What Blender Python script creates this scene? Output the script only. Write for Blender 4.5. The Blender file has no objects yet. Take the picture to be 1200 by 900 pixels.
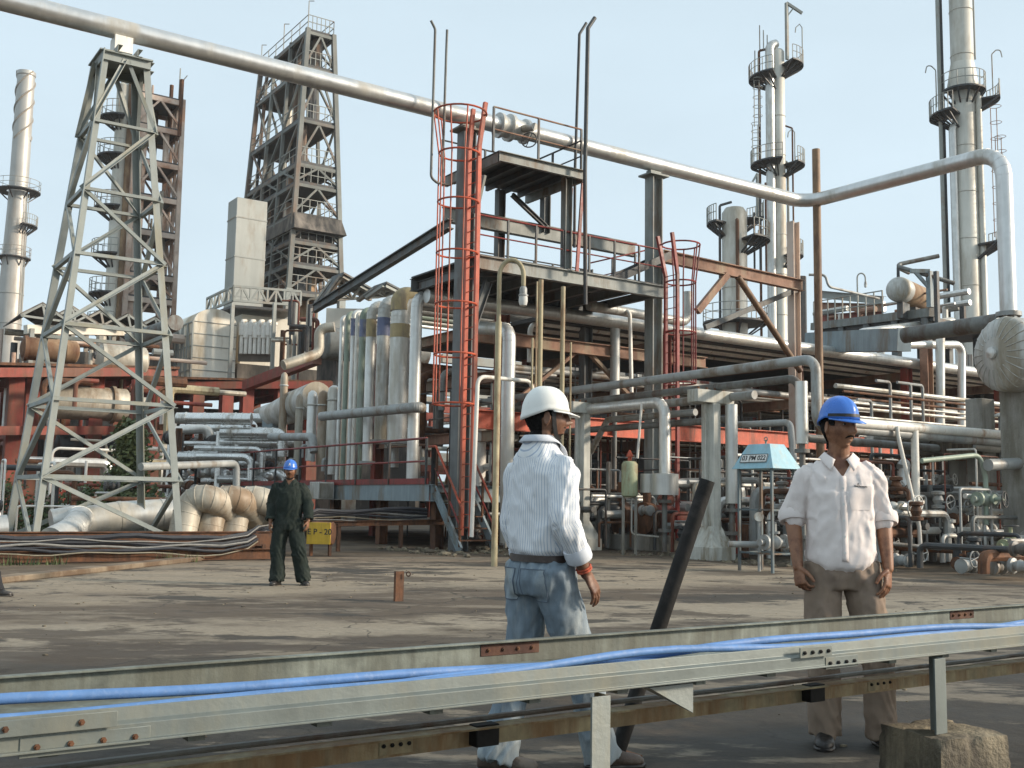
import bpy, bmesh, math, random
from mathutils import Vector as V, Matrix, noise
from mathutils.bvhtree import BVHTree
random.seed(7)
R = math.radians
# ------------------------------------------------------------------ camera model (used for measuring the photograph)
F, CAMZ, TH, RO = 1250.0, 1.22, math.atan(138/1250), 0.017
CAM = V((0, 0, CAMZ))
_f = V((0, math.cos(TH), math.sin(TH))); _u0 = V((0, -math.sin(TH), math.cos(TH))); _r0 = V((1, 0, 0))
CR = _r0*math.cos(RO) + _u0*math.sin(RO); CU = -_r0*math.sin(RO) + _u0*math.cos(RO)
A = V((math.cos(R(34)), math.sin(R(34)), 0)); B = V((-math.sin(R(34)), math.cos(R(34)), 0)); Z = V((0, 0, 1)); X = V((1, 0, 0)); Y = V((0, 1, 0))
def ray(px, py): return _f*F + CR*(px-600) + CU*(450-py)
def T(px, py, t): d = ray(px, py); return CAM + d*(t/d.dot(B))
def S(px, py, s): d = ray(px, py); return CAM + d*(s/d.dot(A))
def D(px, py, y): d = ray(px, py); return CAM + d*(y/d.y)
def G(px, py, z=0): d = ray(px, py); return CAM + d*((z-CAMZ)/d.z)
def P(s, t, z): return A*s + B*t + Z*z
def st(p): return p.dot(A), p.dot(B), p.z
col = bpy.context.scene.collection

# ------------------------------------------------------------------ mesh builder
class MB:
    def __init__(s): s.v = []; s.f = []
    def add(s, vs, fs):
        o = len(s.v); s.v += [V(p) for p in vs]; s.f += [tuple(i+o for i in f) for f in fs]; return s
    def box(s, c, sx, sy, sz, ax=None):
        a, b, d = ax or (A, B, Z); c = V(c)
        vs = [c + a*(sx/2*i) + b*(sy/2*j) + d*(sz/2*k) for k in (-1, 1) for j in (-1, 1) for i in (-1, 1)]
        return s.add(vs, [(0, 2, 3, 1), (4, 5, 7, 6), (0, 1, 5, 4), (2, 6, 7, 3), (0, 4, 6, 2), (1, 3, 7, 5)])
    def prof(s, p, q, pts, up=Z):
        p, q = V(p), V(q); d = (q-p).normalized()
        if abs(d.dot(up)) > .98: up = A if abs(d.dot(A)) < .9 else B
        w = d.cross(up).normalized(); h = w.cross(d).normalized(); n = len(pts)
        vs = [e + w*x + h*y for e in (p, q) for x, y in pts]
        fs = [(i, (i+1) % n, n+(i+1) % n, n+i) for i in range(n)] + [tuple(range(n-1, -1, -1)), tuple(range(n, 2*n))]
        return s.add(vs, fs)
    def bar(s, p, q, w, h=None, up=Z):
        h = h or w; return s.prof(p, q, [(-w/2, -h/2), (w/2, -h/2), (w/2, h/2), (-w/2, h/2)], up)
    def ibar(s, p, q, w, h, up=Z, t=.02):
        a, b, c = w/2, h/2, t/2
        return s.prof(p, q, [(-a, -b), (a, -b), (a, -b+t), (c, -b+t), (c, b-t), (a, b-t), (a, b), (-a, b), (-a, b-t), (-c, b-t), (-c, -b+t), (-a, -b+t)], up)
    def cbar(s, p, q, w, h, up=Z, t=.01, flip=1):
        b = h/2; f = flip
        pts = [(0, -b), (w*f, -b), (w*f, -b+t), (t*f, -b+t), (t*f, b-t), (w*f, b-t), (w*f, b), (0, b)]
        return s.prof(p, q, pts if f > 0 else pts[::-1], up)
    def lbar(s, p, q, w, up=Z, t=.015, fx=1, fy=1):
        pts = [(0, 0), (w*fx, 0), (w*fx, t*fy), (t*fx, t*fy), (t*fx, w*fy), (0, w*fy)]
        return s.prof(p, q, pts if fx*fy > 0 else pts[::-1], up)
    def tube(s, pts, r, n=12, bend=0, caps=True, bands=0, bw=.05, br=1.03):
        pts = [V(p) for p in pts]
        if bands:
            for a, b in zip(pts, pts[1:]):
                L = (b-a).length; k = int(L/bands)
                for i in range(k):
                    m = (i+.5)*L/k; dd = (b-a)/L
                    if bend and (m < bend*1.1 or m > L-bend*1.1): continue
                    s.tube([a+dd*(m-bw/2), a+dd*(m+bw/2)], r*br, n)
        rad = list(r) if isinstance(r, (list, tuple)) else None
        if bend and len(pts) > 2:
            out = [pts[0]]
            for i in range(1, len(pts)-1):
                if bands: s.seams = getattr(s, 'seams', [])
                a, b, c = pts[i-1], pts[i], pts[i+1]; d1 = (a-b); d2 = (c-b); l1, l2 = d1.length, d2.length
                d1 /= l1; d2 /= l2; ang = math.pi - d1.angle(d2)
                if ang < .06: out.append(b); continue
                cut = min(bend*math.tan(ang/2), l1*.48, l2*.48); rr = cut/math.tan(ang/2)
                bis = (d1+d2).normalized(); cen = b + bis*(rr/math.cos(ang/2)); u = (b+d1*cut)-cen; ax = d1.cross(d2).normalized()
                k = max(3, int(ang/.26))
                for j in range(k+1):
                    out.append(cen + Matrix.Rotation(-ang*j/k, 3, ax) @ u)
                    if bands: s.seams.append((out[-1], (Matrix.Rotation(-ang*j/k, 3, ax) @ u).cross(ax)))
            out.append(pts[-1]); pts = out
        if bands and bend:
            for c_, t_ in getattr(s, 'seams', []): t_ = t_.normalized(); s.lathe(c_-t_*.012, t_, [(r*.99, 0), (r*1.022, .004), (r*1.022, .02), (r*.99, .024)], n, caps=False)
            s.seams = []
        m = len(pts); tan = []
        for i in range(m):
            d = (pts[min(i+1, m-1)]-pts[max(i-1, 0)]); tan.append(d.normalized() if d.length > 1e-9 else V((0, 0, 1)))
        w = tan[0].orthogonal().normalized() if abs(tan[0].z) > .9 else tan[0].cross(Z).normalized()
        vs = []
        for i in range(m):
            w = (w - tan[i]*w.dot(tan[i])).normalized(); h = tan[i].cross(w); q = rad[i] if rad else r
            vs += [pts[i] + w*(q*math.cos(2*math.pi*j/n)) + h*(q*math.sin(2*math.pi*j/n)) for j in range(n)]
        fs = [(i*n+j, i*n+(j+1) % n, (i+1)*n+(j+1) % n, (i+1)*n+j) for i in range(m-1) for j in range(n)]
        if caps: fs += [tuple(range(n-1, -1, -1)), tuple(range((m-1)*n, m*n))]
        return s.add(vs, fs)
    def lathe(s, p, ax, prof, n=20, caps=True):
        ax = V(ax).normalized(); p = V(p)
        w = ax.orthogonal().normalized() if abs(ax.z) > .9 else ax.cross(Z).normalized(); h = ax.cross(w); m = len(prof)
        vs = [p + ax*b + w*(a*math.cos(2*math.pi*j/n)) + h*(a*math.sin(2*math.pi*j/n)) for a, b in prof for j in range(n)]
        fs = [(i*n+j, i*n+(j+1) % n, (i+1)*n+(j+1) % n, (i+1)*n+j) for i in range(m-1) for j in range(n)]
        if caps: fs += [tuple(range(n-1, -1, -1)), tuple(range((m-1)*n, m*n))]
        return s.add(vs, fs)
    def dome(s, p, ax, r, h, L, n=24, k=6, both=True):   # vessel: cylinder length L from p with domed ends of height h
        pr = [(r*math.sin(i/k*math.pi/2)+1e-4, -h*math.cos(i/k*math.pi/2)) for i in range(k+1)] if both else [(r, 0)]
        pr += [(r*math.cos(i/k*math.pi/2)+1e-4, L+h*math.sin(i/k*math.pi/2)) for i in range(k+1)]
        return s.lathe(p, ax, pr, n)
    def ring(s, c, ax, Rr, r, n=24, m=6, a0=0, a1=2*math.pi, w=None):
        ax = V(ax).normalized(); w = V(w) if w else (ax.orthogonal() if abs(ax.z) > .9 else ax.cross(Z)); w = (w-ax*w.dot(ax)).normalized(); h = ax.cross(w)
        full = abs(a1-a0-2*math.pi) < 1e-4; k = n if full else n+1
        vs = []
        for i in range(k):
            a = a0+(a1-a0)*i/n; d = w*math.cos(a)+h*math.sin(a)
            vs += [V(c)+d*(Rr+r*math.cos(2*math.pi*j/m))+ax*(r*math.sin(2*math.pi*j/m)) for j in range(m)]
        fs = [(i*m+j, ((i+1) % k)*m+j, ((i+1) % k)*m+(j+1) % m, i*m+(j+1) % m) for i in range(n) for j in range(m)]
        return s.add(vs, fs)
    def wheel(s, c, ax, r):
        s.ring(c, ax, r, r*.09, 18, 6); ax = V(ax).normalized(); w = ax.orthogonal().normalized()
        for i in range(2):
            d = Matrix.Rotation(i*math.pi/2+.4, 3, ax) @ w; s.tube([V(c)-d*r, V(c)+d*r], r*.06, 5)
        return s
    def flange(s, c, ax, r, t=.05): return s.lathe(V(c)-V(ax).normalized()*t/2, ax, [(r, 0), (r, t)], 16)
    def ell(s, c, rx, ry, rz, n=16, m=10, ax=None):
        a, b, d = ax or (X, Y, Z)
        vs = []
        for i in range(m+1):
            th = math.pi*i/m+1e-4*(i == 0)-1e-4*(i == m)
            vs += [V(c)+a*(rx*math.sin(th)*math.cos(2*math.pi*j/n))+b*(ry*math.sin(th)*math.sin(2*math.pi*j/n))+d*(rz*math.cos(th)) for j in range(n)]
        fs = [(i*n+j, (i+1)*n+j, (i+1)*n+(j+1) % n, i*n+(j+1) % n) for i in range(m) for j in range(n)]
        return s.add(vs, fs)
    def loft(s, rings, caps=True):
        n = len(rings[0]); m = len(rings); vs = [p for r in rings for p in r]
        fs = [(i*n+j, i*n+(j+1) % n, (i+1)*n+(j+1) % n, (i+1)*n+j) for i in range(m-1) for j in range(n)]
        if caps: fs += [tuple(range(n-1, -1, -1)), tuple(range((m-1)*n, m*n))]
        return s.add(vs, fs)
    def poly(s, pts, dz):     # flat polygon prism (pts counter-clockwise seen from above)
        n = len(pts); vs = [V(p) for p in pts]+[V(p)+Z*dz for p in pts]
        return s.add(vs, [tuple(range(n-1, -1, -1)), tuple(range(n, 2*n))]+[(i, (i+1) % n, n+(i+1) % n, n+i) for i in range(n)])

def mesh_of(name, mb, off=V((0, 0, 0)), sharp=38):
    me = bpy.data.meshes.new(name); me.from_pydata([v-off for v in mb.v], [], mb.f); me.validate(); me.update()
    me.shade_smooth(); me.set_sharp_from_angle(angle=R(sharp)); return me
def thing(name, label, cat, loc, group=None, rz=0):
    o = bpy.data.objects.new(name, None); o.empty_display_size = .2; col.objects.link(o); o.location = loc; o.rotation_euler.z = rz
    o['label'] = label; o['category'] = cat; o['kind'] = 'thing'
    if group: o['group'] = group
    return o
def part(name, mb, mat, root, label=None, bevel=0, sharp=38, top=None):
    if not mb.v: return None
    org = V((0, 0, 0)); r = root
    while r: org += V(r.location); r = r.parent
    o = bpy.data.objects.new(name, mesh_of(name, mb, org, sharp)); col.objects.link(o); o.parent = root; o.data.materials.append(mat)
    if label: o['label'] = label
    if bevel:
        b = o.modifiers.new('bevel', 'BEVEL'); b.width = bevel; b.segments = 2; b.limit_method = 'ANGLE'
    return o
def solo(name, label, cat, mb, mat, group=None, bevel=0, kind='thing', sharp=38):
    zs = min(v.z for v in mb.v); n = len(mb.v); c = sum(mb.v, V((0, 0, 0)))/n; c.z = zs
    o = bpy.data.objects.new(name, mesh_of(name, mb, c, sharp)); o.location = c; col.objects.link(o); o.data.materials.append(mat)
    o['kind'] = kind
    if kind == 'thing' or label: o['label'] = label
    if cat: o['category'] = cat
    if group: o['group'] = group
    if bevel:
        b = o.modifiers.new('bevel', 'BEVEL'); b.width = bevel; b.segments = 2; b.limit_method = 'ANGLE'
    return o

# ------------------------------------------------------------------ procedural materials
def nd(nt, typ, **kw):
    n = nt.nodes.new(typ)
    for k, v in kw.items(): setattr(n, k, v)
    return n
def mat(name, c, rough=.6, metal=0, var=.25, scale=3, stain=None, amt=.35, sscale=1.2, streak=0, bump=.15, bscale=30, spec=.5, rvar=.15, world=False):
    m = bpy.data.materials.new(name); m.use_nodes = True; nt = m.node_tree; L = nt.links.new; b = nt.nodes['Principled BSDF']
    tc = nd(nt, 'ShaderNodeTexCoord'); oi = nd(nt, 'ShaderNodeObjectInfo'); mul = nd(nt, 'ShaderNodeVectorMath', operation='MULTIPLY_ADD')
    L(tc.outputs['Object'], mul.inputs[0]); mul.inputs[1].default_value = (1, 1, 1)
    sc = nd(nt, 'ShaderNodeVectorMath', operation='SCALE'); sc.inputs[0].default_value = (37, 23, 51); L(oi.outputs['Random'], sc.inputs['Scale']); L(sc.outputs[0], mul.inputs[2])
    vec = mul.outputs[0]
    def noi(s, det=4, st=None, ro=.6):
        n = nd(nt, 'ShaderNodeTexNoise'); n.inputs['Scale'].default_value = s; n.inputs['Detail'].default_value = det; n.inputs['Roughness'].default_value = ro
        if st:
            mp = nd(nt, 'ShaderNodeMapping'); mp.inputs['Scale'].default_value = st; L(vec, mp.inputs[0]); L(mp.outputs[0], n.inputs['Vector'])
        else: L(vec, n.inputs['Vector'])
        return n.outputs['Fac']
    n1 = noi(scale)
    mr = nd(nt, 'ShaderNodeMapRange'); mr.inputs[1].default_value = .3; mr.inputs[2].default_value = .7; mr.inputs[3].default_value = 1-var; mr.inputs[4].default_value = 1+var; L(n1, mr.inputs[0])
    # small per-object brightness shift
    orr = nd(nt, 'ShaderNodeMapRange'); orr.inputs[3].default_value = .9; orr.inputs[4].default_value = 1.08; L(oi.outputs['Random'], orr.inputs[0])
    mm = nd(nt, 'ShaderNodeMath', operation='MULTIPLY'); L(mr.outputs[0], mm.inputs[0]); L(orr.outputs[0], mm.inputs[1])
    cm = nd(nt, 'ShaderNodeVectorMath', operation='SCALE'); cm.inputs[0].default_value = c; L(mm.outputs[0], cm.inputs['Scale'])
    out = cm.outputs[0]
    if stain:
        n2 = noi(sscale, 6, (1, 1, .25) if streak else None, .68)
        r2 = nd(nt, 'ShaderNodeMapRange'); r2.inputs[1].default_value = .68-amt*.5; r2.inputs[2].default_value = .78-amt*.4; L(n2, r2.inputs[0])
        mx = nd(nt, 'ShaderNodeMix', data_type='RGBA'); L(r2.outputs[0], mx.inputs[0]); L(out, mx.inputs[6]); mx.inputs[7].default_value = (*stain, 1); out = mx.outputs[2]
        if metal:
            im = nd(nt, 'ShaderNodeMath', operation='MULTIPLY_ADD'); L(r2.outputs[0], im.inputs[0]); im.inputs[1].default_value = -metal*.85; im.inputs[2].default_value = metal; L(im.outputs[0], b.inputs['Metallic'])
    if streak:
        n4 = noi(scale*4, 4, (1, 1, .06)); r4 = nd(nt, 'ShaderNodeMapRange'); r4.inputs[1].default_value = .35; r4.inputs[2].default_value = .7; r4.inputs[3].default_value = 1; r4.inputs[4].default_value = 1-streak; L(n4, r4.inputs[0])
        s4 = nd(nt, 'ShaderNodeVectorMath', operation='SCALE'); L(out, s4.inputs[0]); L(r4.outputs[0], s4.inputs['Scale']); out = s4.outputs[0]
    L(out, b.inputs['Base Color'])
    rr = nd(nt, 'ShaderNodeMapRange'); rr.inputs[3].default_value = max(.05, rough-rvar); rr.inputs[4].default_value = min(1, rough+rvar); L(noi(scale*2.3), rr.inputs[0]); L(rr.outputs[0], b.inputs['Roughness'])
    if not (stain and metal): b.inputs['Metallic'].default_value = metal
    b.inputs['Specular IOR Level'].default_value = spec
    if bump:
        bp = nd(nt, 'ShaderNodeBump'); bp.inputs['Strength'].default_value = bump; bp.inputs['Distance'].default_value = .02; L(noi(bscale, 3), bp.inputs['Height']); L(bp.outputs[0], b.inputs['Normal'])
    return m
RUST = (.16, .06, .025); DIRT = (.09, .075, .055); SOOT = (.035, .033, .03)
m = {}
m['galv'] = mat('galvanised_steel', (.175, .2, .19), .5, .25, .12, 4, (.2, .2, .16), .40, 2.2, .12, bump=.05, bscale=70)
m['galvold'] = mat('weathered_galvanised', (.185, .205, .18), .65, .15, .4, 9, (.125, .13, .105), .5, 4, .3, bump=.08, bscale=60)
m['olive'] = mat('rusted_galvanised', (.32, .27, .16), .7, .1, .4, 9, (.24, .14, .06), .5, 3.5, .25)
m['tower'] = mat('grey_tower_paint', (.27, .295, .28), .55, .1, .1, 2, (.27, .26, .2), .3, 1.5, .12)
m['silver'] = mat('silver_pipe_sheet', (.60, .60, .585), .36, .8, .08, 2, (.45, .43, .38), .32, .9, .1, bump=.06, bscale=6)
m['towersteel'] = mat('dull_tower_steel', (.19, .2, .185), .7, 0, .25, .4, (.2, .13, .09), .4, .4, .2)
m['clad'] = mat('aluminium_cladding', (.68, .68, .65), .38, .6, .1, 2, (.52, .49, .42), .34, .9, .18, bscale=8)
m['cladold'] = mat('dull_cladding', (.55, .55, .52), .5, .35, .16, 2.5, (.32, .28, .21), .42, 1.1, .22, bscale=8)
m['cladwarm'] = mat('weathered_cladding', (.50, .46, .38), .55, .3, .2, 1.5, (.27, .19, .12), .4, .8, .25, bscale=8)
m['pipegrey'] = mat('grey_pipe_paint', (.34, .35, .34), .5, .1, .15, 3, (.2, .16, .12), .36, 2, .12)
m['pipedark'] = mat('dark_pipe_paint', (.16, .165, .155), .55, .1, .25, 3, (.1, .07, .05), .45, 2, .1)
m['white'] = mat('white_pipe_paint', (.78, .75, .68), .5, 0, .1, 4, (.42, .27, .16), .2, 3, .12)
m['beige'] = mat('beige_paint', (.40, .34, .21), .6, 0, .15, 4, (.24, .15, .08), .35, 3, .15)
m['orange'] = mat('orange_red_paint', (.50, .085, .035), .55, 0, .2, 3, (.22, .06, .03), .4, 2, .15)
m['red'] = mat('dark_red_paint', (.24, .028, .022), .5, 0, .2, 4, (.11, .03, .02), .36, 3, .1)
m['rackred'] = mat('faded_red_rack_paint', (.27, .05, .032), .65, 0, .25, 1.5, (.17, .07, .04), .48, 1, .25)
m['rustred'] = mat('rusted_red_steel', (.30, .165, .11), .75, 0, .35, 2.5, (.33, .25, .17), .4, 1.6, .2)
m['rust'] = mat('rusty_steel', (.15, .065, .03), .8, .1, .4, 5, (.07, .035, .02), .45, 4, .2)
m['palegrey'] = mat('pale_grey_column_paint', (.52, .52, .47), .7, 0, .14, 3, (.3, .26, .19), .4, 1.8, .25)
m['rustdark'] = mat('dark_rusty_plate', (.075, .032, .022), .8, .1, .35, 8, (.12, .055, .03), .4, 6, .2)
m['rustpole'] = mat('rusty_yellow_pole', (.24, .145, .075), .6, 0, .3, 2.5, (.10, .045, .025), .58, 1.2, .2)
m['dark'] = mat('dark_steel', (.055, .058, .06), .55, .2, .25, 3, (.08, .05, .035), .34, 2, .15)
m['black'] = mat('black_rubber', (.016, .0155, .015), .75, 0, .3, 8, (.035, .032, .03), .3, 6, spec=.25)
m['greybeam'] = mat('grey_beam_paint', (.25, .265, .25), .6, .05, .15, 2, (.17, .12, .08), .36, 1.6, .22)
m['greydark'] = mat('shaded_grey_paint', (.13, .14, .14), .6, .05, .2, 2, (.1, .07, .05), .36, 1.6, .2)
m['bluegrey'] = mat('blue_grey_paint', (.25, .31, .335), .6, 0, .12, 2, (.19, .17, .14), .36, 1.4, .2)
m['skyblue'] = mat('sky_blue_paint', (.26, .45, .53), .55, 0, .1, 4, (.38, .42, .4), .34, 3, .1)
m['yellow'] = mat('yellow_paint', (.55, .36, .03), .55, 0, .12, 5, (.3, .17, .05), .34, 4, .15)
m['ochre'] = mat('ochre_band_paint', (.42, .33, .17), .6, 0, .12, 4, (.28, .22, .14), .36, 3, .15)
m['bandblue'] = mat('blue_band_paint', (.17, .20, .33), .6, 0, .12, 4, (.25, .26, .3), .34, 3, .15)
m['bandgreen'] = mat('green_pipe_paint', (.29, .35, .28), .55, .1, .12, 3, (.38, .4, .36), .36, 2, .15)
m['palegreen'] = mat('pale_green_paint', (.36, .40, .25), .6, 0, .12, 6, (.27, .2, .1), .34, 4, .2)
m['concrete'] = mat('concrete', (.33, .315, .28), .85, 0, .18, 2.5, (.19, .17, .13), .45, 1.4, .2, bump=.4, bscale=25)
m['block'] = mat('stained_concrete_block', (.28, .235, .16), .9, 0, .3, 6, (.09, .075, .055), .5, 3, .25, bump=.6, bscale=40)
m['cream'] = mat('cream_casing', (.80, .76, .66), .7, 0, .1, .4, (.46, .37, .25), .38, .3, .15, bump=.1)
m['paleblue'] = mat('pale_grey_casing', (.40, .41, .38), .6, .15, .1, .3, (.28, .22, .15), .36, .25, .16, bump=.1)
m['soot_shade'] = mat('soot_and_shade_casing', (.21, .18, .15), .8, 0, .4, .5, SOOT, .5, .4, .2)  # soot, and the dark of panels standing in for shade
m['rustcasing'] = mat('rusty_casing', (.36, .24, .14), .8, 0, .4, .6, (.15, .07, .035), .5, .5, .3)
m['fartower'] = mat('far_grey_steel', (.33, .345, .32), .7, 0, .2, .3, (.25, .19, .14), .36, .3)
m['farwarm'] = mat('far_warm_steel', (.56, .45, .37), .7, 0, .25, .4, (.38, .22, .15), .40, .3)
m['chim'] = mat('chimney_steel', (.46, .45, .42), .5, .3, .12, .25, (.3, .24, .18), .42, .18, .2)
m['colm'] = mat('column_cladding', (.64, .62, .55), .55, .2, .12, .35, (.40, .35, .27), .42, .3, .22)
m['chrome'] = mat('bright_cladding', (.72, .72, .70), .30, .8, .1, 3, (.4, .36, .3), .3, 2, .1, bump=.02, bscale=6)
m['bluecable'] = mat('blue_cable_sheath', (.10, .215, .45), .6, 0, .15, 12, (.14, .24, .44), .3, 40, bump=.1)
m['cablegrey'] = mat('grey_cable_sheath', (.22, .215, .20), .5, 0, .2, 8)
m['cablewhite'] = mat('pale_cable_sheath', (.25, .22, .16), .5, 0, .2, 8)
m['cableblack'] = mat('black_cable_sheath', (.02, .022, .028), .45, 0, .3, 8)
m['planks'] = mat('weathered_planks', (.17, .135, .09), .85, 0, .35, 4, (.08, .06, .04), .5, 2, .5)
m['kerb'] = mat('stained_kerb_concrete', (.21, .165, .115), .9, 0, .3, 1.5, (.12, .08, .05), .5, 1.2, 0, bump=.5, bscale=20)
m['signwhite'] = mat('white_sign_plate', (.7, .7, .67), .5, 0, .06, 5, (.4, .36, .3), .2, 5, .1, bump=0)
m['letter'] = mat('black_lettering', (.02, .02, .022), .5, 0, .1, 5, bump=0)
m['glass'] = mat('gauge_glass', (.55, .55, .52), .2, 0, .05, 5, bump=0)
m['legblue'] = mat('dark_blue_grey_paint', (.11, .15, .165), .6, 0, .2, 4, (.14, .08, .04), .38, 3, .2)
# ------------------------------------------------------------------ ground
def ground_mat(name, apron):
    mt = bpy.data.materials.new(name); mt.use_nodes = True; nt = mt.node_tree; L = nt.links.new; b = nt.nodes['Principled BSDF']
    tc = nd(nt, 'ShaderNodeTexCoord')
    def noi(s, det=5, st=(1, 1, 1), ro=.62, off=(0, 0, 0), rot=34):
        mp = nd(nt, 'ShaderNodeMapping'); mp.inputs['Rotation'].default_value = (0, 0, R(-rot)); mp.inputs['Scale'].default_value = st; mp.inputs['Location'].default_value = off
        L(tc.outputs['Object'], mp.inputs[0]); n = nd(nt, 'ShaderNodeTexNoise'); n.inputs['Scale'].default_value = s; n.inputs['Detail'].default_value = det; n.inputs['Roughness'].default_value = ro
        L(mp.outputs[0], n.inputs['Vector']); return n.outputs['Fac']
    def rng(f, a, c, lo=0, hi=1):
        r = nd(nt, 'ShaderNodeMapRange'); r.inputs[1].default_value = a; r.inputs[2].default_value = c; r.inputs[3].default_value = lo; r.inputs[4].default_value = hi; L(f, r.inputs[0]); return r.outputs[0]
    def mix(f, c1, c2):
        x = nd(nt, 'ShaderNodeMix', data_type='RGBA')
        L(f, x.inputs[0])
        for k, c in ((6, c1), (7, c2)):
            if isinstance(c, tuple): x.inputs[k].default_value = (*c, 1)
            else: L(c, x.inputs[k])
        return x.outputs[2]
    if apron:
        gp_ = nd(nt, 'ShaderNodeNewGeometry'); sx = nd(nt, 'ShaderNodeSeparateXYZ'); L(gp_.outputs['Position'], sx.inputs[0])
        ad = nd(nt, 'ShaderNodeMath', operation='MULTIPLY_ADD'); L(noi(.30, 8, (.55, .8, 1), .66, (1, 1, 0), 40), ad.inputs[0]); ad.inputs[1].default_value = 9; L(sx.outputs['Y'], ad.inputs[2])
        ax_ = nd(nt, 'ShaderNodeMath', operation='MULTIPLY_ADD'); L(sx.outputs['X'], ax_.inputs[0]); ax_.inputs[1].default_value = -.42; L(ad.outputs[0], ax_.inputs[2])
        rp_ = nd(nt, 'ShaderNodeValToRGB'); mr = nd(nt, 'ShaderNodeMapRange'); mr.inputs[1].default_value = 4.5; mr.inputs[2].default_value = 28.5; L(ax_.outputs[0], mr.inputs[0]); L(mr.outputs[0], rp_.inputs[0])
        stops = [(5.5, (.026, .026, .026)), (11.8, (.032, .031, .03)), (13.0, (.048, .044, .039)), (13.6, (.09, .079, .068)), (14.6, (.07, .058, .048)), (15.3, (.32, .295, .25)), (16.6, (.28, .252, .21)), (17.3, (.10, .082, .066)), (19.0, (.115, .094, .076)), (19.9, (.31, .275, .225)), (23.5, (.34, .30, .245)), (27, (.24, .195, .15))]  # near stops: dark asphalt, darkened further for the weaker light there
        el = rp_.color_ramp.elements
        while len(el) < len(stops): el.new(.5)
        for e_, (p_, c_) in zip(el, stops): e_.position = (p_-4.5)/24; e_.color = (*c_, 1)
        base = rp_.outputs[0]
        base = mix(rng(noi(.42, 9, (.7, 1.1, 1), .72, (5, 3, 0), 35), .515, .545, 0, .85), base, (.062, .05, .041))
        base = mix(rng(noi(.8, 9, (.45, 1.3, 1), .74, (9, 13, 0), 30), .53, .575, 0, .65), base, (.27, .245, .205))
        base = mix(rng(noi(.5, 8, (.6, 1.1, 1), .7, (15, 19, 0), 20), .555, .585, 0, .9), base, (.035, .034, .033))   # oil
        base = mix(rng(noi(2.6, 9, (.3, 2.2, 1), .74, (7, 1, 0), 18), .60, .70, 0, .5), base, (.30, .29, .27))
        base = mix(rng(noi(12, 6, (1, 1, 1), .75), .35, .7, 0, .45), base, (.09, .082, .07))
        # hairline cracks
        vo = nd(nt, 'ShaderNodeTexVoronoi', feature='DISTANCE_TO_EDGE'); vo.inputs['Scale'].default_value = .33
        wp = nd(nt, 'ShaderNodeMapping'); L(tc.outputs['Object'], wp.inputs[0])
        wn = nd(nt, 'ShaderNodeTexNoise'); wn.inputs['Scale'].default_value = 1.1; wn.inputs['Detail'].default_value = 5; L(tc.outputs['Object'], wn.inputs['Vector'])
        va = nd(nt, 'ShaderNodeVectorMath', operation='MULTIPLY_ADD'); L(wn.outputs['Color'], va.inputs[0]); va.inputs[1].default_value = (1.6, 1.6, 0); L(wp.outputs[0], va.inputs[2]); L(va.outputs[0], vo.inputs['Vector'])
        base = mix(rng(vo.outputs['Distance'], .0015, .006, .8, 0), base, (.03, .028, .025))
    else:
        base = mix(rng(noi(.6, 8), .35, .65), (.055, .045, .035), (.17, .135, .10))
        base = mix(rng(noi(3, 6, (1, 1, 1), .7), .55, .7, 0, .8), base, (.22, .19, .15))
    tn = nd(nt, 'ShaderNodeMix', data_type='RGBA', blend_type='MULTIPLY'); tn.inputs[0].default_value = 1; L(base, tn.inputs[6]); tn.inputs[7].default_value = (.96, .90, .81, 1); base = tn.outputs[2]
    L(base, b.inputs['Base Color'])
    L(rng(noi(1.5, 5), .3, .7, .62, .95), b.inputs['Roughness']); b.inputs['Specular IOR Level'].default_value = .3
    bp = nd(nt, 'ShaderNodeBump'); bp.inputs['Strength'].default_value = .5; bp.inputs['Distance'].default_value = .02
    L(noi(9 if apron else 5, 8, (1, 1, 1), .7), bp.inputs['Height']); L(bp.outputs[0], b.inputs['Normal'])
    return mt
g = MB(); g.add([(-900, -300, 0), (900, -300, 0), (900, 1500, 0), (-900, 1500, 0)], [(0, 1, 2, 3)])
solo('ground', 'bare dirt of the plant yard', None, g, ground_mat('yard_dirt', False), kind='structure')
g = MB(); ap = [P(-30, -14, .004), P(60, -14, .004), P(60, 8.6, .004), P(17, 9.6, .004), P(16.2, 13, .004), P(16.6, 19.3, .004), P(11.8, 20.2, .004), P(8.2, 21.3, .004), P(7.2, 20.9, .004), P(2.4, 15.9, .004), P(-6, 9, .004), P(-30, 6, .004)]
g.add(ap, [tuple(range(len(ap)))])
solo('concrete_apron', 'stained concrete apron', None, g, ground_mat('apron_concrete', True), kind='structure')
k = MB(); kp = [P(-6, 9, 0), P(2.4, 15.9, 0), P(7.2, 20.9, 0)]
random.seed(3)
for a, b in zip(kp, kp[1:]):
    n = 1
    for i in range(n):
        p, q = a.lerp(b, i/n), a.lerp(b, (i+.985)/n); h = .09; k.bar(p+Z*h/2+V((-.1, .1, 0)), q+Z*h/2+V((-.1, .1, 0)), .30, h)
solo('kerb', 'stained kerb of the apron', None, k, m['kerb'], kind='structure', bevel=.02)

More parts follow.
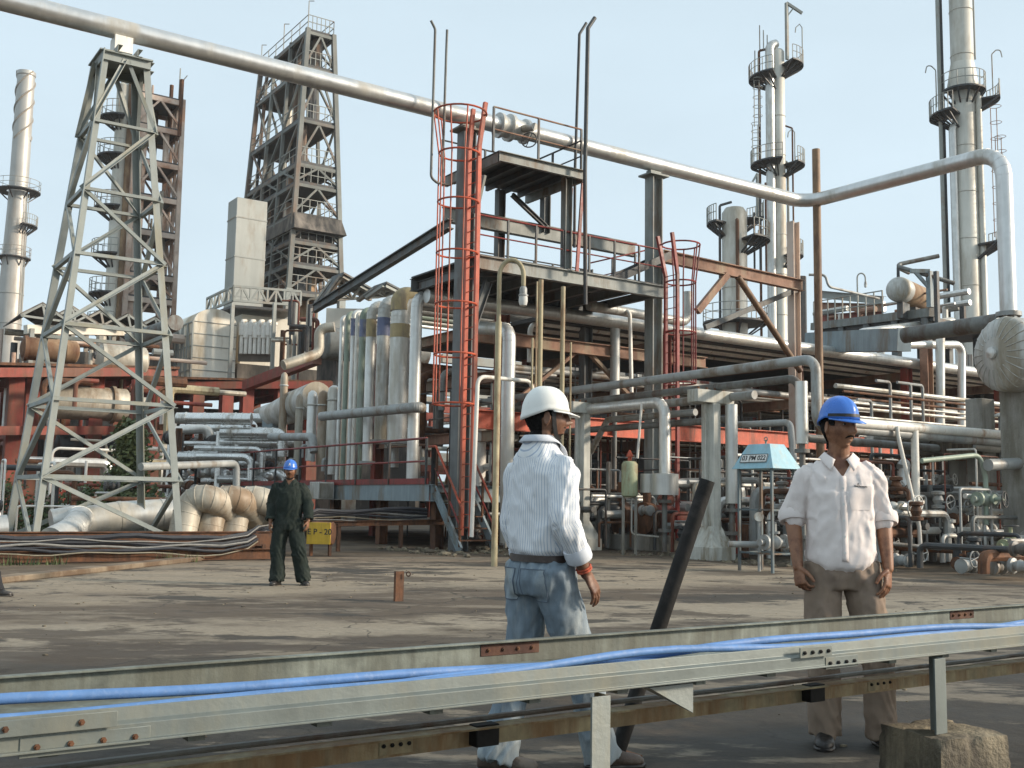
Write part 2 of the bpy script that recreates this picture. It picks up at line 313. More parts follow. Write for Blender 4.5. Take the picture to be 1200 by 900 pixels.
# ------------------------------------------------------------------ cable tray in front
TF, TR = 2.49, 3.08
def onrail(px, t, z):   # point on rail line t at height z under pixel column px
    p = T(px, 800, t); return P(p.dot(A), t, z)
s0, s1 = -2.2, 6.2
tray = thing('cable_tray', 'long galvanised cable tray on flat posts carrying blue cables', 'cable tray', P(1.5, 2.75, 0))
b = MB(); b.prof(P(s0, TF, .713), P(s1, TF, .713), [(0, -.036), (.02, -.036), (.02, -.030), (.006, -.030), (.006, .004), (-.010, .010), (-.013, .038), (-.019, .038), (-.016, .006), (0, .000)])
part('front_rail', b, m['galv'], tray, bevel=.0015, sharp=25)
b = MB(); b.prof(P(s0, TR, .69), P(s1, TR, .69), [(0, -.07), (.006, -.07), (.006, .056), (.03, .056), (.03, .062), (0, .062)])
part('rear_rail', b, m['galvold'], tray, bevel=.0015, sharp=25)
for i in range(26):
    s = s0+.15+i*.32; b = MB(); b.bar(P(s, TF+.02, .667), P(s, TR-.005, .667), .04, .018); part('rung', b, m['galvold'], tray)
b = MB(); b.box(P((s0+s1)/2, (TF+TR)/2, .678), s1-s0, TR-TF-.05, .004); part('tray_floor', b, m['galvold'], tray)
b = MB(); b.lbar(P(s0, TR, .485), P(s1, TR, .485), .07, t=.006, fx=1, fy=-1); part('lower_rail', b, m['olive'], tray, sharp=25)
for px in (701, 1098):
    p = onrail(px, TF, 0); b = MB(); zb = 0 if px < 900 else .39
    b.box(P(p.dot(A), TF-.012, (zb+.664)/2), .068, .008, .664-zb); part('post', b, m['galv'] if px > 900 else m['tower'], tray, label='flat grey post with a rust streaked edge' if px < 900 else None, bevel=.001)
    b = MB(); b.box(P(p.dot(A)+.030, TF+.022, (zb+.664)/2), .008, .058, .664-zb); part('post_flange', b, m['olive' if px < 900 else 'galv'], tray, bevel=.001)
    b = MB(); b.box(P(p.dot(A)-.03, TR-.03, .455), .09, .05, .07); part('clamp', b, m['black'], tray, bevel=.004)
def plate(px, t, z, w, h, mt, nb, lab, off=.022, bm='rust', dz=0):
    p = onrail(px, t, 0); s = p.dot(A); b = MB(); b.box(P(s, t-off, z), w, .005, h)
    o = part('splice_plate', b, m[mt], tray, label=lab, bevel=.001)
    for i in range(nb):
        b = MB(); b.lathe(P(s-w/2+w*(i+.5)/nb, t-off-.002, z+dz*(i % 2)), -B, [(.007, 0), (.007, .005), (.0035, .005), (.0035, .009)], 6); part('bolt', b, m[bm], o)
plate(52, TF, .734, .30, .034, 'galv', 2, None)
plate(105, TF, .688, .27, .042, 'galv', 4, None, .006)
plate(985, TF, .688, .17, .04, 'galv', 4, None, .006, 'black')
plate(950, TF, .734, .16, .034, 'galv', 4, None, .024, 'black')
plate(596, TR, .722, .24, .038, 'rustdark', 4, 'rusty splice plate', .006)
plate(1128, TR, .722, .19, .038, 'rustdark', 4, 'rusty splice plate', .006)
plate(465, TR, .452, .12, .058, 'olive', 4, None, .006, 'black')
plate(1030, TR, .452, .17, .056, 'olive', 4, None, .006, 'black')
for px in (268, 276, 395, 560, 905):
    p = onrail(px, TF, 0); b = MB(); b.box(P(p.dot(A), TF-.0005, .696), .006 if px < 300 else .012, .003, .022 if px < 300 else .006); part('slot', b, m['black'], tray)
p = onrail(812, TF, 0); s = p.dot(A); b = MB(); b.add([P(s-.16, TF+.02, .665), P(s+.02, TF+.02, .665), P(s+.02, TF+.02, .575), P(s-.16, TF+.08, .665), P(s+.02, TF+.026, .665), P(s+.02, TF+.026, .575)], [(0, 2, 1), (3, 4, 5), (0, 1, 4, 3), (1, 2, 5, 4), (2, 0, 3, 5)])
part('gusset', b, m['tower'], tray)
random.seed(11)
def cable(t0, zz, ph, r, name='blue_cable', lab='', mt='bluecable', grp='blue cables lying in the tray', am=.02):
    pts = []
    for i in range(61):
        s = s0+(s1-s0)*i/60; pts.append(P(s, t0+am*math.sin(s*1.1+ph)+.014*math.sin(s*3.7+ph*2), zz+.014*math.sin(s*2.3+ph)+.006*math.sin(s*5+ph)))
    solo(name, lab, 'cable', MB().tube(pts, r, 10), m[mt], grp)
cable(2.66, .742, .4, .0130, lab='thicker blue cable lying along the rear side of the galvanised tray')
cable(2.615, .737, 2.6, .0125, lab='blue cable lying beside the tray\'s front rail, lower than its neighbour')
cable(2.64, .716, 4.0, .012, lab='thin blue cable half hidden beneath the two other blue cables in the tray')
pts = [P(s0+(s1-s0)*i/40, TR+.014+.006*math.sin(i*.9), .499) for i in range(41)]
solo('conduit', 'thin grey conduit lying along the lower rail of the cable tray', 'conduit', MB().tube(pts, .010, 8), m['pipedark'])
p = onrail(1104, TF, 0); c = P(p.dot(A)+.07, TF+.05, .19)
b = MB(); b.box(c, .33, .32, .40, (Matrix.Rotation(R(-12), 3, 'Z') @ A, Matrix.Rotation(R(-12), 3, 'Z') @ B, Z))
bm = bmesh.new(); me = mesh_of('x', b); bm.from_mesh(me); bmesh.ops.subdivide_edges(bm, edges=bm.edges[:], cuts=14, use_grid_fill=True)
cc = c
for v in bm.verts:
    d = v.co-cc; e = sorted([abs(d.dot(A))/.165, abs(d.dot(B))/.16, abs(d.z)/.2]); k = 1-.025*max(0, e[1]-.8)/.2
    v.co = cc+d*k+d.normalized()*(noise.noise(v.co*9)*.005+noise.noise(v.co*30)*.004-.02*max(0, noise.noise(v.co*14)-.25)*max(0, e[1]-.7)/.3*4)
b = MB(); b.v = [v.co.copy() for v in bm.verts]; b.f = [tuple(v.index for v in f.verts) for f in bm.faces]
solo('concrete_block', 'stained rough concrete block under the flat tray post', 'concrete block', b, m['block'], sharp=60)

b = MB(); random.seed(17)
for i in range(420):
    p = V((random.uniform(-7, 6.5), random.uniform(3.6, 19), .004)); r = .004+.014*random.random()**3; b.ell(p+Z*r*.4, r*(1+random.random()), r, r*.6, 5, 3)
solo('grit', 'small grit and pebbles scattered over the apron', None, b, m['block'], kind='stuff')
# leaning pipe and stub
foot = G(722, 886); top = D(829, 563, 5.35)
d = (top-foot).normalized(); b = MB(); b.tube([foot-d*.0+Z*.0, top], .038, 20, caps=False)
lp = thing('leaning_pipe', 'open ended dark steel pipe leaning up behind the cable tray', 'pipe', foot)
part('pipe', b, m['black'], lp); b = MB(); b.tube([foot+d*.02, top-d*.002], .033, 20, caps=False); b.f = [f[::-1] for f in b.f]; part('bore', b, m['black'], lp)
b = MB(); n = 20; ax = d; w = ax.orthogonal().normalized(); h = ax.cross(w)
b.add([top+w*(r*math.cos(2*math.pi*j/n))+h*(r*math.sin(2*math.pi*j/n)) for r in (.0382, .0328) for j in range(n)], [(j, (j+1) % n, n+(j+1) % n, n+j) for j in range(n)]); part('rim', b, m['pipedark'], lp)
b = MB(); b.box(foot+Z*.006, .18, .18, .012); part('base_plate', b, m['rust'], lp)
p = G(468, 705); st_ = thing('stub_post', 'short rusty steel stub standing alone on the concrete apron', 'stub post', p)
b = MB(); b.cbar(p, p+Z*.36, .05, .11, up=A, t=.012); part('channel', b, m['rust'], st_)
b = MB(); b.ring(p+V((.1, 0, .33)), Y, .025, .008, 12, 6); part('eyelet', b, m['rust'], st_)

# ------------------------------------------------------------------ cable trough on the left, with cables
tr = thing('cable_trough', 'low rusty steel trough full of cables beyond the kerb', 'cable trough', P(4, 20.7, 0))
zt = T(100, 624, 20.4).z
b = MB(); b.ibar(P(-1, 20.9, zt-.09), P(8.25, 20.9, zt-.09), .12, .18); part('top_beam', b, m['rust'], tr)
b = MB(); b.cbar(P(-1, 20.35, .12), P(8.2, 20.35, .12), .1, .2); part('bottom_channel', b, m['rust'], tr)
b = MB(); b.bar(P(-1, 20.75, .32), P(8.2, 20.75, .32), .02, .36); part('back_plate', b, m['rust'], tr)
for i in range(5):
    s = -.5+i*2.1; b = MB(); b.bar(P(s, 20.4, 0), P(s, 20.4, .3), .06); b.bar(P(s, 20.4, .24), P(s, 20.85, .24), .05); part('stand', b, m['rust'], tr)
random.seed(5)
cl = [('cableblack', 630, 20.45, 'thick black cable topmost in the rusty trough', .05), ('cableblack', 637, 20.4, 'second black cable sagging in the rusty trough', .045), ('cablegrey', 640, 20.3, 'grey cable between black and pale cables in the rusty trough', .022),
      ('cableblack', 645, 20.25, 'dark cable just above the lowest pale cable of the rusty trough', .03), ('cablewhite', 649, 20.22, 'lowest pale cable drooping along the rusty trough', .013), ('cablegrey', 634, 20.35, 'dull grey cable among the black cables of the trough', .013), ('cableblack', 643, 20.3, 'thin black cable low in the rusty trough', .018)]
for i, (mt, y, t, lab, r) in enumerate(cl):
    pts = [T(px, y+1.6*math.sin(px*.03+i*1.7)+1*math.sin(px*.071+i), t) for px in range(-40, 280, 20)]
    pts += [T(290, y-4-i*.5, t+.1), T(304, y-12-i, t+.6), T(320, 622-i*1.5, t+1.4), T(340, 611-i*1.3, 22.6), T(372, 598+i*2.2, 23.2)]
    pts += [T(px, 598+i*2.3+2*math.sin(px*.05+i), 23.2) for px in range(400, 520, 20)]
    solo('trough_cable', lab, 'cable', MB().tube(pts, r, 7), m[mt], 'cables in the rusty trough')
ct = thing('cable_stand', 'low rusty stand carrying cables past the yellow sign', 'cable stand', P(12, 23.1, 0))
q0, q1 = T(366, 614, 23.1), T(520, 612, 23.1)
b = MB(); b.cbar(q0, q1, .08, .12); part('front_channel', b, m['rust'], ct)
b = MB(); b.cbar(q0+B*.5, q1+B*.5, .08, .12); part('rear_channel', b, m['rust'], ct)
for px in (397, 470):
    p = T(px, 614, 23.1); p0 = V((p.x, p.y, 0)); b = MB(); b.bar(p0, p, .08); part('leg', b, m['rust'], ct)

# yellow sign barrel EP-20
def text_mesh(txt, size, depth, o, ux, uz):
    cu = bpy.data.curves.new('t', 'FONT'); cu.body = txt; cu.size = size; cu.extrude = depth; cu.offset = size*.012; cu.align_x = 'CENTER'; cu.align_y = 'CENTER'
    ob = bpy.data.objects.new('t', cu); col.objects.link(ob); dg = bpy.context.evaluated_depsgraph_get(); me = bpy.data.meshes.new_from_object(ob.evaluated_get(dg))
    bpy.data.objects.remove(ob); un = ux.cross(uz); b = MB()
    b.add([o+ux*v.co.x+uz*v.co.y-un*v.co.z for v in me.vertices], [tuple(p.vertices) for p in me.polygons]); return b
p = G(374, 652); c = D(374, 625, p.y); face = V((-.12, -1, 0)).normalized(); ux = V((1, -.12, 0)).normalized()
ys = thing('yellow_sign_drum', 'yellow drum lettered EP-20 beside the man in dark coveralls', 'sign drum', V((c.x, c.y, 0)))
b = MB(); b.lathe(c-ux*.24-face*.24, ux, [(.23, 0), (.245, .012), (.24, .03), (.24, .45), (.245, .468), (.23, .48)], 24); part('drum', b, m['rust'], ys)
b = MB(); b.box(c+face*.03, .52, .03, .46, (ux, face, Z)); part('sign_plate', b, m['yellow'], ys, bevel=.006)
part('lettering', text_mesh('E P - 20', .17, .003, c+face*.048+Z*.03+ux*.02, ux, Z), m['letter'], ys)
for k in (-.2, .2): part('leg', MB().bar(V((c.x+k, c.y+.22, 0)), V((c.x+k, c.y+.22, c.z-.15)), .06), m['rust'], ys)

# ------------------------------------------------------------------ lattice pipe support tower
ctr = T(143, 45, 22.5); sc, tc_, zp = st(ctr); zt_ = T(146, 66, 22.1).z
ZPIPE = T(145, 36, 22.5).z
lt = thing('lattice_tower', 'tapering grey lattice tower holding up the silver overhead pipe', 'lattice tower', P(sc, 22.5, 0))
hb, ht = 1.42, .47
def cor(i, j, z):
    h = hb+(ht-hb)*z/zt_; return P(sc+i*h, 22.5+j*h, z)
for i in (-1, 1):
    for j in (-1, 1):
        b = MB(); b.lbar(cor(i, j, 0), cor(i, j, zt_), .135, up=A*1.0, t=.02, fx=-j if i > 0 else j, fy=-i); part('leg', b, m['tower'], lt, sharp=25)
lv = [zt_-.12] + [T(143-(y-66)*.075, y, 21.3).z for y in (137, 221, 299, 384, 472, 562)] + [.25]
faces = [((-1, -1), (1, -1)), ((-1, -1), (-1, 1)), ((1, -1), (1, 1)), ((-1, 1), (1, 1))]
for fi, (ca, cb) in enumerate(faces):
    for li, z in enumerate(lv[:-1]):
        b = MB(); (b.cbar if li == 0 else b.lbar)(cor(*ca, z), cor(*cb, z), *((.09, .2) if li == 0 else (.08,)), t=.014); part('strut', b, m['tower'], lt, sharp=25)
        z2 = lv[li+1]; b = MB()
        if li == 0:
            mid = (cor(*ca, z)+cor(*cb, z))/2; b.lbar(cor(*ca, z2), mid, .075, t=.012); b.lbar(cor(*cb, z2), mid, .075, t=.012)
        elif (li+fi) % 2: b.lbar(cor(*ca, z2), cor(*cb, z), .088, t=.012)
        else: b.lbar(cor(*ca, z), cor(*cb, z2), .088, t=.012)
        part('brace', b, m['tower'], lt, sharp=25)
b = MB()
for s_ in (-.2, .2): b.cbar(P(sc+s_, 22.5-ht-.1, zt_+.08), P(sc+s_, 22.5+ht+.1, zt_+.08), .1, .16)
b.box(P(sc, 22.5, zt_+.0), ht*2+.12, ht*2+.12, .03); part('cap_frame', b, m['tower'], lt)
b = MB(); b.box(P(sc, 22.5, (zt_+.165+ZPIPE-.2)/2), .36, .42, ZPIPE-.2-zt_-.165); part('pipe_shoe', b, m['white'], lt)
for i in (-1, 1):
    for j in (-1, 1):
        b = MB(); b.box(cor(i, j, .0)+Z*.12, .5, .5, .24); part('footing', b, m['concrete'], lt)

# ------------------------------------------------------------------ overhead pipe
SP = T(945, 246, 22.5).dot(A); rp = .215
op = thing('overhead_pipe', 'long silver pipe crossing high overhead on the lattice tower', 'pipe', P(5, 22.5, ZPIPE-rp))
e0 = P(SP, 22.5, ZPIPE); e1 = S(1176, 196, SP); e1 = P(SP, e1.dot(B), ZPIPE-.1)
b = MB(); b.tube([P(-9, 22.5, ZPIPE), e0, e1, P(SP, e1.dot(B), 6.25)], rp, 28, bend=.7, bands=3.1, bw=.02, br=1.006); part('pipe_run', b, m['silver'], op)
b = MB(); b.flange(P(SP, e1.dot(B), 6.38), Z, rp*1.5, .12); part('flange', b, m['pipegrey'], op)
pv = T(600, 156, 22.5); sv = pv.dot(A)
gv = thing('gate_valve', 'big flanged valve on the overhead pipe above the valve platform', 'valve', P(sv, 22.5, ZPIPE-.3))
b = MB(); b.lathe(P(sv-.45, 22.5, ZPIPE), A, [(.24, 0), (.33, 0), (.33, .09), (.25, .1), (.28, .3), (.36, .32), (.36, .42), (.28, .44), (.26, .8), (.33, .81), (.33, .9), (.24, .9)], 24); part('valve_body', b, m['cladold'], gv)
b = MB(); b.tube([P(sv+.2, 22.5, ZPIPE), P(sv+.2, 21.75, ZPIPE-.12)], .1, 12); part('bonnet', b, m['cladold'], gv)
b = MB(); b.wheel(T(620, 164, 21.7), V((-.2, -1, .1)), .2); part('handwheel', b, m['dark'], gv)
# ------------------------------------------------------------------ helpers for plant structures
def railing(root, p, q, h=1.05, n=4, rm='red', pm='dark', mid=True, r=.022, posts=True):
    p, q = V(p), V(q); b = MB(); b.tube([p+Z*h, q+Z*h], r, 8); part('handrail', b, m[rm], root)
    if mid: b = MB(); b.tube([p+Z*h*.5, q+Z*h*.5], r*.8, 8); part('midrail', b, m[rm], root)
    for i in range(n+1 if posts else 0):
        b = MB(); x = p.lerp(q, i/n); b.bar(x, x+Z*h, .05); part('railing_post', b, m[pm], root)
def ladder(name, lab, s, t, z0, z1, wd, out, mt, hoops, rad=.36, flare=.0, sr=.035, w=.23):
    c = P(s, t, 0); root = thing(name, lab, 'ladder', V((c.x, c.y, z0)), 'caged ladders' if hoops else None)
    for k in (-1, 1):
        b = MB(); pts = [c+wd*w*k+Z*z0, c+wd*w*k+Z*(z1-1.1), c+wd*w*k*1.25-out*flare+Z*z1] if flare else [c+wd*w*k+Z*z0, c+wd*w*k+Z*z1]
        for a, e in zip(pts, pts[1:]): b.bar(a, e+Z*.005, sr*2, sr*2.2, up=out)
        part('stringer', b, m[mt], root)
    n = int((z1-z0)/.3)
    for i in range(n):
        z = z0+.2+i*.3
        if z < z1-.9: part('rung', MB().tube([c-wd*w+Z*z, c+wd*w+Z*z], .012, 6), m[mt], root)
    if hoops:
        for i, z in enumerate(hoops):
            big = 1.3 if (i == 0 and flare) else 1; b = MB(); rr = rad*big; cc = c+out*rad*.85+Z*z
            b.ring(cc, Z, rr, .024, 24, 6, w=out); part('cage_hoop', b, m[mt], root)
        for a in (-75, -38, 0, 38, 75):
            d = Matrix.Rotation(R(a), 3, 'Z') @ out; b = MB(); b.tube([c+out*rad*.85+d*rad+Z*hoops[-1], c+out*rad*.85+d*rad+Z*hoops[1], c+out*rad*.85+d*rad*(1.3 if flare else 1)+Z*hoops[0]], .02, 6); part('cage_bar', b, m[mt], root)
    return root
def zt(px, y, t): return T(px, y, t).z

# ------------------------------------------------------------------ main steel frame with two platforms
fr = thing('pipe_gantry', 'grey steel gantry with two railed platforms carrying the overhead pipe', 'gantry', P(15, 22.5, 0))
sA = T(542, 400, 22.5).dot(A); sB = T(766, 300, 22.5).dot(A)
for s_, mt in ((sA, 'greydark'), (sB, 'greybeam')):
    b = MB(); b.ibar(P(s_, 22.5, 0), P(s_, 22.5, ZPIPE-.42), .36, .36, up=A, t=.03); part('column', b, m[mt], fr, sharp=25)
    b = MB(); b.box(P(s_, 22.5, ZPIPE-.36), .7, .55, .05); b.box(P(s_, 22.5, ZPIPE-.28), .4, .2, .12); part('column_cap', b, m['greybeam'], fr)
    if s_ == sB: b = MB(); b.ibar(P(s_, 25.6, 0), P(s_, 25.6, 8.4), .3, .3, up=A, t=.03); part('rear_column', b, m['greydark'], fr, sharp=25)
zl = zt(565, 300, 21.9); sL0, sL1 = T(562, 300, 21.9).dot(A), T(778, 345, 21.9).dot(A)
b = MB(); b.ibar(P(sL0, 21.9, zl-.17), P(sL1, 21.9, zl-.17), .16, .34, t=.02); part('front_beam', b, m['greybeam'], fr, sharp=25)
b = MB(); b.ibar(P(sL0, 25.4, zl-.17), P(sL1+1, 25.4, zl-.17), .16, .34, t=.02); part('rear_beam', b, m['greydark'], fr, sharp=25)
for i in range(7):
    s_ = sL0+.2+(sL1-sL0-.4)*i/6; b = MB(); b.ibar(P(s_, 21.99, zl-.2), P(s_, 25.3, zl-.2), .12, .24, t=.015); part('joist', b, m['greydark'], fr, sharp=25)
b = MB(); b.box(P((sL0+sL1)/2, 23.65, zl+.03), sL1-sL0, 3.5, .04); part('walkway_deck', b, m['dark'], fr)
railing(fr, P(sL0, 21.95, zl+.05), P(sL1, 21.95, zl+.05), 1.0, 7, r=.025)
railing(fr, P(sL0+2, 25.3, zl+.05), P(sL1, 25.3, zl+.05), 1.0, 6, rm='dark')
zg = zt(590, 264, 23.6)
b = MB(); b.ibar(P(sA, 23.6, zg), P(sL1+.4, 23.6, zg), .2, .40, t=.025); part('girder', b, m['greybeam'], fr, sharp=25)
# knee braces below the walkway
b = MB(); b.ibar(T(560, 322, 22.3), T(640, 322, 22.3), .1, .1); part('tie', b, m['dark'], fr)
for px0, y0, px1, y1 in ((548, 400, 572, 330),):
    b = MB(); b.ibar(T(px0, y0, 22.6), T(px1, y1, 22.6), .15, .2); part('knee_brace', b, m['greydark'], fr)
# strut falling away to the back-left
b = MB(); b.ibar(S(528, 262, sA), S(368, 362, sA), .18, .27, t=.03); part('diagonal_strut', b, m['greydark'], fr, sharp=25)
# valve platform
zv = zt(585, 178, 21.6); v0, v1 = T(585, 178, 21.6).dot(A), T(684, 207, 21.6).dot(A)
b = MB(); b.cbar(P(v0, 21.6, zv-.12), P(v1, 21.6, zv-.12), .1, .26, t=.015); part('platform_front_beam', b, m['greybeam'], fr, sharp=25)
for s_ in (v0, v1):
    b = MB(); b.cbar(P(s_, 21.66, zv-.12), P(s_, 24.3, zv-.12), .1, .24, t=.015); part('platform_side_beam', b, m['greybeam'], fr, sharp=25)
b = MB(); b.box(P((v0+v1)/2, 22.95, zv+.03), v1-v0, 2.7, .03); part('platform_deck', b, m['dark'], fr)
for i in range(5):
    s_ = v0+(v1-v0)*(i+.5)/5; b = MB(); b.bar(P(s_, 21.7, zv-.07), P(s_, 24.25, zv-.07), .08, .14); part('platform_joist', b, m['dark'], fr)
for (px, y0, y1, t) in ((664, 215, 316, 22.0), (639, 225, 262, 23.6), (586, 180, 300, 24)):
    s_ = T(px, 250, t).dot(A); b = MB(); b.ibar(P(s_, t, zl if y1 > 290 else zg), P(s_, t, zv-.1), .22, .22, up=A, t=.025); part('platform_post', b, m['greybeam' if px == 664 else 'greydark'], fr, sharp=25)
b = MB(); b.ibar(T(600, 228, 23.4), T(640, 266, 23.4), .1, .12); part('platform_brace', b, m['dark'], fr)
b = MB(); b.ibar(T(566, 205, 22.0), T(556, 250, 22.2), .1, .16); part('platform_brace', b, m['greybeam'], fr)
railing(fr, P(v0-.15, 21.65, zv), P(v1-.05, 21.65, zv), 1.15, 2, rm='rustred', r=.025)
railing(fr, P(v0-.15, 24.2, zv), P(v1-.05, 24.2, zv), 1.0, 2, rm='dark', r=.025)
railing(fr, P(v1-.05, 21.65, zv), P(v1-.05, 24.2, zv), .85, 2, rm='dark', r=.025)
# hand of access steps between the platforms
b = MB()
for k in (0, .5): b.bar(T(676, 318, 21.7)+B*k, T(683, 215, 21.7)+B*k, .05, .09)
part('access_ladder', b, m['red'], fr)
# right hand stair on the lower platform
b = MB()
for k in (0, .7): b.bar(T(712, 332, 22.2)+B*k, T(792, 296, 22.2)+B*k, .06, .2)
part('stair_stringer', b, m['dark'], fr)
railing(fr, T(690, 345, 23.5), T(770, 325, 23.5), .9, 3)

ladder('caged_ladder', 'tall orange caged ladder in front of the grey gantry column', T(551, 400, 21.75).dot(A), 21.75, .4, zt(560, 124, 21.75), B, -A, 'orange',
       [zt(535, y, 21.75) for y in (132, 180, 237, 297, 357, 416, 474)], .50, .12, .045)
ladder('caged_ladder', 'dark red caged ladder with a wide flared top hoop', T(787, 400, 21.2).dot(A), 21.2, .3, zt(780, 275, 21.2), B, A, 'red',
       [zt(797, y, 21.2) for y in (287, 331, 390, 449)], .40, .25, .04)

def spline_(pts, k=6):
    n = len(pts); op = []
    for i in range(n-1):
        p0, p1, p2, p3 = pts[max(0, i-1)], pts[i], pts[i+1], pts[min(n-1, i+2)]
        for j in range(k): t = j/k; op.append(.5*((2*p1)+(p2-p0)*t+(2*p0-5*p1+4*p2-p3)*t*t+(3*p1-p0-3*p2+p3)*t**3))
    return op+[pts[-1]], None
# dark vent pipes
def pipe(name, lab, pts, r, mt, cat='pipe', grp=None, bend=.2, n=12, bands=0, fl=()):
    root = None; b = MB(); b.tube(pts, r, n, bend=bend, bands=bands, bw=.03)
    if not fl: return solo(name, lab, cat, b, m[mt], grp)
    root = thing(name, lab, cat, V((pts[0].x, pts[0].y, min(p.z for p in pts))), grp); part('pipe_run', b, m[mt], root)
    for i, k in fl:
        a, c = V(pts[i]), V(pts[i+1]); f = MB(); f.flange(a.lerp(c, k), c-a, r*1.75, r*.7); part('flange', f, m[mt], root)
    return root
vg = 'thin vent pipes rising from the gantry'
pipe('vent_pipe', 'grey vent pipe with bent tip and hooked lower end beside the orange ladder\'s hoops', [T(505, 24, 22), T(510, 34, 22), T(505, 208, 22), T(512, 214, 22), T(526, 217, 22)], .032, 'pipedark', 'vent pipe', vg, .15)
pipe('vent_pipe', 'straight thin vent pipe with a capped tip beside the orange ladder', [T(524, 35, 22.2), T(523, 60, 22.2), T(518, 218, 22.2)], .032, 'pipedark', 'vent pipe', vg)
pipe('vent_pipe', 'thickest black vent pipe with a slanted tip, nearest the valve platform\'s corner', [T(697, 21, 21.3), T(689, 33, 21.3), T(685.5, 200, 21.3), T(686, 357, 21.3)], .055, 'dark', 'vent pipe', vg, .1)
pipe('vent_pipe', 'slimmer black vent pipe with a slanted tip, just behind the thickest one', [T(687, 27, 22.2), T(679, 40, 22.2), T(674, 195, 22.2), T(673, 290, 22.2)], .04, 'dark', 'vent pipe', vg, .1)

# lamp posts
def lamp(lab, p0, ztop, r, mt, side, k=1.0):
    root = thing('lamp_post', lab, 'lamp post', p0, 'gooseneck lamp posts'); b = MB()
    zt1 = ztop-p0.z-.55*k
    b.tube([p0, p0+Z*(zt1-1.2*k)], r, 12); b.tube([p0+Z*(zt1-1.2*k), p0+Z*(zt1-.9*k)], r*1.02, 12); part('pole', b, m[mt], root)
    b = MB(); a = [p0+Z*(zt1-.9*k)]+[p0+Z*zt1+side*(.26*k*(1-math.cos(x)))+Z*(.32*k*math.sin(x)) for x in [math.pi*i/10 for i in range(11)]]+[p0+side*.52*k+Z*(zt1-.2*k)]
    b.tube(a, r*.72, 10); part('gooseneck', b, m[mt], root)
    e = a[-1]; b = MB(); b.lathe(e, -Z, [(.03*k, 0), (.06*k, .02*k), (.075*k, .06*k), (.075*k, .16*k), (.10*k, .18*k), (.10*k, .2*k)], 12); h = part('lamp_head', b, m['pipegrey'], root)
    b = MB(); b.lathe(e-Z*.2*k, -Z, [(.085*k, 0), (.09*k, .1*k), (.07*k, .18*k), (.03*k, .2*k)], 12); part('glass_cover', b, m['glass'], h)
p0 = G(579, 664); lamp('beige gooseneck lamp post rising behind the man in the striped shirt', p0, D(590, 291, p0.y).z, .062, 'beige', (X*.9-Y*.1), 1.0)

pg = 'beige pipes standing in front of the pipe rack'
for (px, yt, r, lab) in ((634, 328, .062, 'taller thick beige standpipe in front of the rack'), (660, 336, .058, 'thick beige standpipe, shorter than the one beside it'), (629.5, 330, .024, 'very thin beige standpipe touching the taller thick one'), (624, 396, .026, 'short thin beige standpipe with a tee near its top'), (669, 401, .024, 'short thin beige standpipe right of the thick pair')):
    t = 20.6; p = T(px, yt, t); q = T(px+.5, 500, t); pipe('standpipe', lab, [p, V((p.x, p.y, .05))], r, 'beige', 'pipe', pg)
pipe('downpipe', 'silver downpipe elbowing out of the rack beside the beige lamp post', [T(560, 384, 24.2), T(597, 386, 22.4), T(595, 470, 22.4), V((T(595, 540, 22.4).x, T(595, 540, 22.4).y, .2))], .175, 'clad', 'pipe', None, .35, 18, 1.3)
pipe('handrail_loop', 'pale pipe loop standing behind the beige lamp post', [V((T(554, 560, 21).x, T(554, 560, 21).y, .4)), T(560, 441, 21), T(624, 447, 21), V((T(624, 560, 21).x, T(624, 560, 21).y, .4))], .05, 'white', 'pipe loop', None, .2)

# ------------------------------------------------------------------ skid with pipe bank and stairs
sk = S(500, 575, 13.2).dot(A)
zs = S(500, 567.5, sk).z
skid = thing('skid_platform', 'raised blue grey skid with red railing in front of the pipe bank', 'skid', P(sk, 27, 0))
ta, tb = S(500, 575, sk).dot(B), S(252, 572, sk).dot(B); te = ta-.1
b = MB(); b.cbar(P(sk, te, zs-.21), P(sk, tb, zs-.21), .12, .42, flip=1, t=.02); part('edge_beam', b, m['bluegrey'], skid, sharp=25)
b = MB(); b.cbar(P(sk+.05, te, zs-.21), P(sk+2.6, te, zs-.21), .12, .42, flip=1, t=.02); part('end_beam', b, m['bluegrey'], skid, sharp=25)
b = MB(); b.box(P(sk-.02, (te+tb)/2, zs+.075), .02, tb-te, .15); part('kick_plate', b, m['red'], skid)
b = MB(); b.box(P(sk+4.5, (te+tb)/2, zs-.03), 8.9, tb-te-.1, .05); part('deck', b, m['rust'], skid)
railing(skid, P(sk-.03, ta, zs), P(sk-.03, tb, zs), 1.15, 8, r=.03)
for i in range(6):
    t = te+.4+(tb-te-.8)*i/5; b = MB(); b.ibar(P(sk+.5, t, 0), P(sk+.5, t, zs-.43), .25, .25, up=A); part('stub_leg', b, m['rust'], skid)
# stairs falling towards -b
sw = .95
f0, f1 = P(sk+.15, te-.05, zs-.1), P(sk+.15, te-1.35, .05)
stair = thing('steel_stairs', 'short pale steel stairs with red handrails leading up to the skid', 'stairs', P(sk+.6, te-1.3, 0))
for k in (0, sw):
    b = MB(); b.cbar(f0+A*k, f1+A*k, .06, .22, t=.012, flip=1 if k == 0 else -1); part('stringer', b, m['bluegrey'], stair, sharp=25)
    b = MB(); b.tube([f0+A*k+Z*1.05+B*.5, f0+A*k+Z*1.05, f1+A*k+Z*1.0, f1+A*k+Z*.5], .03, 8, bend=.12); part('handrail', b, m['orange'], stair)
    b = MB(); b.tube([f0+A*k+Z*.5, f1+A*k+Z*.5], .024, 8); part('midrail', b, m['red'], stair)
    for x in (.05, .55, .95):
        q = f0.lerp(f1, x)+A*k; b = MB(); b.bar(q, q+Z*1.03, .05); part('rail_post', b, m['rust'], stair)
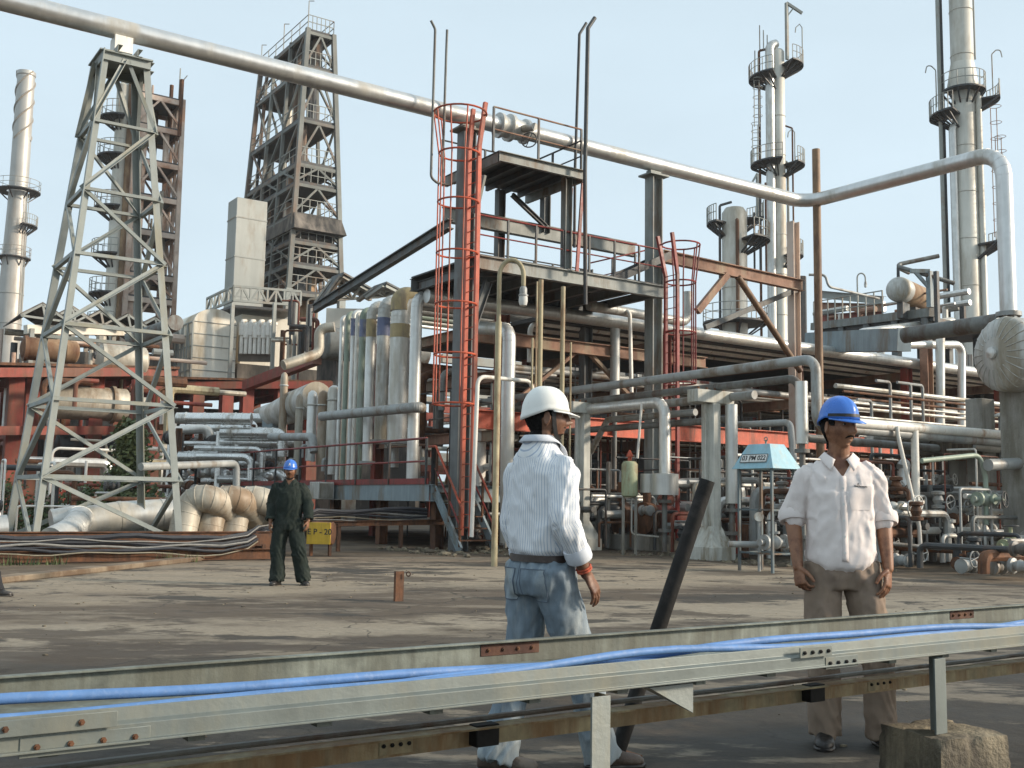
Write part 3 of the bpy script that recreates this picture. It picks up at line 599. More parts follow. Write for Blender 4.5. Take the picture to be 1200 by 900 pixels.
for i in range(5):
    q = f0.lerp(f1, (i+.5)/5.2); b = MB(); b.box(q+A*sw/2+Z*.03, sw-.05, .24, .03); part('tread', b, m['rust'], stair)

# bank of vertical pipes: (px centre, width px, top y, base y, material, band colour, s offset)
bank = [(397.5, 5, 372, 556, 'clad', None, .6), (404, 6, 368, 556, 'bandgreen', None, .55), (411, 6, 366, 556, 'clad', 'bandblue', .5), (415.5, 5, 368, 556, 'white', None, .45), (422, 8, 364, 552, 'bandgreen', 'bandblue', .42),
        (432, 12, 358, 545, 'clad', 'ochre', .4), (446.5, 15, 352, 520, 'cladold', 'bandblue', .45), (466, 23, 348, 522, 'clad', 'ochre', .5), (485, 14, 346, 558, 'clad', None, -.1)]
names = ['slim silver pipe at the far end of the pipe bank', 'slim pale green pipe second from the far end of the pipe bank', 'slim silver pipe with a faint blue top in the pipe bank', 'slim white pipe squeezed between two slim pipes of the bank', 'green pipe with a blue band at its top in the bank', 'mid sized silver pipe with an ochre band at its top', 'broad dull pipe with a purple blue band at its top', 'broadest silver pipe of the bank with a big ochre elbow', 'long warm silver pipe bending over at the near end of the bank']
for (px, w, y0, y1, mt, bd, ds), lab in zip(bank, names):
    s_ = sk+.8+ds; q = S(px, 480, s_); yd = q.y; r = w/2*yd/F; t = q.dot(B); zt1 = S(px, y0, s_).z; zb = max(zs, S(px, y1, s_).z) if y1 < 550 else zs
    root = thing('bank_pipe', lab, 'pipe', P(s_, t, zb), 'upright insulated pipes on the skid'); b = MB()
    if px > 425: pts = [P(s_, t, zb), P(s_, t, zt1), P(s_+5, t, zt1)] if px != 485 else [P(s_, t, zb), P(s_, t, zt1), P(s_+1.9, t+.2, zt1), ]
    else: pts = [P(s_, t, zb), P(s_, t, zt1), P(s_+4, t+.1, zt1)]
    b.tube(pts, r, 20 if r > .15 else 12, bend=r*2.2, bands=1.15 if r > .12 else 0, bw=.03, br=1.02); part('pipe_run', b, m[mt], root)
    if bd:
        b = MB(); z1 = zt1-r*3.0; b.tube([P(s_, t, z1-.55 if bd != 'ochre' or r < .2 else z1-.4), P(s_, t, z1)], r*1.025, 20, caps=False); part('colour_band', b, m[bd], root)
    b = MB(); b.flange(P(s_, t, zb+.08), Z, r*1.6, .08); part('base_flange', b, m['pipegrey'], root)
    if bd == 'ochre' and r > .2:
        b = MB(); b.tube([P(s_, t, zt1-.45), P(s_, t, zt1+.0), P(s_+.5, t, zt1+.0)], r*1.03, 20, bend=r*2.2, caps=False); part('elbow_band', b, m['ochre'], root)
pipe('cross_pipe', 'grey lagged pipe running level across the front of the pipe bank', [S(377, 488, sk+.35), S(490, 477, sk+.25), S(494, 478, sk+.6)], .14, 'pipegrey', 'pipe', None, .2, 16, 1.1)
pipe('cross_pipe', 'short grey lagged pipe level with the drums on the skid', [S(317, 512, sk+.3), S(366, 512, sk+.3), S(368, 530, sk+.3)], .13, 'pipegrey', 'pipe', None, .2, 16)
# small upright drums and sloping cone behind the rail
for i, (px, w, y0, y1, lab) in enumerate(((350, 9, 462, 556, 'slimmest silver upright drum behind the man in dark coveralls'), (365, 12, 458, 540, 'silver upright drum with a black mouth at its top'), (378, 13, 458, 545, 'silver upright drum under a dented dome cap'), (390, 15, 452, 556, 'widest silver upright drum beside the slim pipes'), (331, 9, 437, 540, 'tall warm silver upright pipe behind the skid railing'))):
    s_ = sk+1.2+.2*i; q = S(px, 500, s_); r = w/2*q.y/F; t = q.dot(B); z1 = S(px, y0, s_).z; zb = max(S(px, y1, s_).z, zs)
    root = thing('upright_drum', lab, 'drum', P(s_, t, zb), 'upright drums on the skid'); b = MB(); b.lathe(P(s_, t, zb), Z, [(r, 0), (r, z1-zb-.25), (r*.8, z1-zb-.08), (r*.3, z1-zb)], 18); part('shell', b, m['clad' if i % 2 else 'cladwarm'], root)
    b = MB(); b.ring(P(s_, t, z1-.5), Z, r, .03, 18); part('rim', b, m['cladold'], root)
    b = MB(); b.tube([P(s_, t, zb+.5), P(s_-.3, t, zb+.5), P(s_-.3, t, zb+.1)], .06, 8, bend=.08); part('drain', b, m['pipegrey'], root)
s_ = sk+2.6; q = S(345, 470, s_); t = q.dot(B); cn = thing('cone_vessel', 'grey sloping cone ended vessel behind the upright drums', 'vessel', P(s_, t, zs))
c0, c1 = S(372, 466, s_), S(322, 486, s_); b = MB(); b.tube([c0, c0.lerp(c1, .55), c1, S(300, 482, s_)], [.6, .6, .5, .1], 22); part('shell', b, m['cladold'], cn)
b = MB(); b.bar(V((c1.x, c1.y, zs)), c1, 1.1, .6, up=A); part('support', b, m['bluegrey'], cn)
s_ = sk-.35; bx = S(377, 575, s_); ac = thing('junction_box', 'pale square box fixed on the edge of the skid', 'box', bx-Z*.25)
b = MB(); b.box(bx, .5, .62, .5); part('casing', b, m['cladold'], ac, bevel=.02)
b = MB(); b.box(bx-B*.32, .42, .02, .42); part('front_panel', b, m['concrete'], ac, bevel=.01)
# grey pipe on a post in front of the manifold
pipe('rail_pipe', 'grey horizontal pipe turning down to a short white post', [T(165, 547, 23.2), T(277, 543, 24.8), T(277, 600, 24.8)], .085, 'pipegrey', 'pipe', None, .15, 12)
# fat insulated pipes with loops behind the trough
for i, (yy, t, lab) in enumerate(((605, 24.0, 'fat white insulated pipe running level behind the lattice tower'), )):
    pipe('insulated_pipe', lab, [T(100, 612, 24), T(140, 606, 24), T(235, 600, 24), T(330, 598, 24)], .34, 'clad', 'pipe', None, .4, 20, .9)
pipe('insulated_pipe', 'low insulated pipe slanting toward the lattice tower\'s base', [T(60, 612, 23.4), T(96, 606, 23.4), T(84, 622, 21.9), T(60, 634, 21.4)], .26, 'clad', 'pipe', None, .4, 20, .9)
pipe('insulated_pipe', 'insulated pipe stub at the left edge beside the rusty trough', [T(-25, 621, 22), T(8, 618, 22)], .24, 'clad', 'pipe', None, .4, 18)
def uloop(px, t, lab, w=18):
    global UL
    c = T(px, 612, t); k = t/23
    pts_ = [V((c.x+w*2.1*k*c.y/F, c.y+1.2, c.z)), V((c.x+w*1.6*k*c.y/F, c.y+.1, c.z+.45)), V((c.x, c.y, c.z+.35)), V((c.x-w*.35*c.y/F, c.y-.25, -.1))]
    b = MB(); q_, r_ = spline_(pts_, 5); b.tube(q_, .29, 20)
    for i in range(1, len(q_)-1): t_ = (q_[i+1]-q_[i-1]).normalized(); b.lathe(q_[i]-t_*.012, t_, [(.285, 0), (.297, .005), (.297, .02), (.285, .025)], 20, caps=False)
    solo('expansion_loop', lab, 'pipe', b, m['cladwarm'], 'bulging insulated pipe bends behind the trough', sharp=30)
uloop(222, 22.4, 'bulging insulated pipe bend nearest the lattice tower'); uloop(252, 22.5, 'bulging insulated pipe bend between its two neighbours'); uloop(280, 22.6, 'bulging insulated pipe bend below the white post')
# ------------------------------------------------------------------ main pipe rack behind the gantry
zd = zt(820, 391, 25); sR0, sR1 = T(640, 350, 25).dot(A)+0, 62
rk = thing('pipe_rack', 'long dark roofed pipe rack with an orange beam running behind the gantry', 'pipe rack', P(30, 27, 0))
b = MB(); b.tube([P(sR0-4, 25, zd), P(sR1, 25, zd)], .2, 18, bands=2.4, bw=.03); part('edge_pipe', b, m['clad'], rk)
b = MB(); b.box(P((sR0+sR1)/2, 29.4, zd-.12), sR1-sR0, 8.2, .12); part('deck', b, m['dark'], rk)
zo = zt(700, 500, 25); so0 = T(556, 490, 25).dot(A)
for t, mt in ((25.2, 'rackred'), (32.8, 'rackred')):
    b = MB(); b.ibar(P(so0, t, zo), P(sR1, t, zo), .25, .54, t=.03); part('orange_beam', b, m['orange' if t < 30 else mt], rk, sharp=25)
    b = MB(); b.ibar(P(so0, t, zd-.9), P(so0+(9 if t < 30 else 40), t, zd-.9), .22, .36, t=.025); part('upper_beam', b, m['rustred'], rk, sharp=25)
i = 0; s_ = so0+1
while s_ < sR1:
    for t in (25.2, 32.8):
        b = MB(); b.ibar(P(s_, t, 0), P(s_, t, zd-.2), .3, .34, up=A, t=.03); part('column', b, m['rackred'], rk, sharp=25)
    for z in (zo-.4, zo+1.3, zd-.5):
        b = MB(); b.ibar(P(s_, 25.3, z), P(s_, 32.7, z), .2, .32, t=.02); part('cross_beam', b, m['rustred'], rk, sharp=25)
    if i == 0:
        b = MB(); b.bar(P(s_, 25.3, zo+.2), P(s_+2.9, 25.3, zd-.9), .14, .1); b.bar(P(s_+6.0, 25.3, zo+.2), P(s_+3.1, 25.3, zd-.9), .14, .1); part('brace', b, m['rustred'], rk)
    s_ += 6.2; i += 1
random.seed(21)
for lvl, z in enumerate((zo-.15, zo+1.55, zd-.28)):
    for j in range(13 if lvl < 2 else 3):
        t = 25.7+j*(.56 if lvl < 2 else 1.0)+random.random()*.15; r = random.choice((.06, .08, .1, .13, .17)); a = so0+.5+random.random()*3; e = sR1-random.random()*20
        mt = random.choice(('clad', 'cladold', 'pipegrey', 'pipedark', 'cladwarm', 'rust', 'white')); b = MB(); pts = [P(a, t, z+r), P(e, t, z+r)]
        if random.random() < .55: pts = [P(a, t, z+r-random.choice((1.2, 2.2))), P(a, t, z+r)]+pts[1:]
        b.tube(pts, r, 10, bend=.3, bands=3 if r > .12 else 0); part('pipe', b, m[mt], rk)
for j in range(26):
    s_ = so0+.6+random.random()*36; t = 25.5+random.random()*6; r = random.choice((.05, .07, .1, .14)); z0 = random.choice((.1, .4)); z1 = random.choice((zo-.2, zo+1.5, zo+.6))
    b = MB(); b.tube([P(s_, t, z0), P(s_, t, z1), P(s_+random.choice((-1, 1))*.8, t, z1)], r, 10, bend=.25); part('drop_pipe', b, m[random.choice(('clad', 'pipegrey', 'cladold', 'dark', 'rust', 'pipedark'))], rk)

# rusty beam with struts, rusty pole
rb = thing('bracing_truss', 'rust streaked beam on inverted V struts tied to the tall rusty pole', 'steel frame', T(860, 440, 22.5))
b = MB(); b.ibar(T(776, 300, 22.5), T(940, 335, 22.5), .2, .36, t=.03); part('beam', b, m['rustred'], rb, sharp=25)
b = MB(); b.bar(T(852, 322, 22.45), T(817, 365, 22.45), .14, .2); part('strut', b, m['rustred'], rb)
b = MB(); b.tube([T(865, 325, 22.4), T(938, 435, 22.4)], .1, 10); part('strut', b, m['rustpole'], rb)
b = MB(); b.bar(T(826, 384, 23.2), T(937, 338, 22.9), .12, .16); part('tie', b, m['greydark'], rb)
b = MB(); b.ibar(P(SP-.12, 22.95, 0), P(SP-.12, 22.95, T(940, 262, 22.9).z), .28, .3, up=A, t=.03); part('rear_column', b, m['farwarm'], rb, sharp=25)
pp = T(945, 300, 22.05); pp = P(SP, 22.08, 0)
b = MB(); b.tube([pp, V((pp.x, pp.y, T(944, 171, 22.05).z))], .125, 16); solo('rusty_pole', 'tall rusty yellow pole standing where the overhead pipe bends', 'pole', b, m['rustpole'])

# ------------------------------------------------------------------ pillars with the long grey pipes
sP = G(833, 656).dot(A)
def pillar(px, ytop, w, lab, capw):
    q = S(px, ytop, sP); z = q.z; r = thing('pipe_support', lab, 'pillar', V((q.x, q.y, 0)), 'grey pipe support pillars')
    b = MB(); b.box(V((q.x, q.y, (z-.3)/2)), w*.55, w, z-.3); b.box(V((q.x, q.y, (z-.3)/2)), w, w*.16, z-.302); part('column', b, m['palegrey'], r, bevel=.012)
    b = MB(); b.box(V((q.x, q.y, z-.145)), capw, .34, .29); part('cap_beam', b, m['palegrey'], r, bevel=.012)
    b = MB(); b.box(V((q.x, q.y, .15)), w*1.9, w*1.9, .3); b.add([V((q.x, q.y, .3))+A*w*.9*i+B*w*.9*j for i, j in ((-1, -1), (1, -1), (1, 1), (-1, 1))]+[V((q.x, q.y, .75))+A*w*.4*i+B*w*.4*j for i, j in ((-1, -1), (1, -1), (1, 1), (-1, 1))], [(0, 1, 5, 4), (1, 2, 6, 5), (2, 3, 7, 6), (3, 0, 4, 7)]); part('footing', b, m['palegrey'], r, bevel=.01)
    for k in range(4):
        b = MB(); b.tube([V((q.x, q.y, z))+A*(capw*(k-1.5)/4.4), V((q.x, q.y, z+.07))+A*(capw*(k-1.5)/4.4)], .03, 8); part('bolt', b, m['rust'], r)
    return q
q1 = pillar(833, 458, .40, 'pale grey pillar with a broad cap, beside the blue roofed shelter', 1.15)
q2 = pillar(683, 472, .40, 'pale grey pillar hidden partly by the white helmet', .9)
zc = q1.z
sx = S(958, 425, sP); tL = S(540, 468, sP).dot(B); tn = sx.dot(B); zp_ = S(800, 443, sP).z
gp = 'long grey pipes lying over the pillars'
pipe('long_pipe', 'topmost long grey pipe rising over the pillars to a big elbow', [P(sP-.05, tL, zp_), P(sP-.05, tn, zp_+.05), P(sP-.05, tn, S(958, 494, sP).z-.1), P(sP+8, tn, S(958, 494, sP).z-.15)], .105, 'pipegrey', 'pipe', gp, .28, 14)
pipe('long_pipe', 'darker long pipe just beneath the topmost one, elbowing down earlier', [P(sP+.2, tL, zc+.1), P(sP+.2, tn+.65, zc+.1), P(sP+.2, tn+.65, S(948, 500, sP).z-.2), P(sP+9, tn+.65, S(948, 500, sP).z-.25)], .09, 'pipedark', 'pipe', gp, .28, 14)
pipe('long_pipe', 'dull long pipe running level with the pillar caps on the rack side', [P(sP+.5, tL-2, zc-.12), P(sP+.5, tn+2.2, zc-.12)], .10, 'pipegrey', 'pipe', gp, .28, 14)
pipe('long_pipe', 'lowest long dark pipe below the pillar caps', [P(sP+.6, tL-3, zc-.62), P(sP+.6, tn+3, zc-.62)], .085, 'pipedark', 'pipe', gp, .28, 12)
pipe('offset_pipe', 'dull grey pipe stepping down in front of the orange beam', [S(692, 530, sP+.6), S(712, 492, sP+.6), S(815, 483, sP+.6)], .085, 'pipegrey', 'pipe', None, .15, 12)
pipe('offset_pipe', 'dull grey pipe bent down beside the blue shelter roof', [S(862, 498, sP+.9), S(926, 495, sP+.9), S(930, 540, sP+.9)], .075, 'pipegrey', 'pipe', None, .15, 12)
# silver drop pipes
def drop(px, y0, y1, s, r, lab, lead=None, mt='clad', box=None):
    q = S(px, y0, s); t = q.dot(B); z0 = q.z; z1 = S(px, y1, s).z; root = thing('downpipe', lab, 'pipe', P(s, t, z1), 'silver downpipes below the rack'); b = MB()
    pts = [P(s, t, z0), P(s, t, z1)]
    if lead: pts = [P(s+lead[0], t+lead[1], z0)]+pts
    b.tube(pts, r, 18, bend=r*2.4, bands=.8, bw=.03); part('pipe_run', b, m[mt], root)
    if box: b = MB(); b.lathe(P(s, t, z1), Z, [(box[0], 0), (box[0], box[1]), (r, box[1]+.02)], 20); b.tube([P(s-box[0]*.8, t+box[0], z1+.05), P(s-box[0]*.8, t+box[0], z1+box[1])], box[0]*.5, 12); part('lagging_box', b, m['clad'], root)
    b = MB(); b.tube([P(s, t, z1), P(s, t, .1)], r*.5, 10); b.flange(P(s, t, z1-.15), Z, r*1.2, .08); b.flange(P(s, t, .6), Z, r*1.2, .08); part('lower_pipe', b, m['pipedark'], root)
    return root
drop(779, 471, 580, sP+.1, .135, 'silver downpipe ending in a fat lagged box behind the green cylinder', (0, 3.2), box=(.33, .5))
drop(857, 474, 590, sP+.35, .14, 'slim silver downpipe right beside the broad capped pillar')
drop(939, 447, 520, sP+.1, .13, 'short silver downpipe beside the blue helmet\'s pipes', None)
drop(721, 367, 470, sP+3.4, .15, 'grey downpipe beneath the walkway behind the white helmet', (0, 2), 'cladold')
pipe('downpipe', 'thin pale downpipe elbowing over beside the grey one under the walkway', [S(700, 361, sP+3), S(738, 365, sP+3), S(740, 460, sP+3)], .06, 'white', 'pipe', None, .2, 10)

# green cylinder on stand, thin pipes
q = S(738, 540, sP-.6); gy = thing('green_cylinder', 'small pale green upright cylinder on a rusty stand', 'cylinder', V((q.x, q.y, 0))); z1 = q.z; z0 = S(736, 583, sP-.6).z
b = MB(); b.lathe(V((q.x, q.y, z0)), Z, [(.12, 0), (.19, .04), (.195, .08), (.195, z1-z0-.08), (.15, z1-z0-.02), (.04, z1-z0)], 20); part('shell', b, m['palegreen'], gy)
b = MB(); b.tube([V((q.x, q.y, z1)), V((q.x, q.y, z1+.1))], .05, 8); b.lathe(V((q.x, q.y, z1+.1)), Z, [(.09, 0), (.02, .16)], 8); part('cap_valve', b, m['orange'], gy)
for k in (-.15, .15): part('leg', MB().bar(V((q.x+k, q.y, 0)), V((q.x+k, q.y, z0+.02)), .05), m['concrete'], gy); b = MB(); b.tube([V((q.x+.05, q.y, z0)), V((q.x+.05, q.y, .5)), V((q.x+.7, q.y, .45))], .02, 6, bend=.1); part('drain', b, m['white'], gy)
pipe('stay_pipe', 'thin slanting pale pipe above the green cylinder', [S(752, 472, sP-.5), S(747, 537, sP-.5)], .03, 'white', 'pipe', None)

# blue roofed gauge shelter lettered 03 PM 022
c = G(899, 670); sh = thing('gauge_shelter', 'small shelter with a sky blue hipped roof lettered 03 PM 022', 'shelter', c); dA, dB = .30, .41
def sc_(i, j, z): return V((c.x, c.y, 0))+A*i+B*j+Z*z
ze = D(905, 550, c.y).z; zr_ = D(905, 521, c.y).z
b = MB(); b.add([sc_(i*(dA+.09), j*(dB+.11), ze) for i, j in ((-1, -1), (1, -1), (1, 1), (-1, 1))]+[sc_(i*dA*.66, j*dB*.66, zr_) for i, j in ((-1, -1), (1, -1), (1, 1), (-1, 1))], [(0, 1, 5, 4), (1, 2, 6, 5), (2, 3, 7, 6), (3, 0, 4, 7), (4, 5, 6, 7), (3, 2, 1, 0)])
part('roof', b, m['skyblue'], sh, bevel=.006, sharp=20)
for i in (-1, 1):
    for j in (-1, 1): b = MB(); b.bar(sc_(i*dA, j*dB, 0), sc_(i*dA, j*dB, ze), .045); part('leg', b, m['legblue'], sh)
for z in (.35, 1.15):
    for (i0, j0, i1, j1) in ((-1, -1, 1, -1), (1, -1, 1, 1), (1, 1, -1, 1), (-1, 1, -1, -1)): b = MB(); b.bar(sc_(i0*dA, j0*dB, z), sc_(i1*dA, j1*dB, z), .03); part('rail', b, m['legblue'], sh)
n1 = (sc_(-dA*.66, 0, zr_)-sc_(-dA-.09, 0, ze)); upv = n1.normalized(); uxx = -B; nn = uxx.cross(upv).normalized(); nn = nn if nn.dot(A) < 0 else -nn
o = sc_(-dA-.09, .0, ze)+upv*n1.length*.40+nn*.015
b = MB(); b.box(o, .66, .012, .17, (uxx, nn, upv)); sp = part('sign_plate', b, m['signwhite'], sh); 
part('lettering', text_mesh('03 PM 022', .135, .002, o+nn*.009, uxx, upv), m['letter'], sh)
b = MB(); b.ring(o+nn*.008, nn, .0, .0, 3, 3); 
fb = MB()
for k in (-1, 1): fb.box(o+nn*.008+upv*.08*k, .66, .006, .010, (uxx, nn, upv)); fb.box(o+nn*.008+uxx*.325*k, .010, .006, .15, (uxx, nn, upv))
part('sign_border', fb, m['letter'], sh)
b = MB(); b.tube([sc_(0, 0, zr_), sc_(0, 0, zr_+.09)], .02, 6); b.ring(sc_(0, 0, zr_+.1), A, .04, .012, 10, 5); part('lifting_ring', b, m['pipegrey'], sh)
gg = thing('pressure_gauge', 'round white faced gauge on a stem inside the blue roofed shelter', 'gauge', sc_(-.1, .1, 0)); b = MB(); b.tube([sc_(-.1, .1, 0), sc_(-.1, .1, .95)], .03, 8); part('stem', b, m['pipegrey'], gg)
b = MB(); b.lathe(sc_(-.1, .1, 1.02), A*-.7-B*.7, [(.09, 0), (.09, .05)], 16); part('dial', b, m['white'], gg)
def valve_set(name, lab, p, k=1.0, mt='pipegrey', wm='dark', vert=True, grp=None, dr=None):
    r = thing(name, lab, 'valve', p, grp); b = MB(); dr = dr or A
    b.tube([p-dr*.45*k, p+dr*.45*k], .07*k, 12); b.ell(p, .15*k, .15*k, .15*k); part('valve_body', b, m[mt], r)
    for e in (-.3, .3): b = MB(); b.flange(p+dr*e*k, dr, .16*k, .06*k); part('flange', b, m[mt], r)
    ax = Z if vert else -B; b = MB(); b.tube([p, p+ax*.42*k], .045*k, 8); b.flange(p+ax*.2*k, ax, .11*k, .05*k); part('bonnet', b, m[mt], r)
    b = MB(); b.wheel(p+ax*.45*k, ax if vert else -B+V((.3, 0, .1)), .17*k); part('handwheel', b, m[wm], r); return r
valve_set('valve', 'dull valve with handwheel low inside the blue roofed shelter', sc_(.1, -.1, .55), .9)
pipe('shelter_pipe', 'dull grey pipe hooking down inside the blue roofed shelter', [sc_(-.6, .4, .5), sc_(.5, -.2, .5), sc_(.5, -.2, .12)], .06, 'pipegrey', 'pipe', None, .15)

# ------------------------------------------------------------------ white line, valves, uprights on the right
tW = 14.4; zW = zt(1073, 502, tW)
wl = thing('white_line', 'white rust flecked pipe running from the blue helmet with a flanged drop', 'pipe', P(20, tW, .5)); sd = T(1073, 560, tW).dot(A); zb_ = zt(1073, 622, tW)
b = MB(); b.tube([P(T(965, 490, tW).dot(A), tW, zW), P(sd+26, tW, zW+.1)], .105, 14, bands=5, bw=.05); part('header', b, m['white'], wl)
b = MB(); b.tube([P(sd, tW, zW), P(sd, tW, zb_), P(T(1142, 624, tW).dot(A), tW, zb_)], .085, 14, bend=.2); part('drop_leg', b, m['white'], wl)
for z in (zb_+.42, zb_+.62): b = MB(); b.flange(P(sd, tW, z), Z, .17, .07); part('flange', b, m['white'], wl)
b = MB(); b.tube([P(sd-.75, tW-.1, zW), P(sd-.72, tW-.1, zW-.2), P(sd-.35, tW-.3, zb_+.1), P(sd-.3, tW-.3, .1)], .045, 10); part('thin_leg', b, m['white'], wl)
b = MB(); b.ell(P(sd, tW, zb_+.52), .14, .14, .11); part('check_valve', b, m['white'], wl)
pv = P(T(1150, 622, tW).dot(A), tW, zb_)
valve_set('valve', 'white flanged valve at the end of the white pipe\'s bend', pv, 1.15, 'white', 'white')
for i, (px, y, t, k, mt, wm, v, lab) in enumerate(((1046, 596, 14.2, 1.0, 'cladold', 'pipegrey', False, 'pale valve whose handwheel faces the man in the blue helmet'), (1155, 585, 13.6, 1.0, 'bandgreen', 'dark', False, 'greenish valve with a dark handwheel on the green bent pipe'), (1130, 660, 12.6, .8, 'rust', 'dark', True, 'rusty valve low in front of the concrete pedestal'), (1165, 668, 12.2, .9, 'cladold', 'rust', True, 'dull valve with a rusty handwheel near the frame\'s lower pipes'), (1104, 562, 16, .8, 'cladold', 'white', False, 'small pale handwheel valve behind the white drop leg'), (1062, 606, 15.4, .9, 'pipedark', 'pipegrey', True, 'dark valve hidden behind the pale handwheel valve'), (1185, 640, 12.4, .9, 'palegreen', 'dark', True, 'pale green valve beside the outermost concrete pedestal'))):
    valve_set('valve', lab, T(px, y, t), k, mt, wm, v, 'valves around the white pipe')
pipe('green_pipe', 'greenish bent pipe dropping to the greenish valve', [T(1080, 540, 13.8), T(1148, 533, 13.6), T(1155, 560, 13.6), T(1156, 615, 13.6)], .055, 'bandgreen', 'pipe', None, .25)
pipe('low_pipe', 'thin dull pipe running low behind the man in the blue helmet', [T(1035, 636, 14), T(1150, 648, 12.9)], .04, 'pipegrey', 'pipe')
pipe('low_pipe', 'grey level pipe between the man in the blue helmet and the rusty pillar', [T(1020, 510, 15.4), T(1260, 524, 15.4)], .11, 'cladold', 'pipe', None, .2, 14, 1.5)
pipe('low_pipe', 'darker level pipe just under the white line', [T(1000, 519, 16.2), T(1260, 528, 16.2)], .09, 'pipedark', 'pipe', None, .2, 14)
pipe('lagged_pipe', 'dark lagged pipe entering from the right of the concrete pedestal', [T(1158, 545, 13.4), T(1260, 540, 13.2)], .13, 'pipegrey', 'pipe', None, .2, 16, .8)
pipe('lagged_pipe', 'silver lagged elbow beside the greenish valve', [T(1140, 522, 15), T(1190, 526, 14.6), T(1192, 590, 14.6), T(1196, 612, 14.6)], .13, 'clad', 'pipe', None, .3, 16, .7)
pipe('lagged_pipe', 'short silver lagged upright behind the white drop leg', [T(1056, 548, 15.2), T(1061, 540, 15.2), T(1058, 575, 15.2)], .12, 'clad', 'pipe', None, .15, 14)
b = MB(); q = T(1116, 528, 15.6); b.box(q, 2.6, 1.2, .32); solo('plank_panel', 'weathered brown plank panel under the white line', 'panel', b, m['planks'])
for i, (px, t, w, y0, mt, lab) in enumerate(((1148, 15.2, .55, 468, 'concrete', 'pale concrete pedestal under the ribbed vessel\'s near end'), (1197, 14.6, .75, 462, 'concrete', 'outermost wide concrete pedestal at the photo\'s edge'), (1122, 15.8, .34, 540, 'concrete', 'narrow pale concrete post behind the white valve'))):
    q = T(px, y0, t); b = MB(); b.box(V((q.x, q.y, q.z/2)), w, w*.8, q.z); solo('pedestal', lab, 'pedestal', b, m[mt], 'concrete pedestals below the ribbed vessel', bevel=.015)
q = T(1172, 486, 14.9); vt = thing('mushroom_vent', 'white mushroom vent cap on a short pipe before the pedestals', 'vent', V((q.x, q.y, .3))); b = MB(); b.tube([V((q.x, q.y, .3)), q], .05, 8); part('stem', b, m['pipegrey'], vt); b = MB(); b.lathe(q-Z*.05, Z, [(.17, 0), (.16, .04), (.05, .09), (.001, .1)], 14); part('cap', b, m['white'], vt)
# ribbed vessel
vc = D(1177, 415, 23.5); rv = thing('ribbed_vessel', 'silver vessel with a ribbed round end below the dark pipe', 'vessel', vc-Z*.8); r = .84; ax = (A*1.0-B*.25).normalized()
b = MB(); pr = [(.001, -.36), (.1, -.355), (.13, -.33), (.17, -.325)]+[(r*math.sin(a)+.0, -.32*math.cos(a)) for a in [x*math.pi/2/8 for x in range(2, 9)]]+[(r, 5.5)]
b.lathe(vc, ax, pr, 40); part('shell', b, m['cladold'], rv)
b = MB(); w = ax.cross(Z).normalized(); h = ax.cross(w)
for i in range(22):
    a = 2*math.pi*i/22; d = w*math.cos(a)+h*math.sin(a); b.tube([vc+d*(r*math.sin(x)*1.004)-ax*(.325*math.cos(x)) for x in [y*math.pi/2/7 for y in range(2, 8)]], .011, 5)
part('rib', b, m['cladold'], rv)
b = MB(); b.lathe(vc-ax*.36, -ax, [(.14, 0), (.13, .05), (.04, .08), (.001, .09)], 16); part('end_boss', b, m['clad'], rv)
for k in (.6, 4): b = MB(); q = vc+ax*k; b.bar(V((q.x, q.y, 0)), q-Z*.5, .5, 1.0, up=B); part('saddle', b, m['concrete'], rv)
# pipes around the vessel
ev = P(SP, e1.dot(B), 6.25)
pipe('dark_pipe', 'dark grey pipe running back from under the overhead pipe\'s drop', [P(SP, e1.dot(B)-.2, 6.22), P(SP, e1.dot(B)+3.2, 6.2)], .23, 'pipedark', 'pipe', None, .2, 20)
vr = 'silver elbowed pipes between the rusty pole and the ribbed vessel'
pipe('elbowed_pipe', 'broad silver pipe elbowing down beyond the dark pipe\'s end', [T(1115, 377, 27), T(1006, 391, 27), T(1006, 432, 27)], .2, 'clad', 'pipe', vr, .45, 18, 1.3)
pipe('elbowed_pipe', 'smaller silver pipe elbowing down under the broad one', [T(975, 409, 26.5), T(1032, 403, 26.5), T(1032, 425, 26.5)], .16, 'clad', 'pipe', vr, .35, 16, 1.2)
pipe('elbowed_pipe', 'silver pipe with its upright running down in front of the pedestal', [T(1060, 404, 24), T(1127, 404, 24), T(1127, 510, 24)], .15, 'clad', 'pipe', vr, .35, 16, 1.1)
pipe('elbowed_pipe', 'straight silver upright next to the grey steel column', [T(1102, 380, 23.6), T(1102, 504, 23.6)], .16, 'clad', 'pipe', vr, .35, 16, 1.1)
q = T(1085, 400, 24.6); b = MB(); b.ibar(V((q.x, q.y, 0)), q, .34, .34, up=A, t=.03); solo('steel_column', 'rusty grey steel column beside the straight silver upright', 'column', b, m['rustred'], sharp=25)
q = T(1097, 318, 25); b = MB(); b.bar(V((q.x, q.y, 0)), q, .16); solo('black_post', 'slim black post standing before the striped process column', 'post', b, m['dark'])
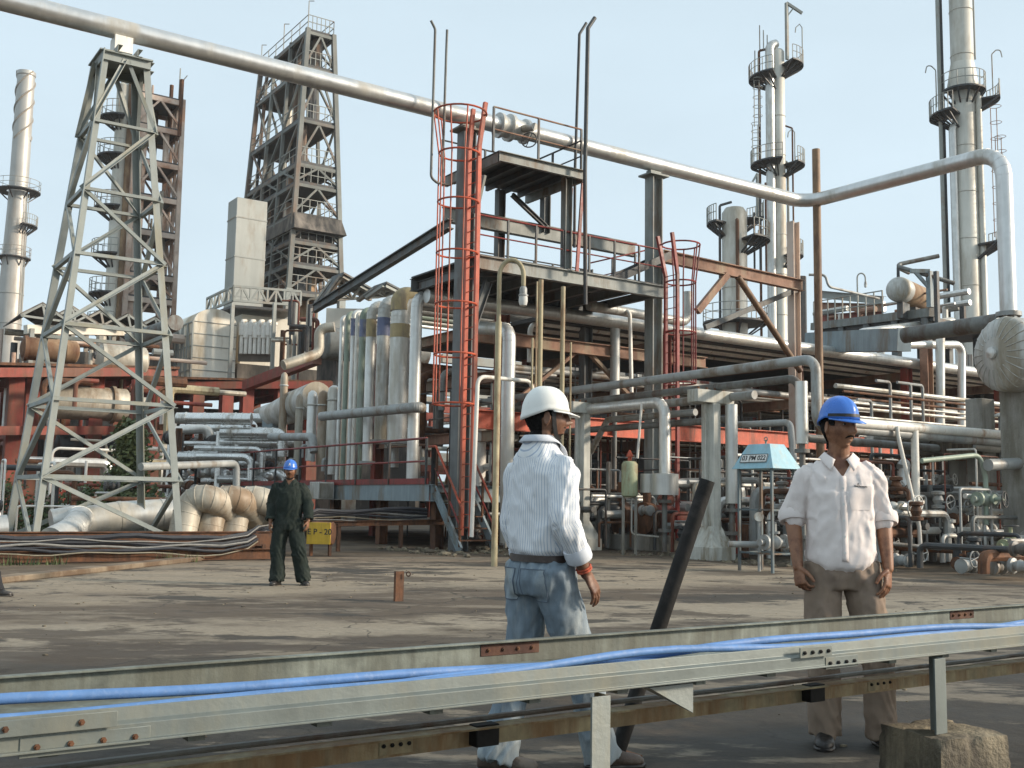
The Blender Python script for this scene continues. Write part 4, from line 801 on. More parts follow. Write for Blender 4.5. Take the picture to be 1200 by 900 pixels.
# secondary pipe grid on the right below the rack
gr = thing('pipe_grid', 'grid of thin pipes on posts between the rack and the white line', 'pipe grid', P(22, 18, 0)); random.seed(9)
for j in range(9):
    y = 452+j*6.5; t = 17+random.random()*4.5; r = random.choice((.035, .05, .07, .05)); a = T(1005+random.randint(-60, 20), y, t); a = P(a.dot(A), t, a.z); b = MB()
    b.tube([a, P(a.dot(A)+22, t, a.z)], r, 8); part('pipe', b, m[random.choice(('pipedark', 'cladold', 'pipedark', 'pipegrey', 'rust'))], gr)
for j, (px, y0) in enumerate(((1043, 448), (1067, 450), (1021, 470), (1081, 452), (1031, 515), (1053, 540))):
    q = T(px, y0, 18.5); b = MB(); b.tube([V((q.x, q.y, 0)), q, q+A*-.6], .045, 8, bend=.1); part('post', b, m['pipegrey'], gr)
for j in range(8):
    q = T(1000+j*26, 595+random.randint(-8, 14), 17.5); b = MB(); b.tube([V((q.x, q.y, .1)), q, q+A*.9, P((q+A*.9).dot(A), 17.5, .1)], .05, 8, bend=.15); part('hoop_pipe', b, m[random.choice(('pipegrey', 'rust', 'cladold', 'pipedark'))], gr)

# ------------------------------------------------------------------ random manifolds that fill the ground level below the rack
def manifold(name, lab, s0, s1, t0, t1, zmax, n, seed, mats, wheel=True, rs=(.03, .045, .06, .08, .11)):
    random.seed(seed); r0 = thing(name, lab, 'manifold', P((s0+s1)/2, (t0+t1)/2, 0))
    for i in range(n):
        s, t = s0+(s1-s0)*random.random(), t0+(t1-t0)*random.random(); r = random.choice(rs); z = zmax*(.3+.7*random.random()); k = random.random(); b = MB(); L = .5+random.random()*2.2; dd = A if random.random() < .6 else B
        if k < .4: pts = [P(s, t, .05), P(s, t, z)]+([P(s, t, z)+dd*L] if random.random() < .6 else [])
        elif k < .75: pts = [P(s, t, z), P(s, t, z)+dd*L*1.6, P(s, t, .1)+dd*L*1.6]
        else: pts = [P(s, t, .1), P(s, t, z), P(s, t, z)+dd*L, P(s, t, .1)+dd*L]
        b.tube(pts, r, 8, bend=r*2.5); part('pipe', b, m[random.choice(mats)], r0)
    for i in range(int(n*.35)):
        s, t = s0+(s1-s0)*random.random(), t0+(t1-t0)*random.random(); z = .3+zmax*.6*random.random(); b = MB()
        b.lathe(P(s, t, z-.15), random.choice((Z, A, B)), [(.06, 0), (.14, .02), (.14, .08), (.08, .1), (.12, .2), (.08, .3), (.14, .32), (.14, .38), (.06, .4)], 12)
        if wheel and random.random() < .5: b.tube([P(s, t, z), P(s, t-.3, z)], .02, 6); b.wheel(P(s, t-.3, z), B, .15)
        part('valve', b, m[random.choice(mats)], r0)
    return r0
RM = ('pipedark', 'rust', 'cladold', 'dark', 'pipegrey', 'clad', 'pipegrey')
manifold('pump_piping', 'tangle of dark pipes and valves behind the green cylinder', sP+.8, sP+5, 16.8, 21.5, 2.0, 40, 31, RM)
manifold('pump_piping', 'tangle of rusty pipes between the stairs and the grey pillars', 14.8, 19, 21.5, 24.5, 2.4, 36, 32, RM)
manifold('pump_piping', 'tangle of pipes and valves behind the blue roofed shelter', sP+.6, sP+5, 13.4, 16.5, 1.8, 34, 33, RM)
manifold('pump_piping', 'rusty low pipework at the foot of the concrete pedestals', 17.2, 22, 9.8, 13.0, .8, 20, 34, RM)
manifold('pump_piping', 'dark low pipework behind the man in the blue helmet', 18, 27, 13.5, 17, 1.9, 44, 35, RM)
TH_ = (.018, .025, .032, .045); TM = ('dark', 'pipedark', 'rust', 'pipegrey', 'rackred', 'white', 'dark')
manifold('rack_piping', 'thin dark conduits and risers just behind the rack\'s orange beam', so0+.3, so0+9, 25.7, 27.5, 5.6, 70, 61, TM, False, TH_)
manifold('rack_piping', 'thin conduits and risers between the rusty pole and the pedestals', so0+9, so0+20, 25.7, 27.5, 5.0, 60, 62, TM, False, TH_)
manifold('pump_piping', 'mesh of thin rusty risers behind the capped pillar and the shelter', sP+.7, sP+6, 14, 22, 2.6, 90, 63, TM, True, TH_)
for i, (px, t, h, lab) in enumerate(((775, 21.5, 1.5, 'dark red pump casing behind the leaning pipe'), (745, 22.3, 1.2, 'dark red pump casing left of the silver lagged box'))):
    q = T(px, 620, t); r = thing('pump', lab, 'pump', V((q.x, q.y, 0))); b = MB(); b.box(V((q.x, q.y, .2)), 1.5, .7, .4); part('plinth', b, m['concrete'], r, bevel=.02)
    b = MB(); b.dome(V((q.x, q.y, .85))-A*.2, A, .36, .12, .9, 18); part('motor', b, m['bluegrey' if i else 'rackred'], r); b = MB(); b.lathe(V((q.x, q.y, .85))-A*.7, A, [(.2, 0), (.42, .05), (.42, .3), (.2, .35)], 20); b.tube([V((q.x, q.y, .85))-A*.5, V((q.x, q.y, 1.8))-A*.5], .12, 12); part('casing', b, m['rust'], r)
pipe('rack_top_pipe', 'dull pipe lying above the rack edge below the walkway, ending in a white upturned stub', [T(690, 358, 24.2), T(806, 378, 24.2), T(806, 342, 24.2)], .15, 'cladold', 'pipe', None, .3, 16, 1.5)
wb = thing('darkening_wall', 'dark sheet metal wall added to darken the space behind the pipe rack', 'wall', P(38, 35.5, 0)); b = MB(); b.box(P(45, 35.5, (zd-.6)/2), 44, .2, zd-.6); part('wall_sheet', b, m['greydark'], wb)  # backdrop wall added so the space behind the rack renders dark
b = MB()
for i in range(36): b.bar(P(23.2+i*1.22, 35.36, 0), P(23.2+i*1.22, 35.36, zd-.62), .12, .1)
part('wall_ribs', b, m['greydark'], wb)
# rubble at the apron's back edge
b = MB(); random.seed(4)
for i in range(260):
    if i < 150: p = P(sk-1.2+random.random()*3.5, 19.8+random.random()*2.2+random.random()*2, 0)
    else: p = P(sP-.6+random.random()*1.6, 13+random.random()*8, 0)
    r = .02+.07*random.random()**2; b.ell(p+Z*r*.4, r*(1+random.random()), r*(.8+random.random()*.6), r*.7, 6, 4, (Matrix.Rotation(random.random()*3, 3, 'Z') @ X, Matrix.Rotation(1, 3, 'Z') @ Y, Z))
solo('rubble', 'loose stones and debris along the back edge of the apron', None, b, m['block'], kind='stuff')
# ------------------------------------------------------------------ background plant
def gz(px, py, y): return D(px, py, y)
def circ_platform(root, c, r0, r1, a0=0, a1=2*math.pi, mt='dark', rail='fartower'):
    n = 20; b = MB(); vs = []; k = n+1
    for z in (0, -.12):
        for i in range(k):
            a = a0+(a1-a0)*i/n; d = X*math.cos(a)+Y*math.sin(a); vs += [c+d*r0+Z*z, c+d*r1+Z*z]
    o = 2*k; fs = []
    for i in range(n): fs += [(2*i, 2*i+1, 2*i+3, 2*i+2), (o+2*i, o+2*i+2, o+2*i+3, o+2*i+1), (2*i+1, o+2*i+1, o+2*i+3, 2*i+3), (2*i, 2*i+2, o+2*i+2, o+2*i)]
    fs += [(0, o, o+1, 1), (2*n, 2*n+1, o+2*n+1, o+2*n)]
    b.add(vs, fs)
    for i in range(0, n, 3):
        a = a0+(a1-a0)*i/n; d = X*math.cos(a)+Y*math.sin(a); b.bar(c+d*r1*.98-Z*.1, c+d*r0-Z*1.0, .1)
    o = part('platform', b, m[mt], root); b = MB()
    for z in (.55, 1.1): b.ring(c+Z*z, Z, r1-.03, .03, 20, 4, a0, a1, w=X)
    for i in range(0, n+1, 2):
        a = a0+(a1-a0)*i/n; d = X*math.cos(a)+Y*math.sin(a); b.bar(c+d*(r1-.03), c+d*(r1-.03)+Z*1.1, .05)
    part('platform_railing', b, m[rail], o)
def axis_at(px0, y0, px1, y1, yd):      # vertical axis through two measured pixels at depth yd
    p = D(px1, y1, yd); q = D(px0, y0, yd); return V(((p.x+q.x)/2, yd, 0)), q.z
# chimney
c, zt_c = axis_at(30, 85, 12, 375, 115); pxm = 115/F
ch = thing('chimney', 'tall pale steel chimney with a spiral fin around its top', 'chimney', c)
b = MB(); b.lathe(c, Z, [(1.28, 0), (1.25, zt_c*.5), (1.0, zt_c*.68), (.92, zt_c-.5), (1.0, zt_c-.4), (1.0, zt_c)], 32, caps=False); part('stack', b, m['chim'], ch)
b = MB(); zb0 = D(20, 165, 115).z
for s3 in range(3):
    pts = [c+Z*(zb0+(zt_c-zb0)*i/40)+(X*math.cos(i*.2+s3*2.09)+Y*math.sin(i*.2+s3*2.09))*.98 for i in range(41)]; b.tube(pts, .09, 6)
part('spiral_fin', b, m['chim'], ch)
for y in (224, 302): circ_platform(ch, c+Z*D(18, y, 115).z, 1.2, 2.3 if y < 300 else 1.75)
circ_platform(ch, c+Z*D(18, 264, 115).z, 1.2, 2.2, -.8, .8)
b = MB(); 
for k in (-.2, .2): b.tube([c+V((1.3, -.3+k, D(12, 375, 115).z)), c+V((1.3, -.3+k, D(18, 224, 115).z))], .04, 5)
part('ladder', b, m['fartower'], ch)
for y in (345, 380): b = MB(); b.ring(c+Z*D(14, y, 115).z, Z, 1.26, .05, 28); part('seam_band', b, m['fartower'], ch)

# generic open frame tower
def frame_tower(name, lab, c, la, lb, levels, mt, taper=0, fill=0, seed=1, deck='dark', leg=.35, brace=.18, rails=True, tb=None, beam=.4, dth=.2):
    random.seed(seed); r = thing(name, lab, 'tower', c); z0, z1 = levels[0], levels[-1]; tb = taper if tb is None else tb
    def q(i, j, z): k = (z-z0)/(z1-z0); return c+A*(i*(la/2)*(1-taper*k))+B*(j*(lb/2)*(1-tb*k))+Z*(z-c.z)
    for i in (-1, 1):
        for j in (-1, -.33, .33, 1): b = MB(); b.bar(q(i, j, z0), q(i, j, z1), leg if abs(j) == 1 else leg*.7, up=A); part('leg', b, m[mt], r)
    for n_, z in enumerate(levels[1:] if levels[0] < 1 else levels):
        b = MB(); b.add([q(i, j, z) for i, j in ((-1, -1), (1, -1), (1, 1), (-1, 1))]+[q(i, j, z-dth) for i, j in ((-1, -1), (1, -1), (1, 1), (-1, 1))], [(0, 1, 2, 3), (7, 6, 5, 4), (0, 4, 5, 1), (1, 5, 6, 2), (2, 6, 7, 3), (3, 7, 4, 0)]); o = part('deck', b, m[deck], r)
        b = MB()
        for (i0, j0, i1, j1) in ((-1, -1, 1, -1), (1, -1, 1, 1), (1, 1, -1, 1), (-1, 1, -1, -1)):
            b.bar(q(i0, j0, z-.35), q(i1, j1, z-.35), .2, beam)
        part('edge_beam', b, m[mt], r)
        if rails:
            b = MB()
            for (i0, j0, i1, j1) in ((-1, -1, 1, -1), (1, -1, 1, 1), (1, 1, -1, 1), (-1, 1, -1, -1)):
                for h in (.55, 1.1): b.bar(q(i0, j0, z)+Z*h, q(i1, j1, z)+Z*h, .05)
                for k in range(7): x = q(i0, j0, z).lerp(q(i1, j1, z), k/6); b.bar(x, x+Z*1.1, .05)
            part('deck_railing', b, m['fartower'], o)
    for z, z2 in zip(levels, levels[1:]):
        for (i0, j0, i1, j1) in ((-1, -1, 1, -1), (1, 1, -1, 1)):
            b = MB(); mm = (q(i0, j0, z2)+q(i1, j1, z2))/2-Z*.4; b.bar(q(i0, j0, z), mm, brace, up=B); b.bar(q(i1, j1, z), mm, brace, up=B); part('brace', b, m[mt], r)
        for i in (-1, 1):
            for a_, e_ in ((-1, -.33), (-.33, .33), (.33, 1)):
                b = MB(); up = random.random() < .5; b.bar(q(i, a_ if up else e_, z), q(i, e_ if up else a_, z2), brace, up=A); part('brace', b, m[mt], r)
    for k in range(fill):
        i, j = random.uniform(-.8, .8), random.uniform(-.9, .9); a = random.randrange(len(levels)-1); b = MB()
        z, z2 = levels[a], levels[min(len(levels)-1, a+random.choice((1, 1, 2)))]; b.tube([q(i, j, z), q(i, j, z2)], random.choice((.1, .15, .25, .4)), 8); part('riser', b, m[random.choice((mt, 'fartower', 'dark', 'farwarm', 'cladwarm'))], r)
    return r, q
# coke-drum steel tower in the middle left
yd = 78; lv = [D(345, y, yd).z for y in (338, 305, 277, 246, 208, 184, 131, 67, 24)]
cor0 = D(338, 338, yd); c = V((cor0.x, cor0.y, lv[0]))+A*2.15+B*5.8; tw, q = frame_tower('steel_tower', 'tall open steel tower with many dark decks, behind the boxy furnace', c, 4.3, 11.6, lv, 'towersteel', .5, 70, 3, leg=.34, brace=.15, tb=.14, beam=.24, dth=.4)
b = MB()
for k in range(3): x = q(-1, -1+k, lv[-1]); b.bar(x, x+Z*2.2, .06); b.bar(x+Z*2.2, x+Z*2.2+X*.4, .05)
part('top_lights', b, m['fartower'], tw)
hy0, hy1 = D(345, 248, yd).z, D(345, 268, yd).z; c2 = [q(-1.0, -1.0, hy0), q(1.0, -1.0, hy0), q(1.0, 1.0, hy0), q(-1.0, 1.0, hy0)]; cm_ = sum(c2, V((0, 0, 0)))/4
out_ = [p_+(V((p_.x-cm_.x, p_.y-cm_.y, 0))).normalized()*.25 for p_ in c2]; low_ = [V((p_.x, p_.y, hy1))+(V((p_.x-cm_.x, p_.y-cm_.y, 0))).normalized()*.9 for p_ in c2]
b = MB(); b.add(out_+low_, [(0, 1, 5, 4), (1, 2, 6, 5), (2, 3, 7, 6), (3, 0, 4, 7), (3, 2, 1, 0), (4, 5, 6, 7)]); part('soot_hood', b, m['soot_shade'], tw)
b = MB(); z9 = lv[2]; b.add([q(i, j, z9) for i, j in ((-.9, -.9), (.9, -.9), (.9, .9), (-.9, .9))]+[q(i, j, hy1-.1) for i, j in ((-.9, -.9), (.9, -.9), (.9, .9), (-.9, .9))], [(0, 1, 5, 4), (1, 2, 6, 5), (2, 3, 7, 6), (3, 0, 4, 7)]); part('soot_screen', b, m['soot_shade'], tw)
b = MB()
for i in (-.4, .4): x = q(0, i, lv[1]); b.lathe(V((x.x, x.y, lv[0]-6)), Z, [(.4, 0), (1.5, 1.5), (1.6, 3.2), (1.6, lv[1]-lv[0]+4.5), (1.2, lv[1]-lv[0]+6), (.3, lv[1]-lv[0]+6.6)], 22)
part('coke_drum', b, m['rustcasing'], tw)
for i in (-1, 1):
    for j in (-1, 1): b = MB(); x = q(i, j, lv[0]); b.bar(V((x.x, x.y, 0)), x, .5, up=A); part('leg', b, m['fartower'], tw)
# furnace complex
yd = 66
hx = thing('furnace', 'cream boxy furnace with a rounded hood, burner pipes and a tall grey duct', 'furnace', V((D(300, 500, yd).x, yd, 0)))
p = D(290, 250, 78); b = MB(); zt_ = D(288, 237, 78).z; zb_ = D(288, 420, 78).z; b.box(V((p.x, p.y, (zt_+zb_)/2)), 2.35, 1.9, zt_-zb_); part('tall_duct', b, m['paleblue'], hx, bevel=.04)
b = MB()
for k in range(4): b.box(V((p.x, p.y, zb_+(zt_-zb_)*(k+.5)/4)), 2.41, 1.96, .1)
part('duct_stiffeners', b, m['paleblue'], hx)
# hood box (rounded top) : x 222-275, y 370-450
c0 = D(247, 410, yd); zt_, zb_ = D(250, 364, yd).z, D(250, 450, yd).z; w2 = 1.35; b = MB(); prof_ = [(-w2, zb_), (w2, zb_)]+[(w2*math.cos(a), zt_-.9+.9*math.sin(a)) for a in [math.pi*i/12 for i in range(13)]]
L_ = 3.6; oo = V((c0.x, c0.y, 0)); vs = [oo+A*x+Z*z-B*L_*.2 for x, z in prof_]+[oo+A*x+Z*z+B*L_ for x, z in prof_]; n = len(prof_)
b.add(vs, [tuple(range(n-1, -1, -1))[::-1], tuple(range(2*n-1, n-1, -1))]+[(i, n+i, n+(i+1) % n, (i+1) % n) for i in range(n)]); part('hood', b, m['cream'], hx)
b = MB()
for k in range(6):
    z = zb_+(zt_-.9-zb_)*k/5; b.bar(oo-A*(w2+.02)-B*L_*.2+Z*z, oo-A*(w2+.02)+B*L_+Z*z, .07); b.bar(oo-A*w2-B*(L_*.2+.02)+Z*z, oo+A*w2-B*(L_*.2+.02)+Z*z, .045)
for k in range(5): t = -L_*.2+L_*1.2*k/4; b.bar(oo-A*(w2+.05)+B*t+Z*zb_, oo-A*(w2+.05)+B*t+Z*(zt_-.9), .1)
for k in range(4):
    t = -L_*.2+L_*1.2*k/4; t2 = t+L_*1.2/4; b.bar(oo-A*(w2+.06)+B*t+Z*zb_, oo-A*(w2+.06)+B*t2+Z*(zt_-.9), .07)
part('hood_ribs', b, m['fartower'], hx)
# furnace body behind burner pipes
fa, fb = D(272, 400, yd+.6), D(340, 400, yd+3); zt_, zb_ = D(300, 366, yd).z, D(300, 452, yd).z
b = MB(); mid = (fa+fb)/2; b.box(V((mid.x, mid.y+2.2, (zt_+zb_)/2)), 5.4, 4.2, zt_-zb_); part('furnace_body', b, m['cream'], hx)
b = MB(); b.box(V((mid.x, mid.y+1.9, D(300, 443, yd).z)), 5.6, 4.4, 1.9); part('soot_base', b, m['soot_shade'], hx)
xa, xb = D(280, 400, yd-.1), D(326, 400, yd+1.6); zc0, zc1 = D(300, 424, yd).z, D(300, 386, yd).z; b = MB(); b.bar(V((xa.x, xa.y, (zc0+zc1)/2)), V((xb.x, xa.y+.05, (zc0+zc1)/2)), .25, zc1-zc0); part('recess_shade', b, m['soot_shade'], hx)  # flat dark panel standing in for the shaded recess behind the burner pipes
for i in range(8):
    x = D(283+i*5.2, 400, yd-.6); z0, z1 = D(283, 416, yd).z, D(283, 378+3*(i % 2), yd).z; b = MB(); b.tube([V((x.x, x.y, z0)), V((x.x, x.y, z1)), V((x.x, x.y+.8, z1+.15))], .12, 10, bend=.2); b.tube([V((x.x, x.y, z1-.9)), V((x.x, x.y, z1-.1))], .2, 10); part('burner_pipe', b, m['white'], hx)
# walkway trusses
def truss(root, p, q, h, n, mt='fartower', w=.14):
    b = MB(); p, q = V(p), V(q); b.bar(p, q, w); b.bar(p+Z*h, q+Z*h, w)
    for i in range(n):
        a, e = p.lerp(q, i/n), p.lerp(q, (i+1)/n); b.bar(a, a+Z*h, w*.8); b.bar(a+(Z*h if i % 2 else Z*0), e+(Z*0 if i % 2 else Z*h), w*.8)
    b.bar(q, q+Z*h, w*.8); part('truss', b, m[mt], root)
truss(hx, D(273, 352, yd-1), D(352, 358, yd+1), .9, 8); truss(hx, D(273, 352, yd-1), D(242, 365, yd+7), .9, 6)
b = MB(); b.add([D(273, 357, yd-1), D(352, 363, yd+1), D(330, 372, yd+7), D(242, 369, yd+7)]+[D(273, 357, yd-1)-Z*.15, D(352, 363, yd+1)-Z*.15, D(330, 372, yd+7)-Z*.15, D(242, 369, yd+7)-Z*.15], [(0, 1, 2, 3), (7, 6, 5, 4), (0, 4, 5, 1), (1, 5, 6, 2), (2, 6, 7, 3), (3, 7, 4, 0)]); part('walkway', b, m['dark'], hx)
for px in (273, 322, 347): p = D(px, 355, yd-1); b = MB(); b.bar(V((p.x, p.y, D(px, 470, yd-1).z)), p, .2); part('post', b, m['fartower'], hx)
random.seed(14)
for i in range(26):
    px = 325+random.random()*60; y0 = 345+random.random()*60; y1 = y0+20+random.random()*50; d_ = 60+random.random()*6; a, e = D(px, y0, d_), D(px, y1, d_); e.x = a.x; b = MB()
    b.tube([a, e] if random.random() < .6 else [a+X*random.choice((-1, 1)), a, e], random.choice((.06, .1, .14, .18)), 8, bend=.2); part('riser', b, m[random.choice(('white', 'fartower', 'rust', 'dark', 'cladwarm', 'rackred'))], hx)
# shed roofs right of the furnace
sr = thing('truss_shed', 'small shed with two trussed gable roofs behind the upright pipes', 'shed', V((D(415, 500, 58).x, 58, 0)))
for (x0, xm, x1, y0, ym) in ((388, 402, 444, 352, 322), (438, 452, 470, 349, 333)):
    a, r_, e = D(x0-8, y0, 58), D(xm-2, ym+2, 57), D(x1, y0-4, 60); b = MB()
    for u in (a, e): b.bar(r_, u, .25, .15); b.bar(r_+B*1.1, u+B*1.1, .25, .15)
    b.bar(a, e, .15); b.bar((a+r_)/2, (r_+e)/2, .12); b.bar(r_, (a+e)/2, .12); b.bar((r_+e)/2, (a+e)/2, .12); b.bar((a+r_)/2, (a+e)/2, .12); part('gable_truss', b, m['fartower'], sr)
    b = MB()
    for u, w in ((a, r_), (r_, e)): b.add([u+Z*.1-B*.3, w+Z*.1-B*.3, w+Z*.1+B*1.2, u+Z*.1+B*1.2, u+Z*.2-B*.3, w+Z*.2-B*.3, w+Z*.2+B*1.2, u+Z*.2+B*1.2], [(3, 2, 1, 0), (4, 5, 6, 7), (0, 1, 5, 4), (1, 2, 6, 5), (2, 3, 7, 6), (3, 0, 4, 7)])
    part('roof', b, m['greydark'], sr)
p = D(425, 395, 60); zz = D(425, 350, 60).z; b = MB(); b.box(V((p.x, p.y+3, zz-1.6)), 4.6, 4, 2.4, (X, Y, Z)); part('cream_wall', b, m['cream'], sr)
b = MB(); b.box(V((p.x, p.y+4, (zz-2.9)/2)), 6.0, 3, zz-2.9, (X, Y, Z)); part('lower_wall', b, m['soot_shade'], sr)
# lagged Z-shaped pipe near (330-390,395-430)
pipe('lagged_duct', 'cream lagged pipe stepping down between the furnace and the upright pipes', [D(392, 383, 42), D(374, 385, 42), D(374, 414, 42), D(332, 428, 41)], .2, 'cladwarm', 'pipe', None, .35, 18, 1.2)
b = MB(); b.dome(D(380, 402, 47), A, .75, .2, 5, 24); q_ = D(380, 402, 47); b.bar(V((q_.x, q_.y, 0))+A*1.2, q_+A*1.2, .4, 1.0, up=A); solo('dark_drum', 'dull horizontal drum end behind the cream lagged pipe', 'drum', b, m['pipedark'])

# red concrete/steel frames on the left
def red_frame(name, lab, pxs, yb, d0, d1, ytop, y2, depth, mt='orange'):
    r = thing(name, lab, 'steel frame', V((D(pxs[0], yb, d0).x, d0, 0))); n = len(pxs); pts = []
    for i, px in enumerate(pxs): dd = d0+(d1-d0)*i/(n-1); p = D(px, ytop, dd); pts.append(p)
    for p in pts:
        for k in (0, depth): b = MB(); b.box(V((p.x, p.y, p.z/2))+B*k, .62, .62, p.z); part('column', b, m[mt], r)
    for yy, h in ((ytop, .4), (y2, .38)):
        z = D(pxs[0], yy, d0).z
        for k in (0, depth): b = MB(); a, e = V((pts[0].x, pts[0].y, z))+B*k, V((pts[-1].x, pts[-1].y, D(pxs[-1], yy, d1).z))+B*k; b.bar(a-(e-a).normalized()*2-Z*h/2-B*.32, e+(e-a).normalized()*1-Z*h/2-B*.32, .5, h); part('beam', b, m[mt], r)
        for p in pts: b = MB(); b.bar(V((p.x, p.y, z-h/2)), V((p.x, p.y, z-h/2))+B*depth, .4, h*.8); part('cross_beam', b, m[mt], r)
        if yy == ytop: b = MB(); a, e = pts[0], pts[-1]; b.add([a-A*2-B*.4+Z*.02, e+A-B*.4+Z*.02, e+A+B*(depth+.4)+Z*.02, a-A*2+B*(depth+.4)+Z*.02, a-A*2-B*.4+Z*.14, e+A-B*.4+Z*.14, e+A+B*(depth+.4)+Z*.14, a-A*2+B*(depth+.4)+Z*.14], [(3, 2, 1, 0), (4, 5, 6, 7), (0, 1, 5, 4), (1, 2, 6, 5), (2, 3, 7, 6), (3, 0, 4, 7)]); part('deck', b, m['rust'], r)
    return r
rf = red_frame('red_frame', 'two storey red frame carrying exchangers behind the lattice tower', (-28, 20, 40, 114, 184), 590, 44, 52, 432, 500, 7, 'rackred')
for (px0, px1, y, d_, rr, mt) in ((62, 160, 470, 49, .8, 'cladwarm'), (120, 176, 420, 50, .7, 'cladwarm'), (30, 95, 408, 50, .55, 'rustcasing'), (70, 150, 523, 50, .6, 'dark')):
    a = D(px0, y, d_); e = D(px1, y, d_); L2 = (e-a).dot(A); b = MB(); b.dome(a, A, rr, .25, L2, 20); b.lathe(a-A*.1, A, [(rr*1.12, 0), (rr*1.12, .16)], 20); b.lathe(a+A*L2*.8, A, [(rr*1.12, 0), (rr*1.12, .16)], 20); part('exchanger', b, m[mt], rf)
random.seed(41)
for i in range(44):
    px = random.uniform(-10, 215); y = random.choice((445, 455, 470, 515, 525, 540)); d_ = random.uniform(43, 55); a = D(px, y, d_); b = MB(); h = random.uniform(1, 2.6); L2 = random.uniform(.8, 5); r_ = random.choice((.06, .1, .14, .2))
    b.tube(random.choice(([a, a+A*L2, a+A*L2-Z*h], [a-Z*h, a, a+A*L2], [a, a-Z*h])), r_, 8, bend=.3); part('pipe', b, m[random.choice(('clad', 'cladwarm', 'rust', 'white', 'dark', 'rackred', 'beige'))], rf)
rf2 = red_frame('red_frame', 'red column frame standing under the boxy furnace', (232, 266, 290, 330, 366), 580, 58, 60, 448, 505, 9, 'rackred')
b = MB(); a, e = D(288, 452, 56), D(372, 420, 47); b.bar(a, e, .4, .5); part('ramp_beam', b, m['rackred'], rf2)
# shed roofs and machinery above the red frame (px 40-200, 355-420)
sd2 = thing('truss_shed', 'long row of small trussed roofs over rusty machinery on the left', 'shed', V((D(120, 500, 62).x, 62, 0)))
for i, px in enumerate((50, 85, 118, 150, 182)):
    d_ = 60+i*1.5; r_ = D(px, 357+i*4, d_); a, e = r_-A*1.1-Z*.75, r_+A*1.5-Z*.85; b = MB()
    for u, w in ((a, r_), (r_, e), (a, e), ((a+e)/2, r_), ((r_+e)/2, (a+e)/2)): b.bar(u, w, .12)
    part('gable_truss', b, m['fartower'], sd2); b = MB()
    for u, w in ((a, r_), (r_, e)): b.add([u+Z*.08, w+Z*.08, w+Z*.08+B*6, u+Z*.08+B*6, u+Z*.16, w+Z*.16, w+Z*.16+B*6, u+Z*.16+B*6], [(3, 2, 1, 0), (4, 5, 6, 7), (0, 1, 5, 4), (1, 2, 6, 5), (2, 3, 7, 6), (3, 0, 4, 7)])
    part('roof', b, m['soot_shade'], sd2)
p0, p1 = D(38, 384, 60), D(200, 392, 67)
for yy, mt, hh in ((386, 'cream', .5), (402, 'farwarm', .35), (420, 'soot_shade', .9)):
    b = MB(); b.bar(D(30, yy, 60), D(200, yy+4, 67), .5, hh); part('girder', b, m[mt], sd2)
for px in range(38, 205, 16): p = D(px, 385, 60+(px-38)*.043); b = MB(); b.bar(V((p.x, p.y, 0)), p, .22); part('post', b, m[random.choice(('farwarm', 'fartower'))], sd2)
for i in range(26):
    px = random.uniform(0, 200); d_ = random.uniform(58, 66); a = D(px, random.uniform(385, 425), d_); b = MB(); b.tube([a, a-Z*random.uniform(1, 2.5)] if random.random() < .5 else [a, a+A*random.uniform(1, 4)], random.choice((.08, .12, .2, .3)), 8); part('pipe', b, m[random.choice(('farwarm', 'cladwarm', 'rust', 'dark', 'fartower'))], sd2)
pipe('open_duct', 'dark open ended duct sticking out beside the lattice tower', [D(150, 400, 56), D(196, 384, 56), D(206, 378, 55)], .42, 'pipedark', 'duct', None, .8, 18)
# rusty process tower behind the lattice tower
yd = 85; c, ztp = axis_at(160, 110, 150, 400, yd); c = D(163, 250, yd); c.z = 0
lv = [D(160, y, yd).z for y in (400, 352, 325, 275, 235, 195, 155, 120)]
c = V((D(170, 300, yd).x, yd, lv[0])); rt, q = frame_tower('rusty_tower', 'rusty process tower seen through the grey lattice tower', c, 3.8, 4.4, lv, 'farwarm', .05, 3, 8, leg=.34, brace=.16, rails=False)
for i in (-1, 1):
    for j in (-1, 1): b = MB(); x = q(i, j, lv[0]); b.bar(V((x.x, x.y, 0)), x, .4, up=A); part('leg', b, m['farwarm'], rt)
for i, (px, r_, y0, mt) in enumerate(((137, .55, 112, 'colm'), (150, .5, 108, 'rustcasing'), (160, .5, 106, 'farwarm'))):
    p = D(px, 250, yd-2); b = MB(); b.lathe(V((p.x, p.y, 4)), Z, [(r_*1.2, 0), (r_*1.1, 8), (r_, 12), (r_, D(px, y0, yd).z-4), (r_*.3, D(px, y0, yd).z-3.6)], 18); part('column_shell', b, m[mt], rt)
for y in (140, 185, 245, 300, 345, 385): p = D(137, y, yd-2); pc_ = D(137, 250, yd-2); circ_platform(rt, V((pc_.x, pc_.y, p.z)), .55, 1.75, 2.2, 5.2)
for i in range(30):
    a = q(random.uniform(-1.3, 1.2), random.uniform(-1.1, 1), random.uniform(lv[0], lv[-2])); b = MB(); b.tube([a, a+Z*random.uniform(1, 6)], random.choice((.07, .1, .18)), 6); part('riser', b, m[random.choice(('farwarm', 'rust', 'fartower', 'cladwarm'))], rt)
b = MB(); p = q(.8, -1, lv[-1]); b.bar(p, p+Z*2.6, .08); b.bar(p+Z*1.2, p+Z*2+X*.6, .06); part('mast', b, m['fartower'], rt)

